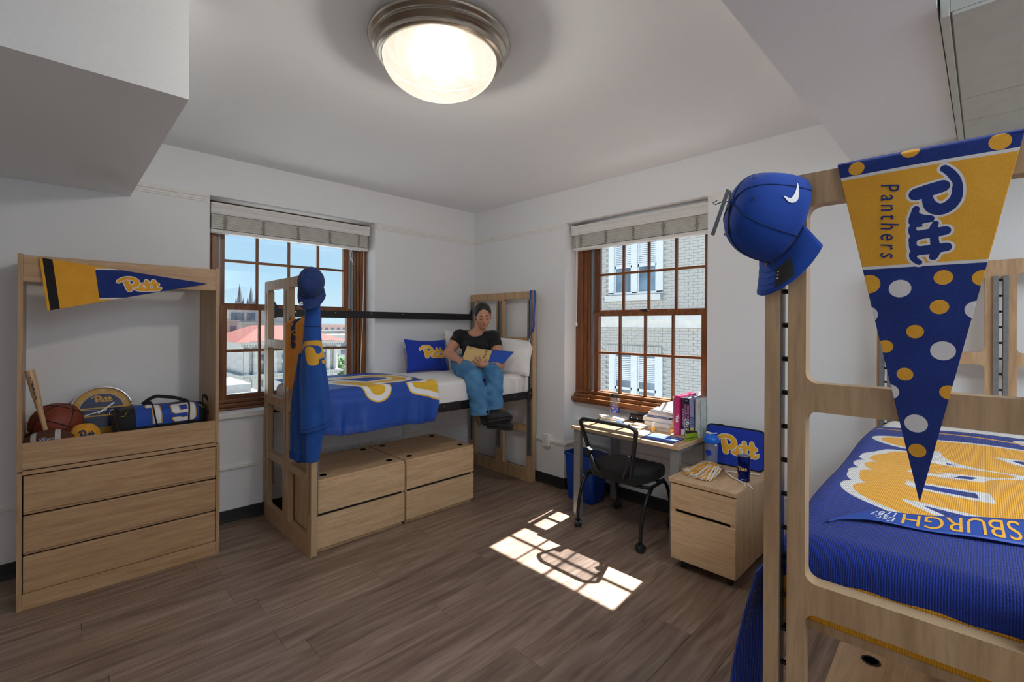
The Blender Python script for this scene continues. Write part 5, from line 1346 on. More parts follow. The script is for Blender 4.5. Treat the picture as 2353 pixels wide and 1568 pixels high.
mb = MB(); c_ = duf(0, .7, .022)-da*.028; mb.tube([c_+du*.02*math.cos(a)+da*.011*math.sin(a) for a in np.linspace(0, 6.28, 14)[:-1]], .0028, 6, closed=True); mb.build('strap_ring', 'chrome', es)
for t_, s_ in ((.055, 1), (.955, -1)):
    mb = MB(); q = spl([tuple(duf(t_-.03*s_, .95, .003)), tuple(duf(t_+.0*s_, 1.0, .003)), tuple(duf(t_+.03*s_, .8, .003)), tuple(duf(t_+.05*s_, .78, .003))], 5); mb.tube(q, .005, 5, flat=((0, 0, 1), 1, .3)); mb.build('pull_tab', 'ink_yellow', df)

# gold and blue pennant pinned to the hutch rail
PA0 = np.array((-3.41, -.506, 1.849)); tip = np.array((-2.652, -.505, 1.760)); PB0 = np.array((-3.378, -.506, 1.567))
midl = (PA0+PB0)/2; pu = unit(tip-midl); pw = unit(PA0-PB0); plen = float(np.linalg.norm(tip-midl)); ph_ = float(np.linalg.norm(PA0-PB0))/2
pw = unit(pw-pu*(pw@pu)*0)
def pmap2(off): return lambda U, V: midl+np.outer(U, pu)+np.outer(V, pw)+np.stack([0*U, -off-.004*np.sin(U*6)**2, 0*U], 1)
pin2 = lambda U, V: np.abs(V)-ph_*np.maximum(0, 1-U/plen)
k_ = lambda a, b: (lambda U, V: np.maximum(a-U, U-b))
fl3 = [(k_(.012, .050), 3), (lambda U, V: np.maximum(np.abs(V-.000)-.087, .215-U), 2), (lambda U, V: np.maximum(np.abs(V)-.079, .215-U), 1)]+wordmark(2, 0, .022, lambda U, V: ((U-.300)/.205, (V+.046)/.205))
p2 = printed('wall_pennant', (0, .78, -.145, .145), (150, 60), fl3, ['felt_gold', 'felt_blue', 'felt_white', 'felt_black'], pmap2(.0), None, True, pin2, .0025)
tag(p2, 'gold and blue triangular pennant pinned across the top of the hutch', 'pennant')
o = text_on('small_print', 'TM', lambda x, y: midl+pu*(.205+x)+pw*(-.102+y)+np.array((0, -.0035, 0)), 'ink_black', p2, .014)

# ------------------------------------------------------------------ things on the desk (top at z = .71)
def tzc(label, name, cat, loc, group=None): return thing(name, label, cat, loc, 0, group)
# water bottle
wb = tzc('clear water bottle with a blue script word and black lid on the desk', 'water_bottle', 'bottle', (.10, -1.768, KT))
c0 = (.10, -1.768, KT); rb = .041
mb = MB(); mb.lathe([(0, .0), (rb-.004, 0), (rb, .005), (rb, .150), (rb-.006, .163), (rb-.012, .172), (rb-.012, .180)], c0, 28, cap=False); mb.build('bottle_body', 'clear_plastic', wb, smooth=50.0)
mb = MB(); mb.lathe([(0, .176), (.032, .176), (.033, .18), (.033, .202), (.030, .206), (0, .206)], c0, 28); mb.tube([(c0[0], c0[1]+.033, KT+.192), (c0[0]-.004, c0[1]+.048, KT+.196), (c0[0]-.008, c0[1]+.056, KT+.188), (c0[0]-.006, c0[1]+.048, KT+.178), (c0[0]-.002, c0[1]+.036, KT+.180)], .003, 6); mb.build('lid', 'black_plastic', wb, smooth=50.0)
def cylmap(c, r, ang, z0, s, off=.0006): return lambda U, V: np.stack([c[0]+(r+off)*np.cos(ang+(U-.5)*s/r), c[1]+(r+off)*np.sin(ang+(U-.5)*s/r), c[2]+z0+V*s], 1)
def camang(c): return math.atan2(CAM.y-c[1], CAM.x-c[0])
o = printed('word_mark', (0, 1, 0, .45), (80, 36), wordmark(1, 2, .018), ['clear_plastic', 'ink_peach', 'ink_blue'], cylmap(c0, rb, camang(c0)+.28, .045, .155), wb, False); o['label'] = 'blue script word with peach outline'
# loose papers, tin, punch, notes
def sheetpile(name, cx, cy, w, d, n, z, mat, label, cat='papers', ang=.2, tilt=0, jit=.01, th=.0022, cols=None):
    r = thing(name, label, cat, (cx, cy, z)); 
    for i in range(n):
        a = ang+random.uniform(-.15, .15); ux = np.array((math.cos(a), math.sin(a), 0)); uy = np.array((-math.sin(a), math.cos(a), 0)); o_ = np.array((cx+random.uniform(-jit, jit), cy+random.uniform(-jit, jit), z+th*(i+.5)+.0004*i))
        mb = MB(); mb.grid(lambda u, v: o_+ux*(u-.5)*w+uy*(v-.5)*d+np.array((0, 0, tilt*(u+v)*.5*(i+1)/n+.0016*math.sin(u*5+v*4+i)+.0016)), 6, 6); o = mb.build('sheet', (cols or [mat])[i % len(cols or [mat])], r, smooth=True); q = o.modifiers.new('solid', 'SOLIDIFY'); q.thickness = th*.8
    return r
sheetpile('loose_papers', .055, -1.80, .13, .21, 6, KT, 'paper', 'pile of crumpled white papers beside the water bottle', ang=.1, tilt=.012, th=.003)
sheetpile('note_stack', .02, -2.07, .10, .12, 4, KT, 'paper', 'loose pastel notes in front of the black hole punch', 'papers', .3, .004, .012, .0012, ['paper', 'kraft', 'paper', 'ink_peach'])
mb = MB(); mb.box(.02, .05, -1.712, -1.660, KT, KT+.022); o = mb.build('sticky_pad', 'ink_yellow', bevel=.001); tag(o, 'yellow-green sticky note pad behind the chair back by the papers', 'notepad')
mb = MB(); mb.grid(lambda u, v: (-.13+.028*math.sin(math.pi*v)*math.cos(6.2832*u), -1.965+.036*math.sin(math.pi*v)*math.sin(6.2832*u), KT+.018-.018*math.cos(math.pi*v)), 20, 12, closeu=True); o = mb.build('rounded_object', 'lid_blue', smooth=True); tag(o, 'small rounded blue object on the desk behind the chair mesh', 'mouse')  # plain rounded blue shape, not identified as a particular item
hp = tzc('black metal three-hole punch on the desk behind the notes', 'hole_punch', 'hole punch', (.115, -1.995, KT))
mb = MB(); mb.box(.085, .145, -2.075, -1.915, KT, KT+.016); mb.build('punch_base', 'black_plastic', hp, bevel=.004)
mb = MB(); mb.prism([(.088, KT+.017), (.140, KT+.017), (.135, KT+.05), (.11, KT+.062), (.092, KT+.05)], lambda x, z, w: (x, -2.072+.154*w, z)); mb.build('punch_handle', 'black_plastic', hp, bevel=.004)
for y_ in (-2.05, -1.995, -1.94): mb = MB(); mb.lathe([(0, 0), (.004, 0), (.004, .003), (0, .003)], (.088, y_, KT+.03), 10, ax=(-1, 0, 0)); mb.build('punch_pin', 'chrome', hp)
mottled('cover_pink', rgb(206, 44, 104), rgb(216, 54, 114), (9, 9, 9), 5, .35); mottled('cover_purple', rgb(62, 38, 84), rgb(76, 46, 96), (30, 30, 8), 5, .45); mottled('cover_black', rgb(28, 26, 32), rgb(40, 36, 44), (9, 9, 9), 5, .4)
mottled('cover_lilac', rgb(150, 152, 196), rgb(162, 164, 206), (9, 9, 9), 5, .45); mottled('cover_grey', rgb(206, 208, 208), rgb(180, 196, 190), (6, 6, 9), 3, .4); mottled('cover_art', rgb(206, 120, 120), rgb(110, 70, 140), (20, 20, 20), 4, .4)
# horizontal stack of books
def flat_book(x0, x1, y0, y1, z, h, cover, label, spine='y0', name='book'):
    r = thing(name, label, 'book', ((x0+x1)/2, (y0+y1)/2, z), group='books lying in the stack')
    t = .0022
    mb = MB(); mb.box(x0, x1, y0, y1, z, z+t); mb.box(x0, x1, y0, y1, z+h-t, z+h)
    if spine == 'y0': mb.box(x0, x1, y0, y0+t, z, z+h)
    else: mb.box(x1-t, x1, y0, y1, z, z+h)
    mb.build('cover', cover, r, bevel=.001); mb = MB(); mb.box(x0+.004, x1-.004, y0+.0025, y1-.004, z+t, z+h-t); mb.build('pages', 'page_edge', r); return r
z_ = KT
for (x0, x1, y0, y1, h, cov, lab) in ((-.095, .085, -2.372, -2.185, .026, 'kraft', 'tan textbook at the bottom of the desk stack'), (-.085, .105, -2.365, -2.150, .034, 'cover_grey', 'thick grey-covered textbook second in the desk stack'), (-.075, .11, -2.375, -2.135, .030, 'paper', 'thick white textbook third in the desk stack, under the blue one'), (-.06, .10, -2.350, -2.150, .012, 'flag_blue', 'thin blue book near the top of the desk stack'), (-.055, .09, -2.37, -2.165, .022, 'page_edge', 'grey green book on top of the desk stack')):
    flat_book(x0, x1, y0, y1, z_, h, cov, lab); z_ += h+.0004
sheetpile('folder_papers', .02, -2.275, .15, .19, 5, z_, 'paper', 'bent white and green papers on top of the book stack', 'papers', .05, .012, .006, .0022, ['paper', 'cotton_white', 'paper', 'paper', 'paper'])
mb = MB(); mb.grid(lambda u, v: (-.03+.10*v+.02*math.sin(3*u), -2.30+.10*(u-.5)*1.5, z_+.016+.052*v**1.3+.01*math.sin(4*u)), 14, 10); o = mb.build('curled_paper', 'paper', smooth=True); o.modifiers.new('solid', 'SOLIDIFY').thickness = .001; tag(o, 'curled white paper standing up on the book stack', 'paper')
# glue bottle, scrap
gl_ = tzc('small white glue bottle with a yellow label by the book stack', 'glue_bottle', 'bottle', (-.135, -2.258, KT))
mb = MB(); mb.lathe([(0, 0), (.013, 0), (.0135, .003), (.0135, .040), (.008, .046)], (-.135, -2.258, KT), 18); mb.build('bottle_body', 'white_plastic', gl_, smooth=50.0)
mb = MB(); mb.lathe([(.0139, .008), (.0139, .036)], (-.135, -2.258, KT), 18, cap=False); mb.build('label_band', 'ink_gold', gl_); mb = MB(); mb.lathe([(.008, .046), (.008, .062), (.004, .070), (0, .070)], (-.135, -2.258, KT), 14); mb.build('cap', 'white_plastic', gl_, smooth=50.0)
mb = MB(); mb.grid(lambda u, v: (-.17+.06*u, -2.235+.05*v, KT+.0015+.003*math.sin(6*u)*v), 8, 6); o = mb.build('paper_scrap', 'paper', smooth=True); o.modifiers.new('solid', 'SOLIDIFY').thickness = .0008; tag(o, 'torn paper scrap on the desk by the glue bottle', 'paper')
# mouse pad
mpn = tzc('blue mouse pad with a white band near the desk edge', 'mouse_pad', 'mouse pad', (-.283, -2.413, KT)); poly = rrect(-.380, -.188, -2.530, -2.290, .012, 5)
mb = MB(); mb.prism(poly, lambda x, y, w: (x, y, KT+.0032*w)); mb.build('rubber_base', 'black_plastic', mpn); mb = MB(); mb.prism(rrect(-.379, -.189, -2.529, -2.291, .011, 5), lambda x, y, w: (x, y, KT+.0033+.0009*w)); mb.build('cloth_top', 'duffel_blue', mpn)
mb = MB(); mb.box(-.318, -.312, -2.5285, -2.2915, KT+.0042, KT+.0046); mb.box(-.232, -.226, -2.5285, -2.2915, KT+.0042, KT+.0046); mb.build('white_band', 'ink_white', mpn)
# standing books: y from binder to the niche wall
def stand(y0, y1, h, dep, cover, label, x0=-.095, lean=0.0, pages=True, name='book'):
    r = thing(name, label, 'book', (x0+dep/2, (y0+y1)/2, KT), group='books standing on the desk'); t = .0028
    P = lambda x, y, z: (x, y+lean*(z-KT), z)
    mb = MB()
    for a, b, c, d in ((x0, x0+dep, y0, y0+t), (x0, x0+dep, y1-t, y1), (x0, x0+t, y0, y1)):
        mb.prism([(a, c), (b, c), (b, d), (a, d)], lambda x, y, w: P(x, y, KT+.0005+h*w))
    cv = mb.build('cover', cover, r, bevel=.0008)
    if pages:
        mb = MB(); mb.prism([(x0+t, y0+t), (x0+dep-.004, y0+t), (x0+dep-.004, y1-t), (x0+t, y1-t)], lambda x, y, w: P(x, y, KT+.004+(h-.012)*w)); mb.build('pages', 'page_edge', r)
    # spine lettering frame: x runs down the spine, y across
    fr_ = lambda x, y: np.array(P(x0-.0006, (y0+y1)/2-y, KT+h-x))
    return r, cv, fr_
r1, cv, fr_ = stand(-2.455, -2.412, .285, .275, 'cover_pink', 'pink ring binder with a white script word standing on the desk', -.113, 0, False, 'ring_binder')
o = printed('word_mark', (0, 1, 0, .45), (50, 24), wordmark(0, 1, .02), ['cover_pink', 'ink_white'], lambda U, V: np.array([fr_(.135+u*.06, (v-.22)*.06+.004) for u, v in zip(U, V)]), r1, False)
for zz in (.022, .262):
    mb = MB(); mb.lathe([(0, 0), (.003, 0), (.0025, .001), (0, .0015)], (-.1135, -2.430, KT+zz), 10, ax=(-1, 0, 0)); mb.build('rivet', 'chrome', r1)
mb = MB(); mb.box(-.10, .15, -2.452, -2.418, KT+.02, KT+.268); mb.build('pages', 'paper', r1)
r2b, cv, fr_ = stand(-2.483, -2.457, .272, .215, 'cover_purple', 'purple astronomy textbook standing next to the pink binder')
text_on('spine_title', 'ASTRONOMY', lambda x, y: fr_(.075+x, y), 'ink_white', r2b, .019, .130, spacing=1.1); mb = MB(); mb.box(-.0958, -.0952, -2.482, -2.458, KT+.004, KT+.045); mb.build('spine_band', 'paper', r2b)
r3, cv, fr_ = stand(-2.521, -2.485, .274, .205, 'cover_black', 'black textbook with a large USED sticker on its spine', lean=.02)
mb = MB(); mb.grid(lambda u, v: fr_(.045+.105*u, (v-.5)*.033), 2, 2); mb.build('spine_art', 'cover_art', r3); mb = MB(); mb.grid(lambda u, v: fr_(.152+.110*u, (v-.5)*.034), 2, 2); us_ = mb.build('used_sticker', 'paper', r3)
fr3 = lambda x, y: fr_(x, y)+np.array((-.0006, 0, 0))
text_on('spine_title', 'Human Phys', lambda x, y: fr3(.048+x, y), 'ink_black', r3, .022, .098, shear=.2, bold=.0006); text_on('sticker_lettering', 'USED', lambda x, y: fr3(.158+x, y), 'ink_black', us_, .042, .098, bold=.001); text_on('author', 'FOX', lambda x, y: fr3(.018-y, x-.009), 'ink_white', r3, .012, .018)
r4, cv, fr_ = stand(-2.556, -2.524, .271, .205, 'cover_lilac', 'lilac textbook with a yellow sticker, next to last in the row', lean=.03)
text_on('spine_title', 'DEVEL', lambda x, y: fr_(.125+x, y), 'print_navy', r4, .030, .075, bold=.0008); mb = MB(); mb.grid(lambda u, v: fr_(.205+.045*u, (v-.55)*.022), 2, 2); mb.build('spine_sticker', 'ink_yellow', r4); text_on('author', 'Developmental', lambda x, y: fr_(.02+x, y+.004), 'print_navy', r4, .008, .06)
r5, cv, fr_ = stand(-2.601, -2.560, .2745, .215, 'cover_grey', 'pale grey biological science textbook at the end of the row')
text_on('spine_title', 'SCIENCE', lambda x, y: fr_(.028+x, y+.009), 'ink_grey', r5, .014, .066); text_on('spine_title', 'BIOLOGICAL', lambda x, y: fr_(.030+x, y-.006), 'ink_gold', r5, .010, .070)
fo = thing('paper_folder', 'thin folder of papers leaning against the pink binder', 'folder', (0, -2.40, KT))
for k in range(3):
    mb = MB(); mb.prism([(-.10, -2.392-.003*k), (.14, -2.392-.003*k), (.14, -2.3905-.003*k), (-.10, -2.3905-.003*k)], lambda x, y, w: (x, y-.010*(1-w)*0+.0095*w*(1-k*.1)-.012, KT+.001+.272*w-.004*k)); mb.build('sheet', ['ink_peach', 'paper', 'cover_lilac'][k], fo)
# stapler
sp_c = np.array((-.165, -2.563, KT)); sp_a = unit((1, -.10, 0)); sp_s = np.array((-sp_a[1], sp_a[0], 0)); stp = tzc('lime green stapler with a black top on the desk corner', 'stapler', 'stapler', tuple(sp_c))
def spz(u, z, w, hw): return sp_c+sp_a*u+sp_s*(w-.5)*2*hw+np.array((0, 0, z))
mottled('lime_plastic', rgb(150, 176, 30), rgb(160, 186, 38), (9, 9, 9), 5, .4)
for nm, pl, hw, mt in (('stapler_base', [(-.068, .001), (.068, .001), (.068, .010), (-.05, .010), (-.068, .006)], .017, 'lime_plastic'), ('stapler_body', [(-.055, .018), (.062, .014), (.066, .036), (.03, .046), (-.048, .050), (-.058, .040)], .013, 'lime_plastic'), ('stapler_top', [(-.056, .050), (.03, .047), (.062, .038), (.058, .050), (.02, .060), (-.04, .064), (-.058, .058)], .012, 'black_plastic'), ('staple_channel', [(-.06, .012), (.055, .012), (.055, .017), (-.06, .017)], .008, 'chrome')):
    mb = MB(); mb.prism(pl, lambda u, z, w: spz(u, z, w, hw)); mb.build(nm, mt, stp, bevel=.002)

# ------------------------------------------------------------------ things on the pedestal (top at z = .56)
ls = thing('laptop_sleeve', 'blue laptop sleeve with a gold script word leaning on the wall', 'laptop sleeve', (-.085, -2.83, CT))
so = np.array((-.094, -2.828, CT+.001)); su = np.array((0, -1., 0)); sv = unit((.06, 0, 1)); sn = np.cross(su, sv)
if sn[0] > 0: sn = -sn
def sl_(x, y, o=0.0): return so+su*x+sv*y+sn*o
mb = MB(); mb.prism(rrect(-.190, .190, 0, .268, .035, 8), lambda x, y, w: sl_(x, y, -.008+.016*w)); mb.build('sleeve_edge', 'black_cloth', ls, bevel=.003)
mb = MB(); mb.prism(rrect(-.181, .181, .009, .259, .028, 8), lambda x, y, w: sl_(x, y, .008+.003*w)); fp = mb.build('front_panel', 'pillow_blue', ls, bevel=.002)
o = printed('word_mark', (0, 1, 0, .45), (110, 50), wordmark(1, 2, .016), ['pillow_blue', 'print_white', 'pillow_gold'], lambda U, V: so+np.outer(-.125+.285*U, su)+np.outer(.075+.285*V*1.12, sv)+sn*.0118, ls, False); o['label'] = 'gold script word with white outline'
mb = MB(); mb.tube([sl_(-.11, .268, 0), sl_(-.10, .271, .004), sl_(-.085, .271, .004), sl_(-.075, .268, 0)], .003, 6); mb.build('zip_pull', 'black_plastic', ls)
shk = tzc('translucent shaker bottle with a bright blue lid on the pedestal', 'shaker_bottle', 'bottle', (-.171, -2.707, CT)); c1 = np.array((-.171, -2.707, CT))
mb = MB(); mb.lathe([(0, 0), (.036, 0), (.038, .004), (.0445, .165)], c1, 30, cap=False); mb.build('bottle_body', 'frosted_plastic', shk, smooth=50.0)
mb = MB(); mb.lathe([(.046, .158), (.050, .162), (.050, .186), (.045, .194), (.036, .208), (.018, .214), (0, .216)], c1, 30); mb.build('lid', 'lid_blue', shk, smooth=40.0)
mb = MB(); mb.obox(c1+np.array((0, .014, .219)), (1, 0, 0), (0, 1, .15), (0, -.15, 1), .014, .018, .004); mb.obox(c1+np.array((0, -.022, .222)), (1, 0, 0), (0, 1, -.2), (0, .2, 1), .010, .016, .003); mb.build('flip_spout', 'white_plastic', shk, bevel=.002)
aS = camang(c1)
for nm, a, z, r_, mt in (('round_logo', aS-.45, .095, .021, 'ink_blue'), ('round_sticker', aS+.70, .148, .0075, 'ink_white')):
    P = lambda x, y: (c1[0]+(.0385+.0065*(z+y)/.165+.0005)*math.cos(a-x/.042), c1[1]+(.0385+.0065*(z+y)/.165+.0005)*math.sin(a-x/.042), CT+z+y)
    mb = MB(); mb.grid(lambda u, v: P(r_*v*math.cos(6.2832*u), r_*v*math.sin(6.2832*u)), 24, 3, closeu=True); mb.build(nm, mt, shk)
tmb = tzc('metallic blue tumbler with a gold script word on the pedestal', 'tumbler', 'tumbler', (-.339, -2.975, CT)); c2 = np.array((-.339, -2.975, CT))
mb = MB(); mb.lathe([(0, 0), (.031, 0), (.033, .003), (.034, .045), (.0362, .05), (.0362, .148), (.035, .152)], c2, 32); mb.build('cup_body', 'tumbler_blue', tmb, smooth=40.0)
mb = MB(); mb.lathe([(.036, .149), (.0372, .151), (.0372, .158), (.034, .163), (.030, .159), (0, .159)], c2, 32); mb.build('lid', 'clear_plastic', tmb, smooth=40.0)
mb = MB(); mb.lathe([(.0366, .1465), (.0374, .148), (.0374, .152), (.0366, .1535)], c2, 32, cap=False); mb.build('lid_seal', 'black_plastic', tmb); mb = MB(); mb.obox(c2+np.array((-.006, 0, .162)), (1, 0, 0), (0, 1, 0), (0, 0, 1), .012, .007, .002); mb.build('slide_tab', 'chrome', tmb, bevel=.001)
o = printed('word_mark', (0, 1, 0, .45), (60, 28), wordmark(0, 1, .02), ['tumbler_blue', 'ink_gold'], cylmap(c2, .0362, camang(c2)-.30, .068, .060), tmb, False); o['label'] = 'gold script word'
_v, _f = text_arrays('Insulated', .009); _w = _v[:, 0].max(); aT = camang(c2)-.05
make_obj('small_print', [(c2[0]+.0346*math.cos(aT+(x-_w/2)/.0346), c2[1]+.0346*math.sin(aT+(x-_w/2)/.0346), CT+.016+y) for x, y, z in _v], _f, 'ink_white', tmb)
pm = tzc('gold and white paper pompom on the pedestal front', 'pompom', 'pompom', (-.42, -2.74, CT)); g0 = np.array((-.275, -2.835, CT+.016))
rs = random.Random(3)
for nm, mt, n_ in (('white_streamers', 'paper', 150), ('gold_streamers', 'ink_gold', 150)):
    mb = MB()
    for k in range(n_):
        a = rs.uniform(-1.05, 1.02); ln = rs.uniform(.17, .285)*(1-.10*abs(a)); d_ = np.array((math.cos(2.56+a*.55), math.sin(2.56+a*.55), 0)); sd_ = np.array((-d_[1], d_[0], 0)); hh = rs.uniform(.010, .060); cw = rs.uniform(-.03, .03); wd = rs.uniform(.0022, .0042)
        pts = [g0+d_*ln*t+sd_*cw*math.sin(t*3+k)*t+np.array((0, 0, max(-.011+.0015*(k % 5), hh*math.sin(min(1, t*1.15)*math.pi)*(1-.3*t)-.012*t+.005*math.sin(t*14+k)))) for t in np.linspace(.03, 1, 8)]
        ed = g0[2]
        pts = [p if p[0] > cx0-.006 else p for p in pts]
        for i in range(7): mb.add([pts[i]-sd_*wd, pts[i]+sd_*wd, pts[i+1]+sd_*wd, pts[i+1]-sd_*wd], [(0, 1, 2, 3)])
    o = mb.build(nm, mt, pm); o['kind'] = 'stuff'
mb = MB(); mb.tube([g0+np.array((.02, .0, -.006)), np.array((-.235, -2.86, CT+.007)), np.array((-.165, -3.012, CT+.006))], .007, 8, flat=((0, 0, 1), 1, .5)); mb.build('handle_stick', 'white_plastic', pm)
mb = MB()
for k, (mt) in enumerate(('a', 'b')): mb.tube([g0+np.array((0, -.005, 0)), np.array((-.33, -2.90+.01*k, CT+.008)), np.array((-.385, -2.985+.02*k, CT+.006)), np.array((-.42, -3.035+.03*k, CT+.005)), np.array((-.435, -3.058+.034*k, CT-.004))], .0032, 6, flat=((0, 0, 1), 1, .4))
mb.build('loose_streamer', 'paper', pm); mb = MB(); mb.tube([g0+np.array((-.03, -.03, -.008)), np.array((-.36, -2.92, CT+.004)), np.array((-.37, -3.0, CT+.004))], .003, 6, flat=((0, 0, 1), 1, .4)); mb.build('loose_streamer', 'ink_gold', pm)
# ------------------------------------------------------------------ the reading woman
A_ = np.array
mottled('skin', rgb(190, 134, 106), rgb(198, 142, 114), (40, 40, 40), 4, .5); M['skin'].node_tree.nodes['Principled BSDF'].inputs['Subsurface Weight'].default_value = .0
mottled('lips', rgb(150, 84, 74), rgb(156, 90, 80), (40, 40, 40), 4, .45)
mottled('hair', rgb(20, 16, 16), rgb(38, 30, 28), (40, 40, 400), 4, .42, bmp=.4)
mottled('nail', rgb(196, 142, 124), rgb(202, 150, 132), (40, 40, 40), 4, .35)
fabric('tee_black', rgb(20, 20, 22), rgb(28, 28, 30), 700, .95)
m_ = mottled('denim', rgb(52, 104, 150), rgb(84, 138, 180), (1, 1, 1), 9, .85, bmp=.3, detail=6, lo=.32, hi=.7, world=False)
fabric('denim_thread', rgb(110, 128, 150), None, 700); fabric('shoe_black', rgb(22, 22, 26), rgb(30, 30, 36), 700, .7); mottled('shoe_sole', rgb(34, 34, 36), rgb(44, 44, 46), (60, 60, 60), 6, .8)
up = A_((0, 0, 1.))
shR, shL = A_((-.640, -.552, 1.402)), A_((-.437, -.802, 1.394)); rt_ = unit(shR-shL); rt_[2] = 0; rt_ = unit(rt_); ft_ = np.cross(up, rt_)
if ft_[1] > 0: ft_ = -ft_
nk = A_((-.532, -.672, 1.440)); hc = A_((-.552, -.782, 1.588))
hipR, hipL = A_((-.655, -.590, 1.135)), A_((-.545, -.775, 1.135))
knR, knL = A_((-.822, -.975, 1.062)), A_((-.662, -1.055, 1.068)); hmR, hmL = A_((-.812, -1.062, .762)), A_((-.712, -1.122, .806))
anR, anL = A_((-.752, -1.050, .69)), A_((-.716, -1.122, .74))
elR, wrR = A_((-.765, -.545, 1.243)), A_((-.765, -.705, 1.192))
elL, wrL = A_((-.462, -.925, 1.150)), A_((-.598, -.975, 1.146))
per = thing('person', 'woman in a black t-shirt and blue jeans sitting on the bed reading a notebook', 'person', (-.60, -.70, 1.05))
# head axes: turned a little to her left, looking down
hh = unit(A_((-.545, -.838, 0))); tl = R(20); hf = hh*math.cos(tl)-up*math.sin(tl); hu = up*math.cos(tl)+hh*math.sin(tl); hr = np.cross(hf, hu)
# roll of the head towards her right
ro = R(5); hu, hr = hu*math.cos(ro)+hr*math.sin(ro), hr*math.cos(ro)-hu*math.sin(ro)
HX = [hr, hf, hu]
def hp(x, y, z): return hc+hr*x+hf*y+hu*z
hd = .0032
F = Field((-.95, -1.13, .99), (-.30, -.44, 1.73), .0040)
F.ell(hp(0, -.012, .024), (.070, .088, .086), HX, .004); F.ell(hp(0, .022, -.030), (.056, .060, .078), HX, .025); F.ell(hp(0, .055, -.086), (.024, .022, .020), HX, .022)
for s in (-1, 1):
    F.ell(hp(s*.033, .055, -.026), (.024, .024, .026), HX, .018); F.ell(hp(s*.026, .076, .026), (.020, .010, .008), HX, .010)
    F.ell(hp(s*.030, .096, .004), (.015, .012, .009), HX, .010, sub=True); F.ell(hp(s*.029, .0735, .003), (.0135, .0110, .0090), HX, .004)
    F.ell(hp(s*.071, -.008, -.006), (.009, .017, .028), HX, .004); F.ell(hp(s*.011, .092, -.030), (.008, .010, .007), HX, .006)
F.chain([hp(0, .080, .012), hp(0, .096, -.012), hp(0, .104, -.027)], [.0075, .0085, .0105], .008)
F.ell(hp(0, .079, -.052), (.022, .012, .010), HX, .010)
F.ell(hp(0, .083, -.050), (.018, .007, .0045), HX, .004); F.ell(hp(0, .081, -.060), (.015, .007, .005), HX, .004); F.ell(hp(0, .091, -.0552), (.017, .004, .0013), HX, .002, sub=True)
F.chain([nk-up*.03-ft_*0, hp(0, -.022, -.055)], [.056, .050], .02)
F.chain([nk-up*.045+rt_*.02, shR-up*.005], [.056, .050], .04); F.chain([nk-up*.045-rt_*.02, shL-up*.005], [.056, .050], .04)
cA3 = [rt_, ft_, up]; F.ell(A_((-.536, -.670, 1.28)), (.120, .070, .13), cA3, .04); F.ell(A_((-.575, -.670, 1.15)), (.120, .085, .07), cA3, .04)
F.chain([hipR, knR], [.066, .052], .02); F.chain([hipL, knL], [.066, .052], .02)
mdR = (shR+elR)/2; F.chain([shR, mdR, elR], [.051, .048, .042], .02); F.chain([elR, elR*.55+wrR*.45, wrR], [.042, .040, .028], .015)
mdL = (shL+elL)/2; F.chain([shL, mdL, elL], [.051, .048, .042], .02); F.chain([elL, elL*.55+wrL*.45, wrL], [.042, .040, .028], .015)
# notebook plane, used to lay the fingers on its cover
TL, TR, BLn, BRn = A_((-.700, -.735, 1.318)), A_((-.578, -.939, 1.280)), A_((-.808, -.770, 1.152)), A_((-.692, -.968, 1.114))
nx = unit(TR-TL); ny = unit((TL-BLn)-nx*((TL-BLn)@nx)); nn = np.cross(nx, ny)
if nn@(A_(CAM)-TL) < 0: nn = -nn
def npnt(x, y, o=0.0): return BLn+nx*x+ny*y+nn*o       # x along the bottom, y up, o off the cover towards the viewer
wN = float((TR-TL)@nx); hN = float((TL-BLn)@ny)
# her left hand: palm under the spine, fingers spread over the cover, thumb along the spine
pal = npnt(wN*.86, .030, .026); F.chain([wrL, pal-nx*.005], [.027, .028], .012); F.ell(npnt(wN*.80, .036, .022), (.036, .030, .016), [unit(-nx*.8+ny*.6), unit(nx*.6+ny*.8), nn], .010)
tipsL = []
for k, (bx_, by_, ang, ln) in enumerate(((.80, .062, 128, .068), (.735, .052, 142, .076), (.695, .034, 154, .070), (.68, .014, 166, .055))):
    d_ = nx*math.cos(R(ang))+ny*math.sin(R(ang)); b0 = npnt(wN*bx_, by_, .021); r0 = (.0088, .0092, .0088, .0078)[k]
    pts = [npnt(wN*.82, .036, .022), b0, b0+d_*ln*.42+nn*.006, b0+d_*ln*.75+nn*.001, b0+d_*ln-nn*.007]; F.chain(pts, [.012, r0, r0*.95, r0*.88, r0*.74], .0035); tipsL.append((pts[-1], d_, r0))
tb = npnt(wN*.93, .044, .020); F.chain([npnt(wN*.90, .028, .024), tb, tb+ny*.026+nx*.004, tb+ny*.050-nx*.002-nn*.004], [.013, .0110, .0100, .0080], .005)
# her right hand: wraps the left bottom corner, fingers behind the pages, thumb on the cover edge
pR = npnt(-.010, .040, -.010); F.chain([wrR, pR-ny*.012], [.027, .026], .012); F.ell(pR, (.018, .034, .024), [nn, ny, nx], .010)
for k in range(4):
    b0 = npnt(-.004, .012+.019*k, -.022); F.chain([pR, b0, b0+nx*.030-nn*.006, b0+nx*.052-nn*.002], [.014, .0092, .0086, .0070], .004)
F.chain([npnt(-.012, .018, .002), npnt(-.006, .040, .012), npnt(.012, .060, .0115)], [.0125, .0105, .0085], .005)
body = F.build('body', 'skin', per, smooth_it=2)
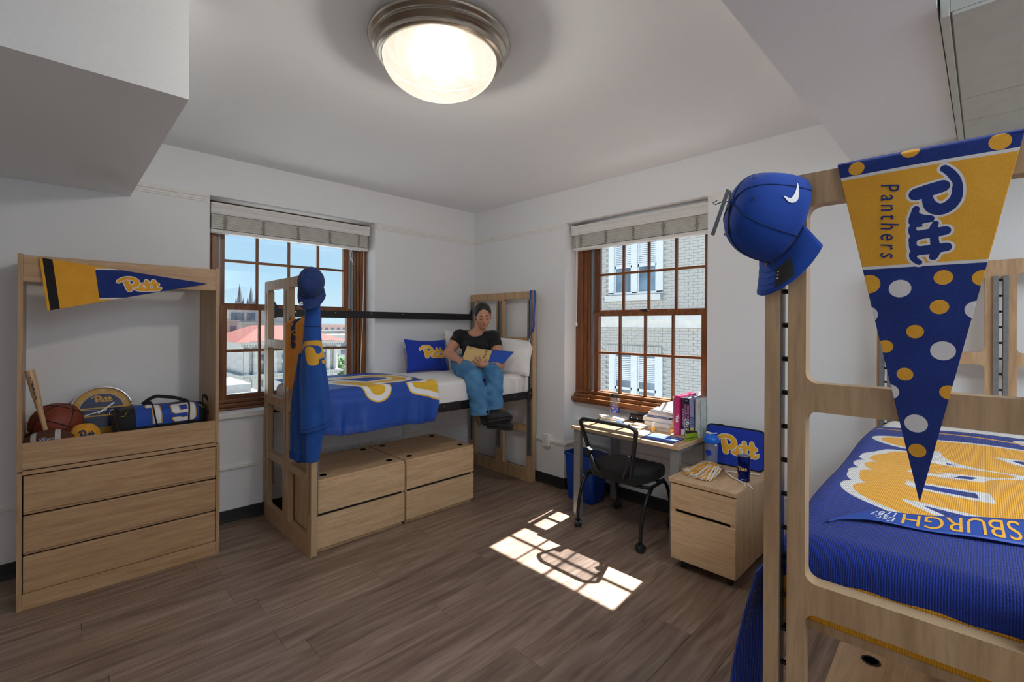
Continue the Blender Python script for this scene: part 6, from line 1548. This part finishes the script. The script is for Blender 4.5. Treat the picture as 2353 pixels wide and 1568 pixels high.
# face details
for s in (-1, 1): mb = MB(); mb.tube([hp(s*x, y, z) for x, y, z in ((.012, .0875, .0255), (.022, .0875, .030), (.034, .0825, .030), (.044, .0735, .0245))], [.0016, .0024, .0021, .0010], 6); mb.build('eyebrow', 'hair', body)
for s in (-1, 1):
    mb = MB(); mb.tube([hp(s*x, y, z) for x, y, z in ((.0175, .0795, .0005), (.024, .0850, -.0035), (.031, .0855, -.0040), (.041, .0775, .0005))], [.0009, .0017, .0019, .0010], 6); mb.build('eyelashes', 'hair', body)
    mb = MB(); mb.grid(lambda u, v: hp(s*.071+s*.003*math.cos(3.14*v), -.006+.0045*math.cos(6.28*u)*math.sin(3.14*v), -.036+.0045*math.sin(6.28*u)*math.sin(3.14*v)), 10, 6, closeu=True); mb.build('earring', 'chrome', per)
mb = MB()
for z_, wv, hv_, y_ in ((-.0510, .0180, .0030, .0905), (-.0600, .0150, .0042, .0885)):
    q = [hp(wv*math.cos(a)*1.0, y_-.010*abs(math.cos(a))**2, z_+hv_*math.sin(a)*(1-.25*abs(math.cos(a)))) for a in np.linspace(0, 2*math.pi, 20, endpoint=False)]
    n0 = len(mb.v); mb.add(q+[hp(0, y_+.003, z_)], [(20, i, (i+1) % 20) for i in range(20)])
mb.build('mouth', 'lips', body, smooth=True)
for p_, d_, r_ in tipsL:
    mb = MB(); c_ = p_+nn*r_*.55+d_*r_*.10; mb.grid(lambda u, v: c_+d_*.0055*v*math.cos(6.2832*u)+np.cross(nn, d_)*.0042*v*math.sin(6.2832*u)+nn*.0012*(1-v*v), 10, 3, closeu=True); mb.build('fingernail', 'nail', body, smooth=True)
# hair: pulled back from the face, low bun
Hf = Field(hc-.17, hc+.17, .0040)
Hf.ell(hp(0, -.020, .030), (.0795, .0935, .0905), HX, .004); Hf.ell(hp(0, -.050, -.020), (.066, .060, .070), HX, .02); Hf.ell(hp(.018, -.108, -.030), (.040, .036, .038), HX, .012)
X, Y, Z = np.meshgrid(*Hf.ax, indexing='ij', sparse=True)
loc = lambda a: (X-hc[0])*a[0]+(Y-hc[1])*a[1]+(Z-hc[2])*a[2]
lx_, ly_, lz_ = loc(hr), loc(hf), loc(hu)
oval = (np.sqrt((lx_/.0625)**2+((lz_+.010)/.088)**2)-1)*.06
f1 = np.maximum(oval, -.004-ly_*1.0); f2 = np.maximum(lz_+.018, -(ly_+.020)); f3 = np.maximum(np.maximum(np.abs(ly_+.006)-.020, np.abs(lz_+.010)-.030), .062-np.abs(lx_))
Hf.F = np.maximum(np.maximum(Hf.F, -f1), np.maximum(-f2, -f3)).astype(np.float32)
Hf.F = (Hf.F+.0022*np.exp(-(lx_/.004)**2)*np.clip(lz_*30, 0, 1)).astype(np.float32)
Hf.build('hair', 'hair', per, smooth_it=1)
# t-shirt
T_ = Field((-.82, -1.0, 1.02), (-.30, -.42, 1.52), .0042)
T_.ell(A_((-.540, -.680, 1.300)), (.152, .104, .150), cA3, .03); T_.ell(A_((-.572, -.675, 1.13)), (.158, .118, .11), cA3, .05)
for s in (-1, 1): T_.ell(A_((-.545, -.685, 1.285))+rt_*s*.062+ft_*.062, (.062, .052, .058), cA3, .035)
T_.chain([nk-up*.05+rt_*.02, shR], [.066, .060], .04); T_.chain([nk-up*.05-rt_*.02, shL], [.066, .060], .04)
sR, sL = shR+(elR-shR)*.52, shL+(elL-shL)*.48
T_.chain([shR, sR], [.060, .0600], .02); T_.chain([shL, sL], [.060, .0600], .02)
def trim_end(Fd, p, n, rad):
    """flatten the garment at p beyond the plane with normal n, near p only"""
    X, Y, Z = np.meshgrid(*Fd.ax, indexing='ij', sparse=True); n = unit(n)
    pl = (X-p[0])*n[0]+(Y-p[1])*n[1]+(Z-p[2])*n[2]; ds = np.sqrt((X-p[0])**2+(Y-p[1])**2+(Z-p[2])**2)-rad
    Fd.F = np.maximum(Fd.F, -np.maximum(-pl, ds)).astype(np.float32)
trim_end(T_, sR-(elR-shR)*.10, elR-shR, .115); trim_end(T_, sL-(elL-shL)*.10, elL-shL, .115)
T_.ell(nk+up*.020+ft_*.045, (.080, .075, .070), cA3, .004, sub=True)
wob = lambda X, Y, Z: .0022*np.sin(X*60+Z*45)*np.sin(Z*30-Y*40)+.0016*np.sin(Z*95+X*30+Y*20)
T_.warp(wob); tee = T_.build('t_shirt', 'tee_black', per, smooth_it=2)
# jeans
J = Field((-.97, -1.24, .70), (-.40, -.46, 1.24), .0045)
J.ell(A_((-.592, -.668, 1.125)), (.170, .128, .088), cA3, .03)
J.chain([hipR, (hipR+knR)/2, knR], [.094, .090, .078], .03); J.chain([hipL, (hipL+knL)/2, knL], [.094, .090, .078], .03)
bR, bL = hmR-A_((0, -.0, .06)), hmL-A_((0, 0, .06))
J.chain([knR, (knR+hmR)/2+A_((0, -.004, 0)), bR], [.078, .076, .079], .012); J.chain([knL, (knL+hmL)/2, bL], [.076, .072, .070], .012)
fold = lambda X, Y, Z: (.0045*np.sin((X*.6-Y*.4)*70+Z*55)*np.sin(Z*18+X*9)+.003*np.sin(X*120+Y*60-Z*70)*np.sin(Z*25)+.0035*np.sin((X+Y)*48+Z*12))
J.warp(fold)
trim_end(J, hmR, A_((.05, 0, -1)), .16); trim_end(J, hmL, A_((.12, 0, -1)), .10)
Xj, Yj, Zj = np.meshgrid(*J.ax, indexing='ij', sparse=True)
# keep the cloth off the mattress top and out of the side rail
J.F = np.maximum(J.F, np.minimum(1.058-Zj, Yj+.962)).astype(np.float32)
jn = J.build('jeans', 'denim', per, smooth_it=2)
mb = MB()
for c_, r_, t_ in ((hmR, .0795, .05), (hmL, .0715, .12)):
    for dz in (.004, .016): mb.tube([c_+A_((r_*math.cos(a), r_*math.sin(a), dz+t_*r_*math.cos(a)*0)) for a in np.linspace(3.4, 6.0, 26)], .0016, 5)
mb.build('hem_stitching', 'denim_thread', jn)
# shoes and socks
def shoe(an, heel, toe, soleup, name='shoe'):
    ax1 = unit(toe-heel); uz = unit(soleup-ax1*(soleup@ax1)); sd = np.cross(uz, ax1); A3 = [ax1, sd, uz]; L = np.linalg.norm(toe-heel)
    Fd = Field(np.minimum(np.minimum(heel, toe), an)-.12, np.maximum(np.maximum(heel, toe), an)+.12, .0036)
    Fd.chain([heel+ax1*.032+uz*.042, heel+ax1*L*.45+uz*.045, heel+ax1*L*.74+uz*.032, toe-ax1*.038+uz*.026], [.036, .040, .036, .026], .02)
    Fd.ell(heel+ax1*L*.68+uz*.022, (.072, .045, .028), A3, .02); Fd.chain([heel+ax1*.05+uz*.05, an], [.038, .036], .02)
    Fd.cut(heel+uz*.012, -uz); trim_end(Fd, an, an-(heel+ax1*.05), .07); ob = Fd.build(name, 'shoe_black', per, smooth_it=1)
    Sd = Field(np.minimum(heel, toe)-.09, np.maximum(heel, toe)+.09, .0036)
    for t, r_ in ((.10, .034), (.3, .034), (.5, .038), (.7, .046), (.86, .040)): pass
    Sd.chain([heel+ax1*.034, heel+ax1*L*.35, heel+ax1*L*.72, toe-ax1*.042], [.036, .035, .047, .040], .02, (uz, .34)); Sd.cut(heel-uz*.010, -uz); Sd.build('sole', 'shoe_sole', ob, smooth_it=1)
    for k in range(4):
        mb = MB(); c_ = heel+ax1*L*(.40+.075*k)+uz*(.083-.010*k); mb.tube([c_-sd*.022-uz*.008, c_+uz*.002, c_+sd*.022-uz*.008], .0028, 5); mb.build('lace', 'black_cloth', ob)
    return ob
camu = unit(A_(CAM)-A_((-.68, -1.1, .72)))
s1_ = shoe(anL, A_((-.790, -1.122, .700)), A_((-.628, -1.252, .722)), unit(A_((.28, .40, .90))))
s2_ = shoe(anR+A_((.02, .03, -.01)), A_((-.742, -1.050, .640)), A_((-.565, -1.200, .618)), unit(A_((.02, .12, 1.0))))
mb = MB(); mb.tube([anL+A_((0, 0, -.01)), anL+A_((0, .004, .07))], [.034, .037], 16); mb.build('sock', 'black_cloth', per, smooth=True)
mb = MB(); mb.tube([anR+A_((0, .01, -.01)), anR+A_((-.02, 0, .08))], [.034, .038], 16); mb.build('sock', 'black_cloth', per, smooth=True)
# necklace, wristband
mb = MB(); mb.tube([nk+rt_*(.062*math.cos(a))+ft_*(.045+.040*math.sin(a))+up*(.012-.070*math.sin(a)**1.2) for a in np.linspace(.05, 3.09, 20)], .0013, 5); mb.build('necklace', 'chrome', per)
wd = unit(wrL-elL); c_ = wrL-wd*.004; a1 = unit(np.cross(wd, up)); a2 = np.cross(wd, a1)
for o_, mt, nm, r_ in ((0, 'black_cloth', 'hair_tie', .0035), (.012, 'cotton_tan', 'wristband', .0038)):
    mb = MB(); mb.tube([c_+wd*o_+(a1*math.cos(a)+a2*math.sin(a))*.0305 for a in np.linspace(0, 6.2832, 24, endpoint=False)], r_, 6, closed=True); mb.build(nm, mt, per)

# notebook in her hands
nb = thing('notebook', 'open one-subject notebook with tan and blue covers held by the woman', 'notebook', tuple((BLn+BRn)/2))
RT_, RBt = TR+A_((.236, -.040, -.018)), BRn+A_((.215, -.022, .052))
def cover(u, v, o=0.0): return npnt(wN*u+.0*v, hN*v, o-.010*math.sin(math.pi*u)*1.0)
mb = MB(); mb.grid(lambda u, v: cover(u, v), 16, 6); cv1 = mb.build('back_cover', 'kraft', nb, smooth=True); cv1.modifiers.new('solid', 'SOLIDIFY').thickness = .0012; cv1['label'] = 'tan cover with black print'
q0_, q1_ = npnt(wN, 0), npnt(wN, hN)
def cover2(u, v, o=0.0):
    a, b = q0_+(RBt-q0_)*u, q1_+(RT_-q1_)*u; p = a+(b-a)*v; n2 = unit(np.cross(RT_-q1_, q1_-q0_)); n2 = n2 if n2@(A_(CAM)-p) > 0 else -n2
    return p+n2*(o+.006*math.sin(math.pi*u))
mb = MB(); mb.grid(lambda u, v: cover2(u, v), 12, 6); cv2 = mb.build('front_cover', 'flag_blue', nb, smooth=True); cv2.modifiers.new('solid', 'SOLIDIFY').thickness = .0012; cv2['label'] = 'blue cover'
mb = MB(); mb.grid(lambda u, v: cover(u*.985, v*1.012, -.008-.006*math.sin(3.14*u)), 16, 4); mb.build('page', 'paper', nb, smooth=True); mb = MB(); mb.grid(lambda u, v: cover2(u*.97, v*1.015, -.007-.012*math.sin(3.14*min(1, u*1.4))), 12, 4); mb.build('page', 'paper', nb, smooth=True)
mb = MB()
for k in range(22): c_ = npnt(wN+.001, .008+(hN-.016)*k/21, -.003); mb.tube([c_+(nx*math.cos(a)+nn*math.sin(a))*.0045 for a in np.linspace(0, 6.28, 9)[:-1]], .0009, 4, closed=True)
o = mb.build('spiral', 'black_plastic', nb); o['kind'] = 'stuff'
fn_ = lambda x, y: npnt(x, y, .0010-.010*math.sin(math.pi*min(1, max(0, x/wN))))
text_on('print', '1 subject', lambda x, y: fn_(.042+x, .034+y), 'ink_black', cv1, .036, .105, bold=.0008, shear=.15)
for cx_, cy_, r_ in ((.190, hN-.022, .010), (.190, hN-.050, .008), (.184, hN-.078, .008)):
    mb = MB(); mb.tube([fn_(cx_+r_*math.cos(a), cy_+r_*math.sin(a)) for a in np.linspace(0, 6.28, 18)[:-1]], .0015, 5, closed=True); mb.tube([fn_(cx_-r_*.5, cy_), fn_(cx_+r_*.5, cy_)], .0022, 5); mb.build('print', 'ink_black', cv1)
for k in range(6): mb = MB(); mb.tube([fn_(.030+.005*k, hN-.026), fn_(.030+.005*k, hN-.014)], .0012, 4); mb.build('print', 'ink_black', cv1)
# folded pair of glasses by the pillow
gw = MB(); g1 = A_((-.80, -.72, 1.066))
for dx in (0, .055): gw.tube([g1+A_((dx+.022*math.cos(a), .006*math.sin(a)*1.0, .016+.016*math.sin(a))) for a in np.linspace(0, 6.28, 16)[:-1]], .0015, 5, closed=True)
gw.tube([g1+A_((.022, 0, .018)), g1+A_((.033, 0, .018))], .0015, 5); gw.tube([g1+A_((-.022, .002, .018)), g1+A_((.05, .03, .008))], .0015, 5); gw.tube([g1+A_((.077, .002, .018)), g1+A_((.01, .035, .006))], .0015, 5)
o = gw.build('eyeglasses', 'black_plastic'); tag(o, 'folded thin-rimmed glasses on the white bedding by the jeans', 'glasses')
# ------------------------------------------------------------------ outside: pale brick wing seen through the desk window
mottled('brick_pale', rgb(170, 164, 157), rgb(184, 178, 171), (3, 3, 3), 6, .85, rand=True); mottled('mortar_pale', rgb(166, 160, 153), rgb(176, 170, 163), (6, 6, 6), 6, .9)
mottled('stone_pale', rgb(196, 193, 188), rgb(206, 203, 198), (1, 1, 1), 5, .8); mottled('stone_cream', rgb(216, 206, 190), rgb(224, 214, 198), (.3, .3, .3), 5, .85)
mottled('frame_white', rgb(206, 206, 206), rgb(214, 214, 214), (4, 4, 4), 5, .5)
mottled('stone_far', rgb(158, 157, 154), rgb(168, 167, 164), (.3, .3, .3), 5, .85); mottled('cream_far', rgb(156, 149, 138), rgb(164, 157, 146), (.3, .3, .3), 5, .85)
mottled('dark_glass', rgb(70, 84, 98), rgb(120, 142, 160), (.5, .5, .5), 3, .12); mottled('far_glass', rgb(66, 78, 92), rgb(90, 104, 118), (.5, .5, .5), 3, .3)
mottled('roof_red', rgb(98, 50, 44), rgb(108, 58, 52), (.6, .6, .6), 8, .85); mottled('spire_stone', rgb(66, 68, 76), rgb(76, 78, 86), (.2, .2, .2), 5, .9)
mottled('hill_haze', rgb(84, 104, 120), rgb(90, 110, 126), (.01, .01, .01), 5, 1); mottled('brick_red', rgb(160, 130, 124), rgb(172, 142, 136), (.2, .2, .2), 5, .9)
mottled('leaf_green', rgb(62, 92, 60), rgb(84, 112, 72), (.8, .8, .8), 5, .9); mottled('street', rgb(170, 172, 172), rgb(184, 186, 186), (.05, .05, .05), 5, .9)
FX = 8.1
wg = thing('brick_wing', 'pale painted brick wing with white windows across from the desk window', 'building', (FX, 3, -8))
mb = MB(); mb.box(FX+.019, FX+6, -4, 9, -8, 6.2); mb.build('wall_core', 'mortar_pale', wg)
wins = [(2.14, 3.45, 2.40, 3.92), (2.14, 3.42, -1.2, .69)]; sills = [(1.99, 3.72, 2.20, 2.36)]; lint = (1.99, 3.72, .71, .95); band = (1.46, 1.80)
brk = None; rest = MB(); cnt = 0; cands = []
ch_, cl = .0735, .235; rowi = 0; z = -1.2
while z < 4.3:
    y = .2+(cl/2 if rowi % 2 else 0)
    while y < 5.2:
        yc, zc = y+cl/2, z+ch_/2; ok = not (band[0]-.04 < zc < band[1]+.04)
        for a, b, c, d in wins: ok &= not (a-.20 < yc < b+.20 and c-.02 < zc < d+.08)
        for a, b, c, d in sills+[lint]: ok &= not (a-.12 < yc < b+.12 and c-.02 < zc < d+.04)
        if ok: cands.append((y, z))
        y += cl
    z += ch_; rowi += 1
vis = sorted(cands, key=lambda q: abs(q[0]-2.3)*1.2+abs(q[1]-1.6))
for i, (y, z) in enumerate(vis):
    if i < 290:
        if brk is None:
            b_ = MB(); b_.box(-.005, .03, .003, cl-.003, .003, ch_-.003); o = b_.build('brick', 'brick_pale', wg, world=False); brk = o.data
        else: o = bpy.data.objects.new('brick', brk); COL.objects.link(o); o.parent = wg
        o.location = Vector((FX+random.uniform(-.002, .002), y, z))-wg.location
    else: rest.box(FX-.005, FX+.03, y+.003, y+cl-.003, z+.003, z+ch_-.003)
o = rest.build('brickwork', 'brick_pale', wg); o['kind'] = 'stuff'
for k in range(22):
    mb = MB(); mb.box(FX-.016, FX+.03, lint[0]+k*.0786+.004, lint[0]+(k+1)*.0786-.004, lint[2], lint[3]); mb.build('lintel_brick', 'brick_pale', wg)
mb = MB(); mb.box(FX-.06, FX+.1, -4, 9, 1.46, 1.60); mb.box(FX-.10, FX+.1, -4, 9, 1.60, 1.66); mb.box(FX-.16, FX+.1, -4, 9, 1.66, 1.80); mb.build('stone_band', 'stone_pale', wg)
for a, b, c, d in sills: mb = MB(); mb.box(FX-.09, FX+.1, a, b, c, d); mb.build('stone_sill', 'stone_pale', wg)
for a, b, c, d in wins:
    md = (a+b)/2; mb = MB()
    for y0, y1 in ((a-.19, a), (b, b+.19), (md-.09, md+.09)): mb.box(FX-.03, FX+.1, y0, y1, c, d+.06)
    mb.box(FX-.03, FX+.1, a-.19, b+.19, d, d+.08); mb.box(FX-.03, FX+.1, a-.19, b+.19, c-.03, c+.05)
    wf = mb.build('window', 'frame_white', wg, bevel=.01)
    for y0, y1 in ((a, md-.09), (md+.09, b)):
        zm = (c+d)/2+.0; m2 = MB(); m2.box(FX-.005, FX+.06, y0, y1, zm-.035, zm+.035); m2.box(FX-.005, FX+.06, y0, y0+.04, c, d); m2.box(FX-.005, FX+.06, y1-.04, y1, c, d); m2.build('sash', 'frame_white', wf)
        m2 = MB(); m2.box(FX+.010, FX+.018, y0, y1, c, d); m2.build('pane', 'dark_glass', wf)
        m2 = MB()
        for k in range(13):
            zz = d-.06-k*.052
            if zz > zm+.04: m2.box(FX+.002, FX+.007, y0+.04, y1-.04, zz-.036, zz)
        o = m2.build('blind_slats', 'frame_white' , wf); o['kind'] = 'stuff'
mb = MB(); mb.box(FX-.5, FX+6.4, -4.4, 9.4, 6.2, 6.5); mb.build('cornice', 'stone_pale', wg)
# street level far below
mb = MB(); mb.box(-260, 420, -1, 420, -26, -25); o = mb.build('ground_outside', 'street'); o['kind'] = 'structure'

# ------------------------------------------------------------------ outside: view from the left window
hall = thing('stone_hall', 'white columned stone hall with a red hipped roof outside the left window', 'building', (22.6, 78, -25))
Y0 = 70.0; x0, x1 = 15.9, 29.6
mb = MB(); mb.box(x0, x1, Y0, Y0+16, -25, -1.5); mb.build('wall', 'stone_far', hall)
mb = MB()
for a, b, c in ((.35, -1.9, -1.55), (.75, -1.55, -1.30), (1.0, -1.30, -1.12)): mb.box(x0-a, x1+a, Y0-a, Y0+16+a, b, c)
mb.box(x0-.3, x1+.3, Y0-.3, Y0+16.3, -6.4, -6.1); mb.box(x0-.7, x1+.7, Y0-.7, Y0+16.7, -6.1, -5.8); mb.build('cornice', 'stone_far', hall)
mb = MB()
for k in range(40): xx = x0-.2+k*(x1-x0+.4)/39; mb.box(xx-.09, xx+.09, Y0-.65, Y0, -1.78, -1.56); mb.box(xx-.09, xx+.09, Y0-.6, Y0, -6.3, -6.12)
o = mb.build('dentils', 'stone_far', hall); o['kind'] = 'stuff'
mb = MB(); e = 1.1; rz_ = 1.25
mb.add([(x0-e, Y0-e, -1.12), (x1+e, Y0-e, -1.12), (x1+e, Y0+17, -1.12), (x0-e, Y0+17, -1.12), (x0+3.8, Y0+5.2, rz_), (x1-4.6, Y0+5.2, rz_), (x1-4.6, Y0+10, rz_), (x0+3.8, Y0+10, rz_)], [(0, 1, 5, 4), (1, 2, 6, 5), (2, 3, 7, 6), (3, 0, 4, 7), (4, 5, 6, 7), (3, 2, 1, 0)]); mb.build('roof', 'roof_red', hall)
mb = MB(); mb.box(x0+.6, x0+4, Y0-1.0, Y0-.9, -1.1, -1.0); mb.box(x0+5, x1-.8, Y0-1.0, Y0-.9, -1.1, -1.0); mb.build('snow_rail', 'stone_far', hall)
for xx in (x0+.35, x0+1.5, x0+3.0, x0+4.1, x1-4.0, x1-2.9, x1-1.6, x1-.45):
    mb = MB(); mb.lathe([(.46, 0), (.46, .15), (.36, .25), (.31, 3.3), (.44, 3.5), (.44, 3.62)], (xx, Y0-.22, -5.8), 14); mb.build('column', 'stone_far', hall, smooth=40.0)
    mb = MB(); mb.box(xx-.38, xx+.38, Y0-.2, Y0, -25, -6.4); mb.build('pilaster', 'stone_far', hall)
for xx in (x0+2.25, x0+5.6, x0+7.9, x1-5.4, x1-2.25):
    for c, d in ((-3.85, -3.0), (-5.6, -4.4), (-7.7, -6.7), (-9.6, -8.2)):
        mb = MB(); mb.box(xx-.52, xx+.52, Y0-.06, Y0+.02, c-.1, d+.1); wf = mb.build('window', 'stone_far', hall); m2 = MB(); m2.box(xx-.40, xx+.40, Y0-.09, Y0-.05, c, d); m2.build('pane', 'far_glass', wf)
tall = thing('cream_block', 'tall cream office block behind the red roofed hall', 'building', (24, 100, -25))
mb = MB(); mb.box(15.0, 19.2, 86, 100, -25, 1.9); mb.build('stair_tower', 'cream_far', tall); mb = MB(); mb.box(14.6, 30.5, 92, 108, -25, 4.1); mb.build('wall', 'stone_far', tall)
mb = MB(); mb.box(14.4, 19.4, 85.8, 100, 1.9, 2.1); mb.box(14.5, 30.7, 91.7, 108.3, 4.1, 4.35); mb.box(15, 30.6, 91.6, 92, 1.45, 1.75); mb.build('coping', 'stone_far', tall)
for a, b, c, d in ((16.9, 17.8, 2.05, 3.5), (19.6, 21.6, 2.05, 3.5), (22.2, 23.6, 2.05, 3.5)):
    mb = MB(); mb.box(a, b, 91.9, 92.02, c, d); mb.build('window', 'far_glass', tall)
for c, d in ((.2, 1.1), (-1.5, -.5), (-5.6, -4.6), (-7.4, -6.5)):
    mb = MB(); mb.box(18.05, 18.95, 85.93, 86.02, c, d); mb.build('window', 'far_glass', tall)
ann = thing('white_annex', 'small white annex at the lower corner of the left window', 'building', (10.8, 55, -25))
mb = MB(); mb.box(8, 12.4, 52, 60, -25, -6.2); mb.build('wall', 'stone_far', ann); mb = MB(); mb.box(7.6, 12.9, 51.6, 60.4, -6.2, -5.9); mb.box(8, 12.0, 52, 60, -5.9, -5.0); mb.build('cornice', 'stone_far', ann); mb = MB(); mb.box(10.2, 11.0, 51.95, 52.02, -8.2, -6.9); mb.build('window', 'far_glass', ann)
# twin church spires
for k, xx in enumerate((48.35, 52.4)):
    r = thing('church_spire', ['grey stone church spire, the left of the twin pair', 'grey stone church spire, the right of the twin pair'][k], 'spire', (xx, 200, -25), group='twin church spires'); mb = MB(); mb.box(xx-1.15, xx+1.15, 198.9, 201.1, -25, 9.6); mb.build('tower', 'spire_stone', r)
    mb = MB(); mb.lathe([(1.35, 9.6), (1.05, 10.2), (.06, 17.1-.5*k), (0, 17.3-.5*k)], (xx, 200, 0), 8); mb.build('spire_roof', 'spire_stone', r)
    for sx in (-1, 1):
        for sy in (-1, 1): mb = MB(); mb.lathe([(.3, 9.4), (.26, 10), (0, 12)], (xx+sx*1.05, 200+sy*1.0, 0), 6); mb.build('pinnacle', 'spire_stone', r)
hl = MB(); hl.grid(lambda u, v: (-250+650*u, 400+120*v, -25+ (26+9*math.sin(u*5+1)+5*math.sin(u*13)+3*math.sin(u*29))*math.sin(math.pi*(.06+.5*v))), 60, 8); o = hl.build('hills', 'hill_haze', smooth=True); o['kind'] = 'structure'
def block(name, label, x0, x1, y0, y1, z1, mat, cols, rows, wz0):
    r = thing(name, label, 'building', ((x0+x1)/2, y0, -25)); mb = MB(); mb.box(x0, x1, y0, y1, -25, z1); mb.build('wall', mat, r); mb = MB(); mb.box(x0-.5, x1+.5, y0-.5, y1+.5, z1, z1+.6); mb.build('coping', 'stone_far', r)
    for i in range(cols):
        for j in range(rows):
            w = (x1-x0)/cols; mb = MB(); mb.box(x0+w*(i+.25), x0+w*(i+.75), y0-.06, y0+.02, wz0+j*2.4, wz0+j*2.4+1.4); mb.build('window', 'far_glass', r)
block('far_building', 'dark red brick block far off below the hills', 92, 122, 250, 270, 1.2, 'brick_red', 9, 2, -4.2); block('far_building', 'low pale block in front of the far brick block', 62, 76, 165, 180, -1.4, 'cream_far', 4, 1, -4.2); block('far_building', 'wide pale grey block right above the red roof', 46, 60, 125, 140, -2.2, 'stone_far', 5, 2, -7.2); block('far_building', 'white rooftop block highest on the far skyline', 100, 112, 300, 310, 4.6, 'stone_far', 4, 1, 1.5); block('far_building', 'blue grey glass block right of the trees', 71, 80, 150, 160, -2.6, 'far_glass', 3, 4, -12)
def tree(x, y, z, r_, label, seed):
    rr = random.Random(seed); t = thing('street_tree', label, 'tree', (x, y, -25), group='trees behind the hall'); mb = MB(); mb.tube([(x, y, -25), (x, y, z)], [.5, .25], 8); mb.build('trunk', 'spire_stone', t)
    mb = MB()
    for k in range(70):
        a = rr.uniform(0, 6.28); b = rr.uniform(-.9, 1.2); q = rr.uniform(.35, 1); c = A_((x+r_*q*math.cos(a)*math.cos(b), y+r_*q*math.sin(a)*math.cos(b), z+r_*.95*q*math.sin(b))); s = r_*rr.uniform(.13, .26)
        mb.grid(lambda u, v: c+s*(1+.3*math.sin(u*37+k)*math.sin(v*23))*A_((math.sin(math.pi*v)*math.cos(6.2832*u), math.sin(math.pi*v)*math.sin(6.2832*u), math.cos(math.pi*v))), 12, 8, closeu=True)
    mb.build('crown', 'leaf_green', t)
tree(33.5, 80, -7.2, 3.2, 'round green tree right beside the white hall', 1); tree(34.2, 88, -4.2, 3.0, 'green tree behind the right eave of the red roof', 2); tree(32.2, 95, -3.2, 2.6, 'green tree showing over the red roof slope', 3); tree(33.0, 76, -12.0, 3.0, 'lower green tree at the foot of the hall', 4)
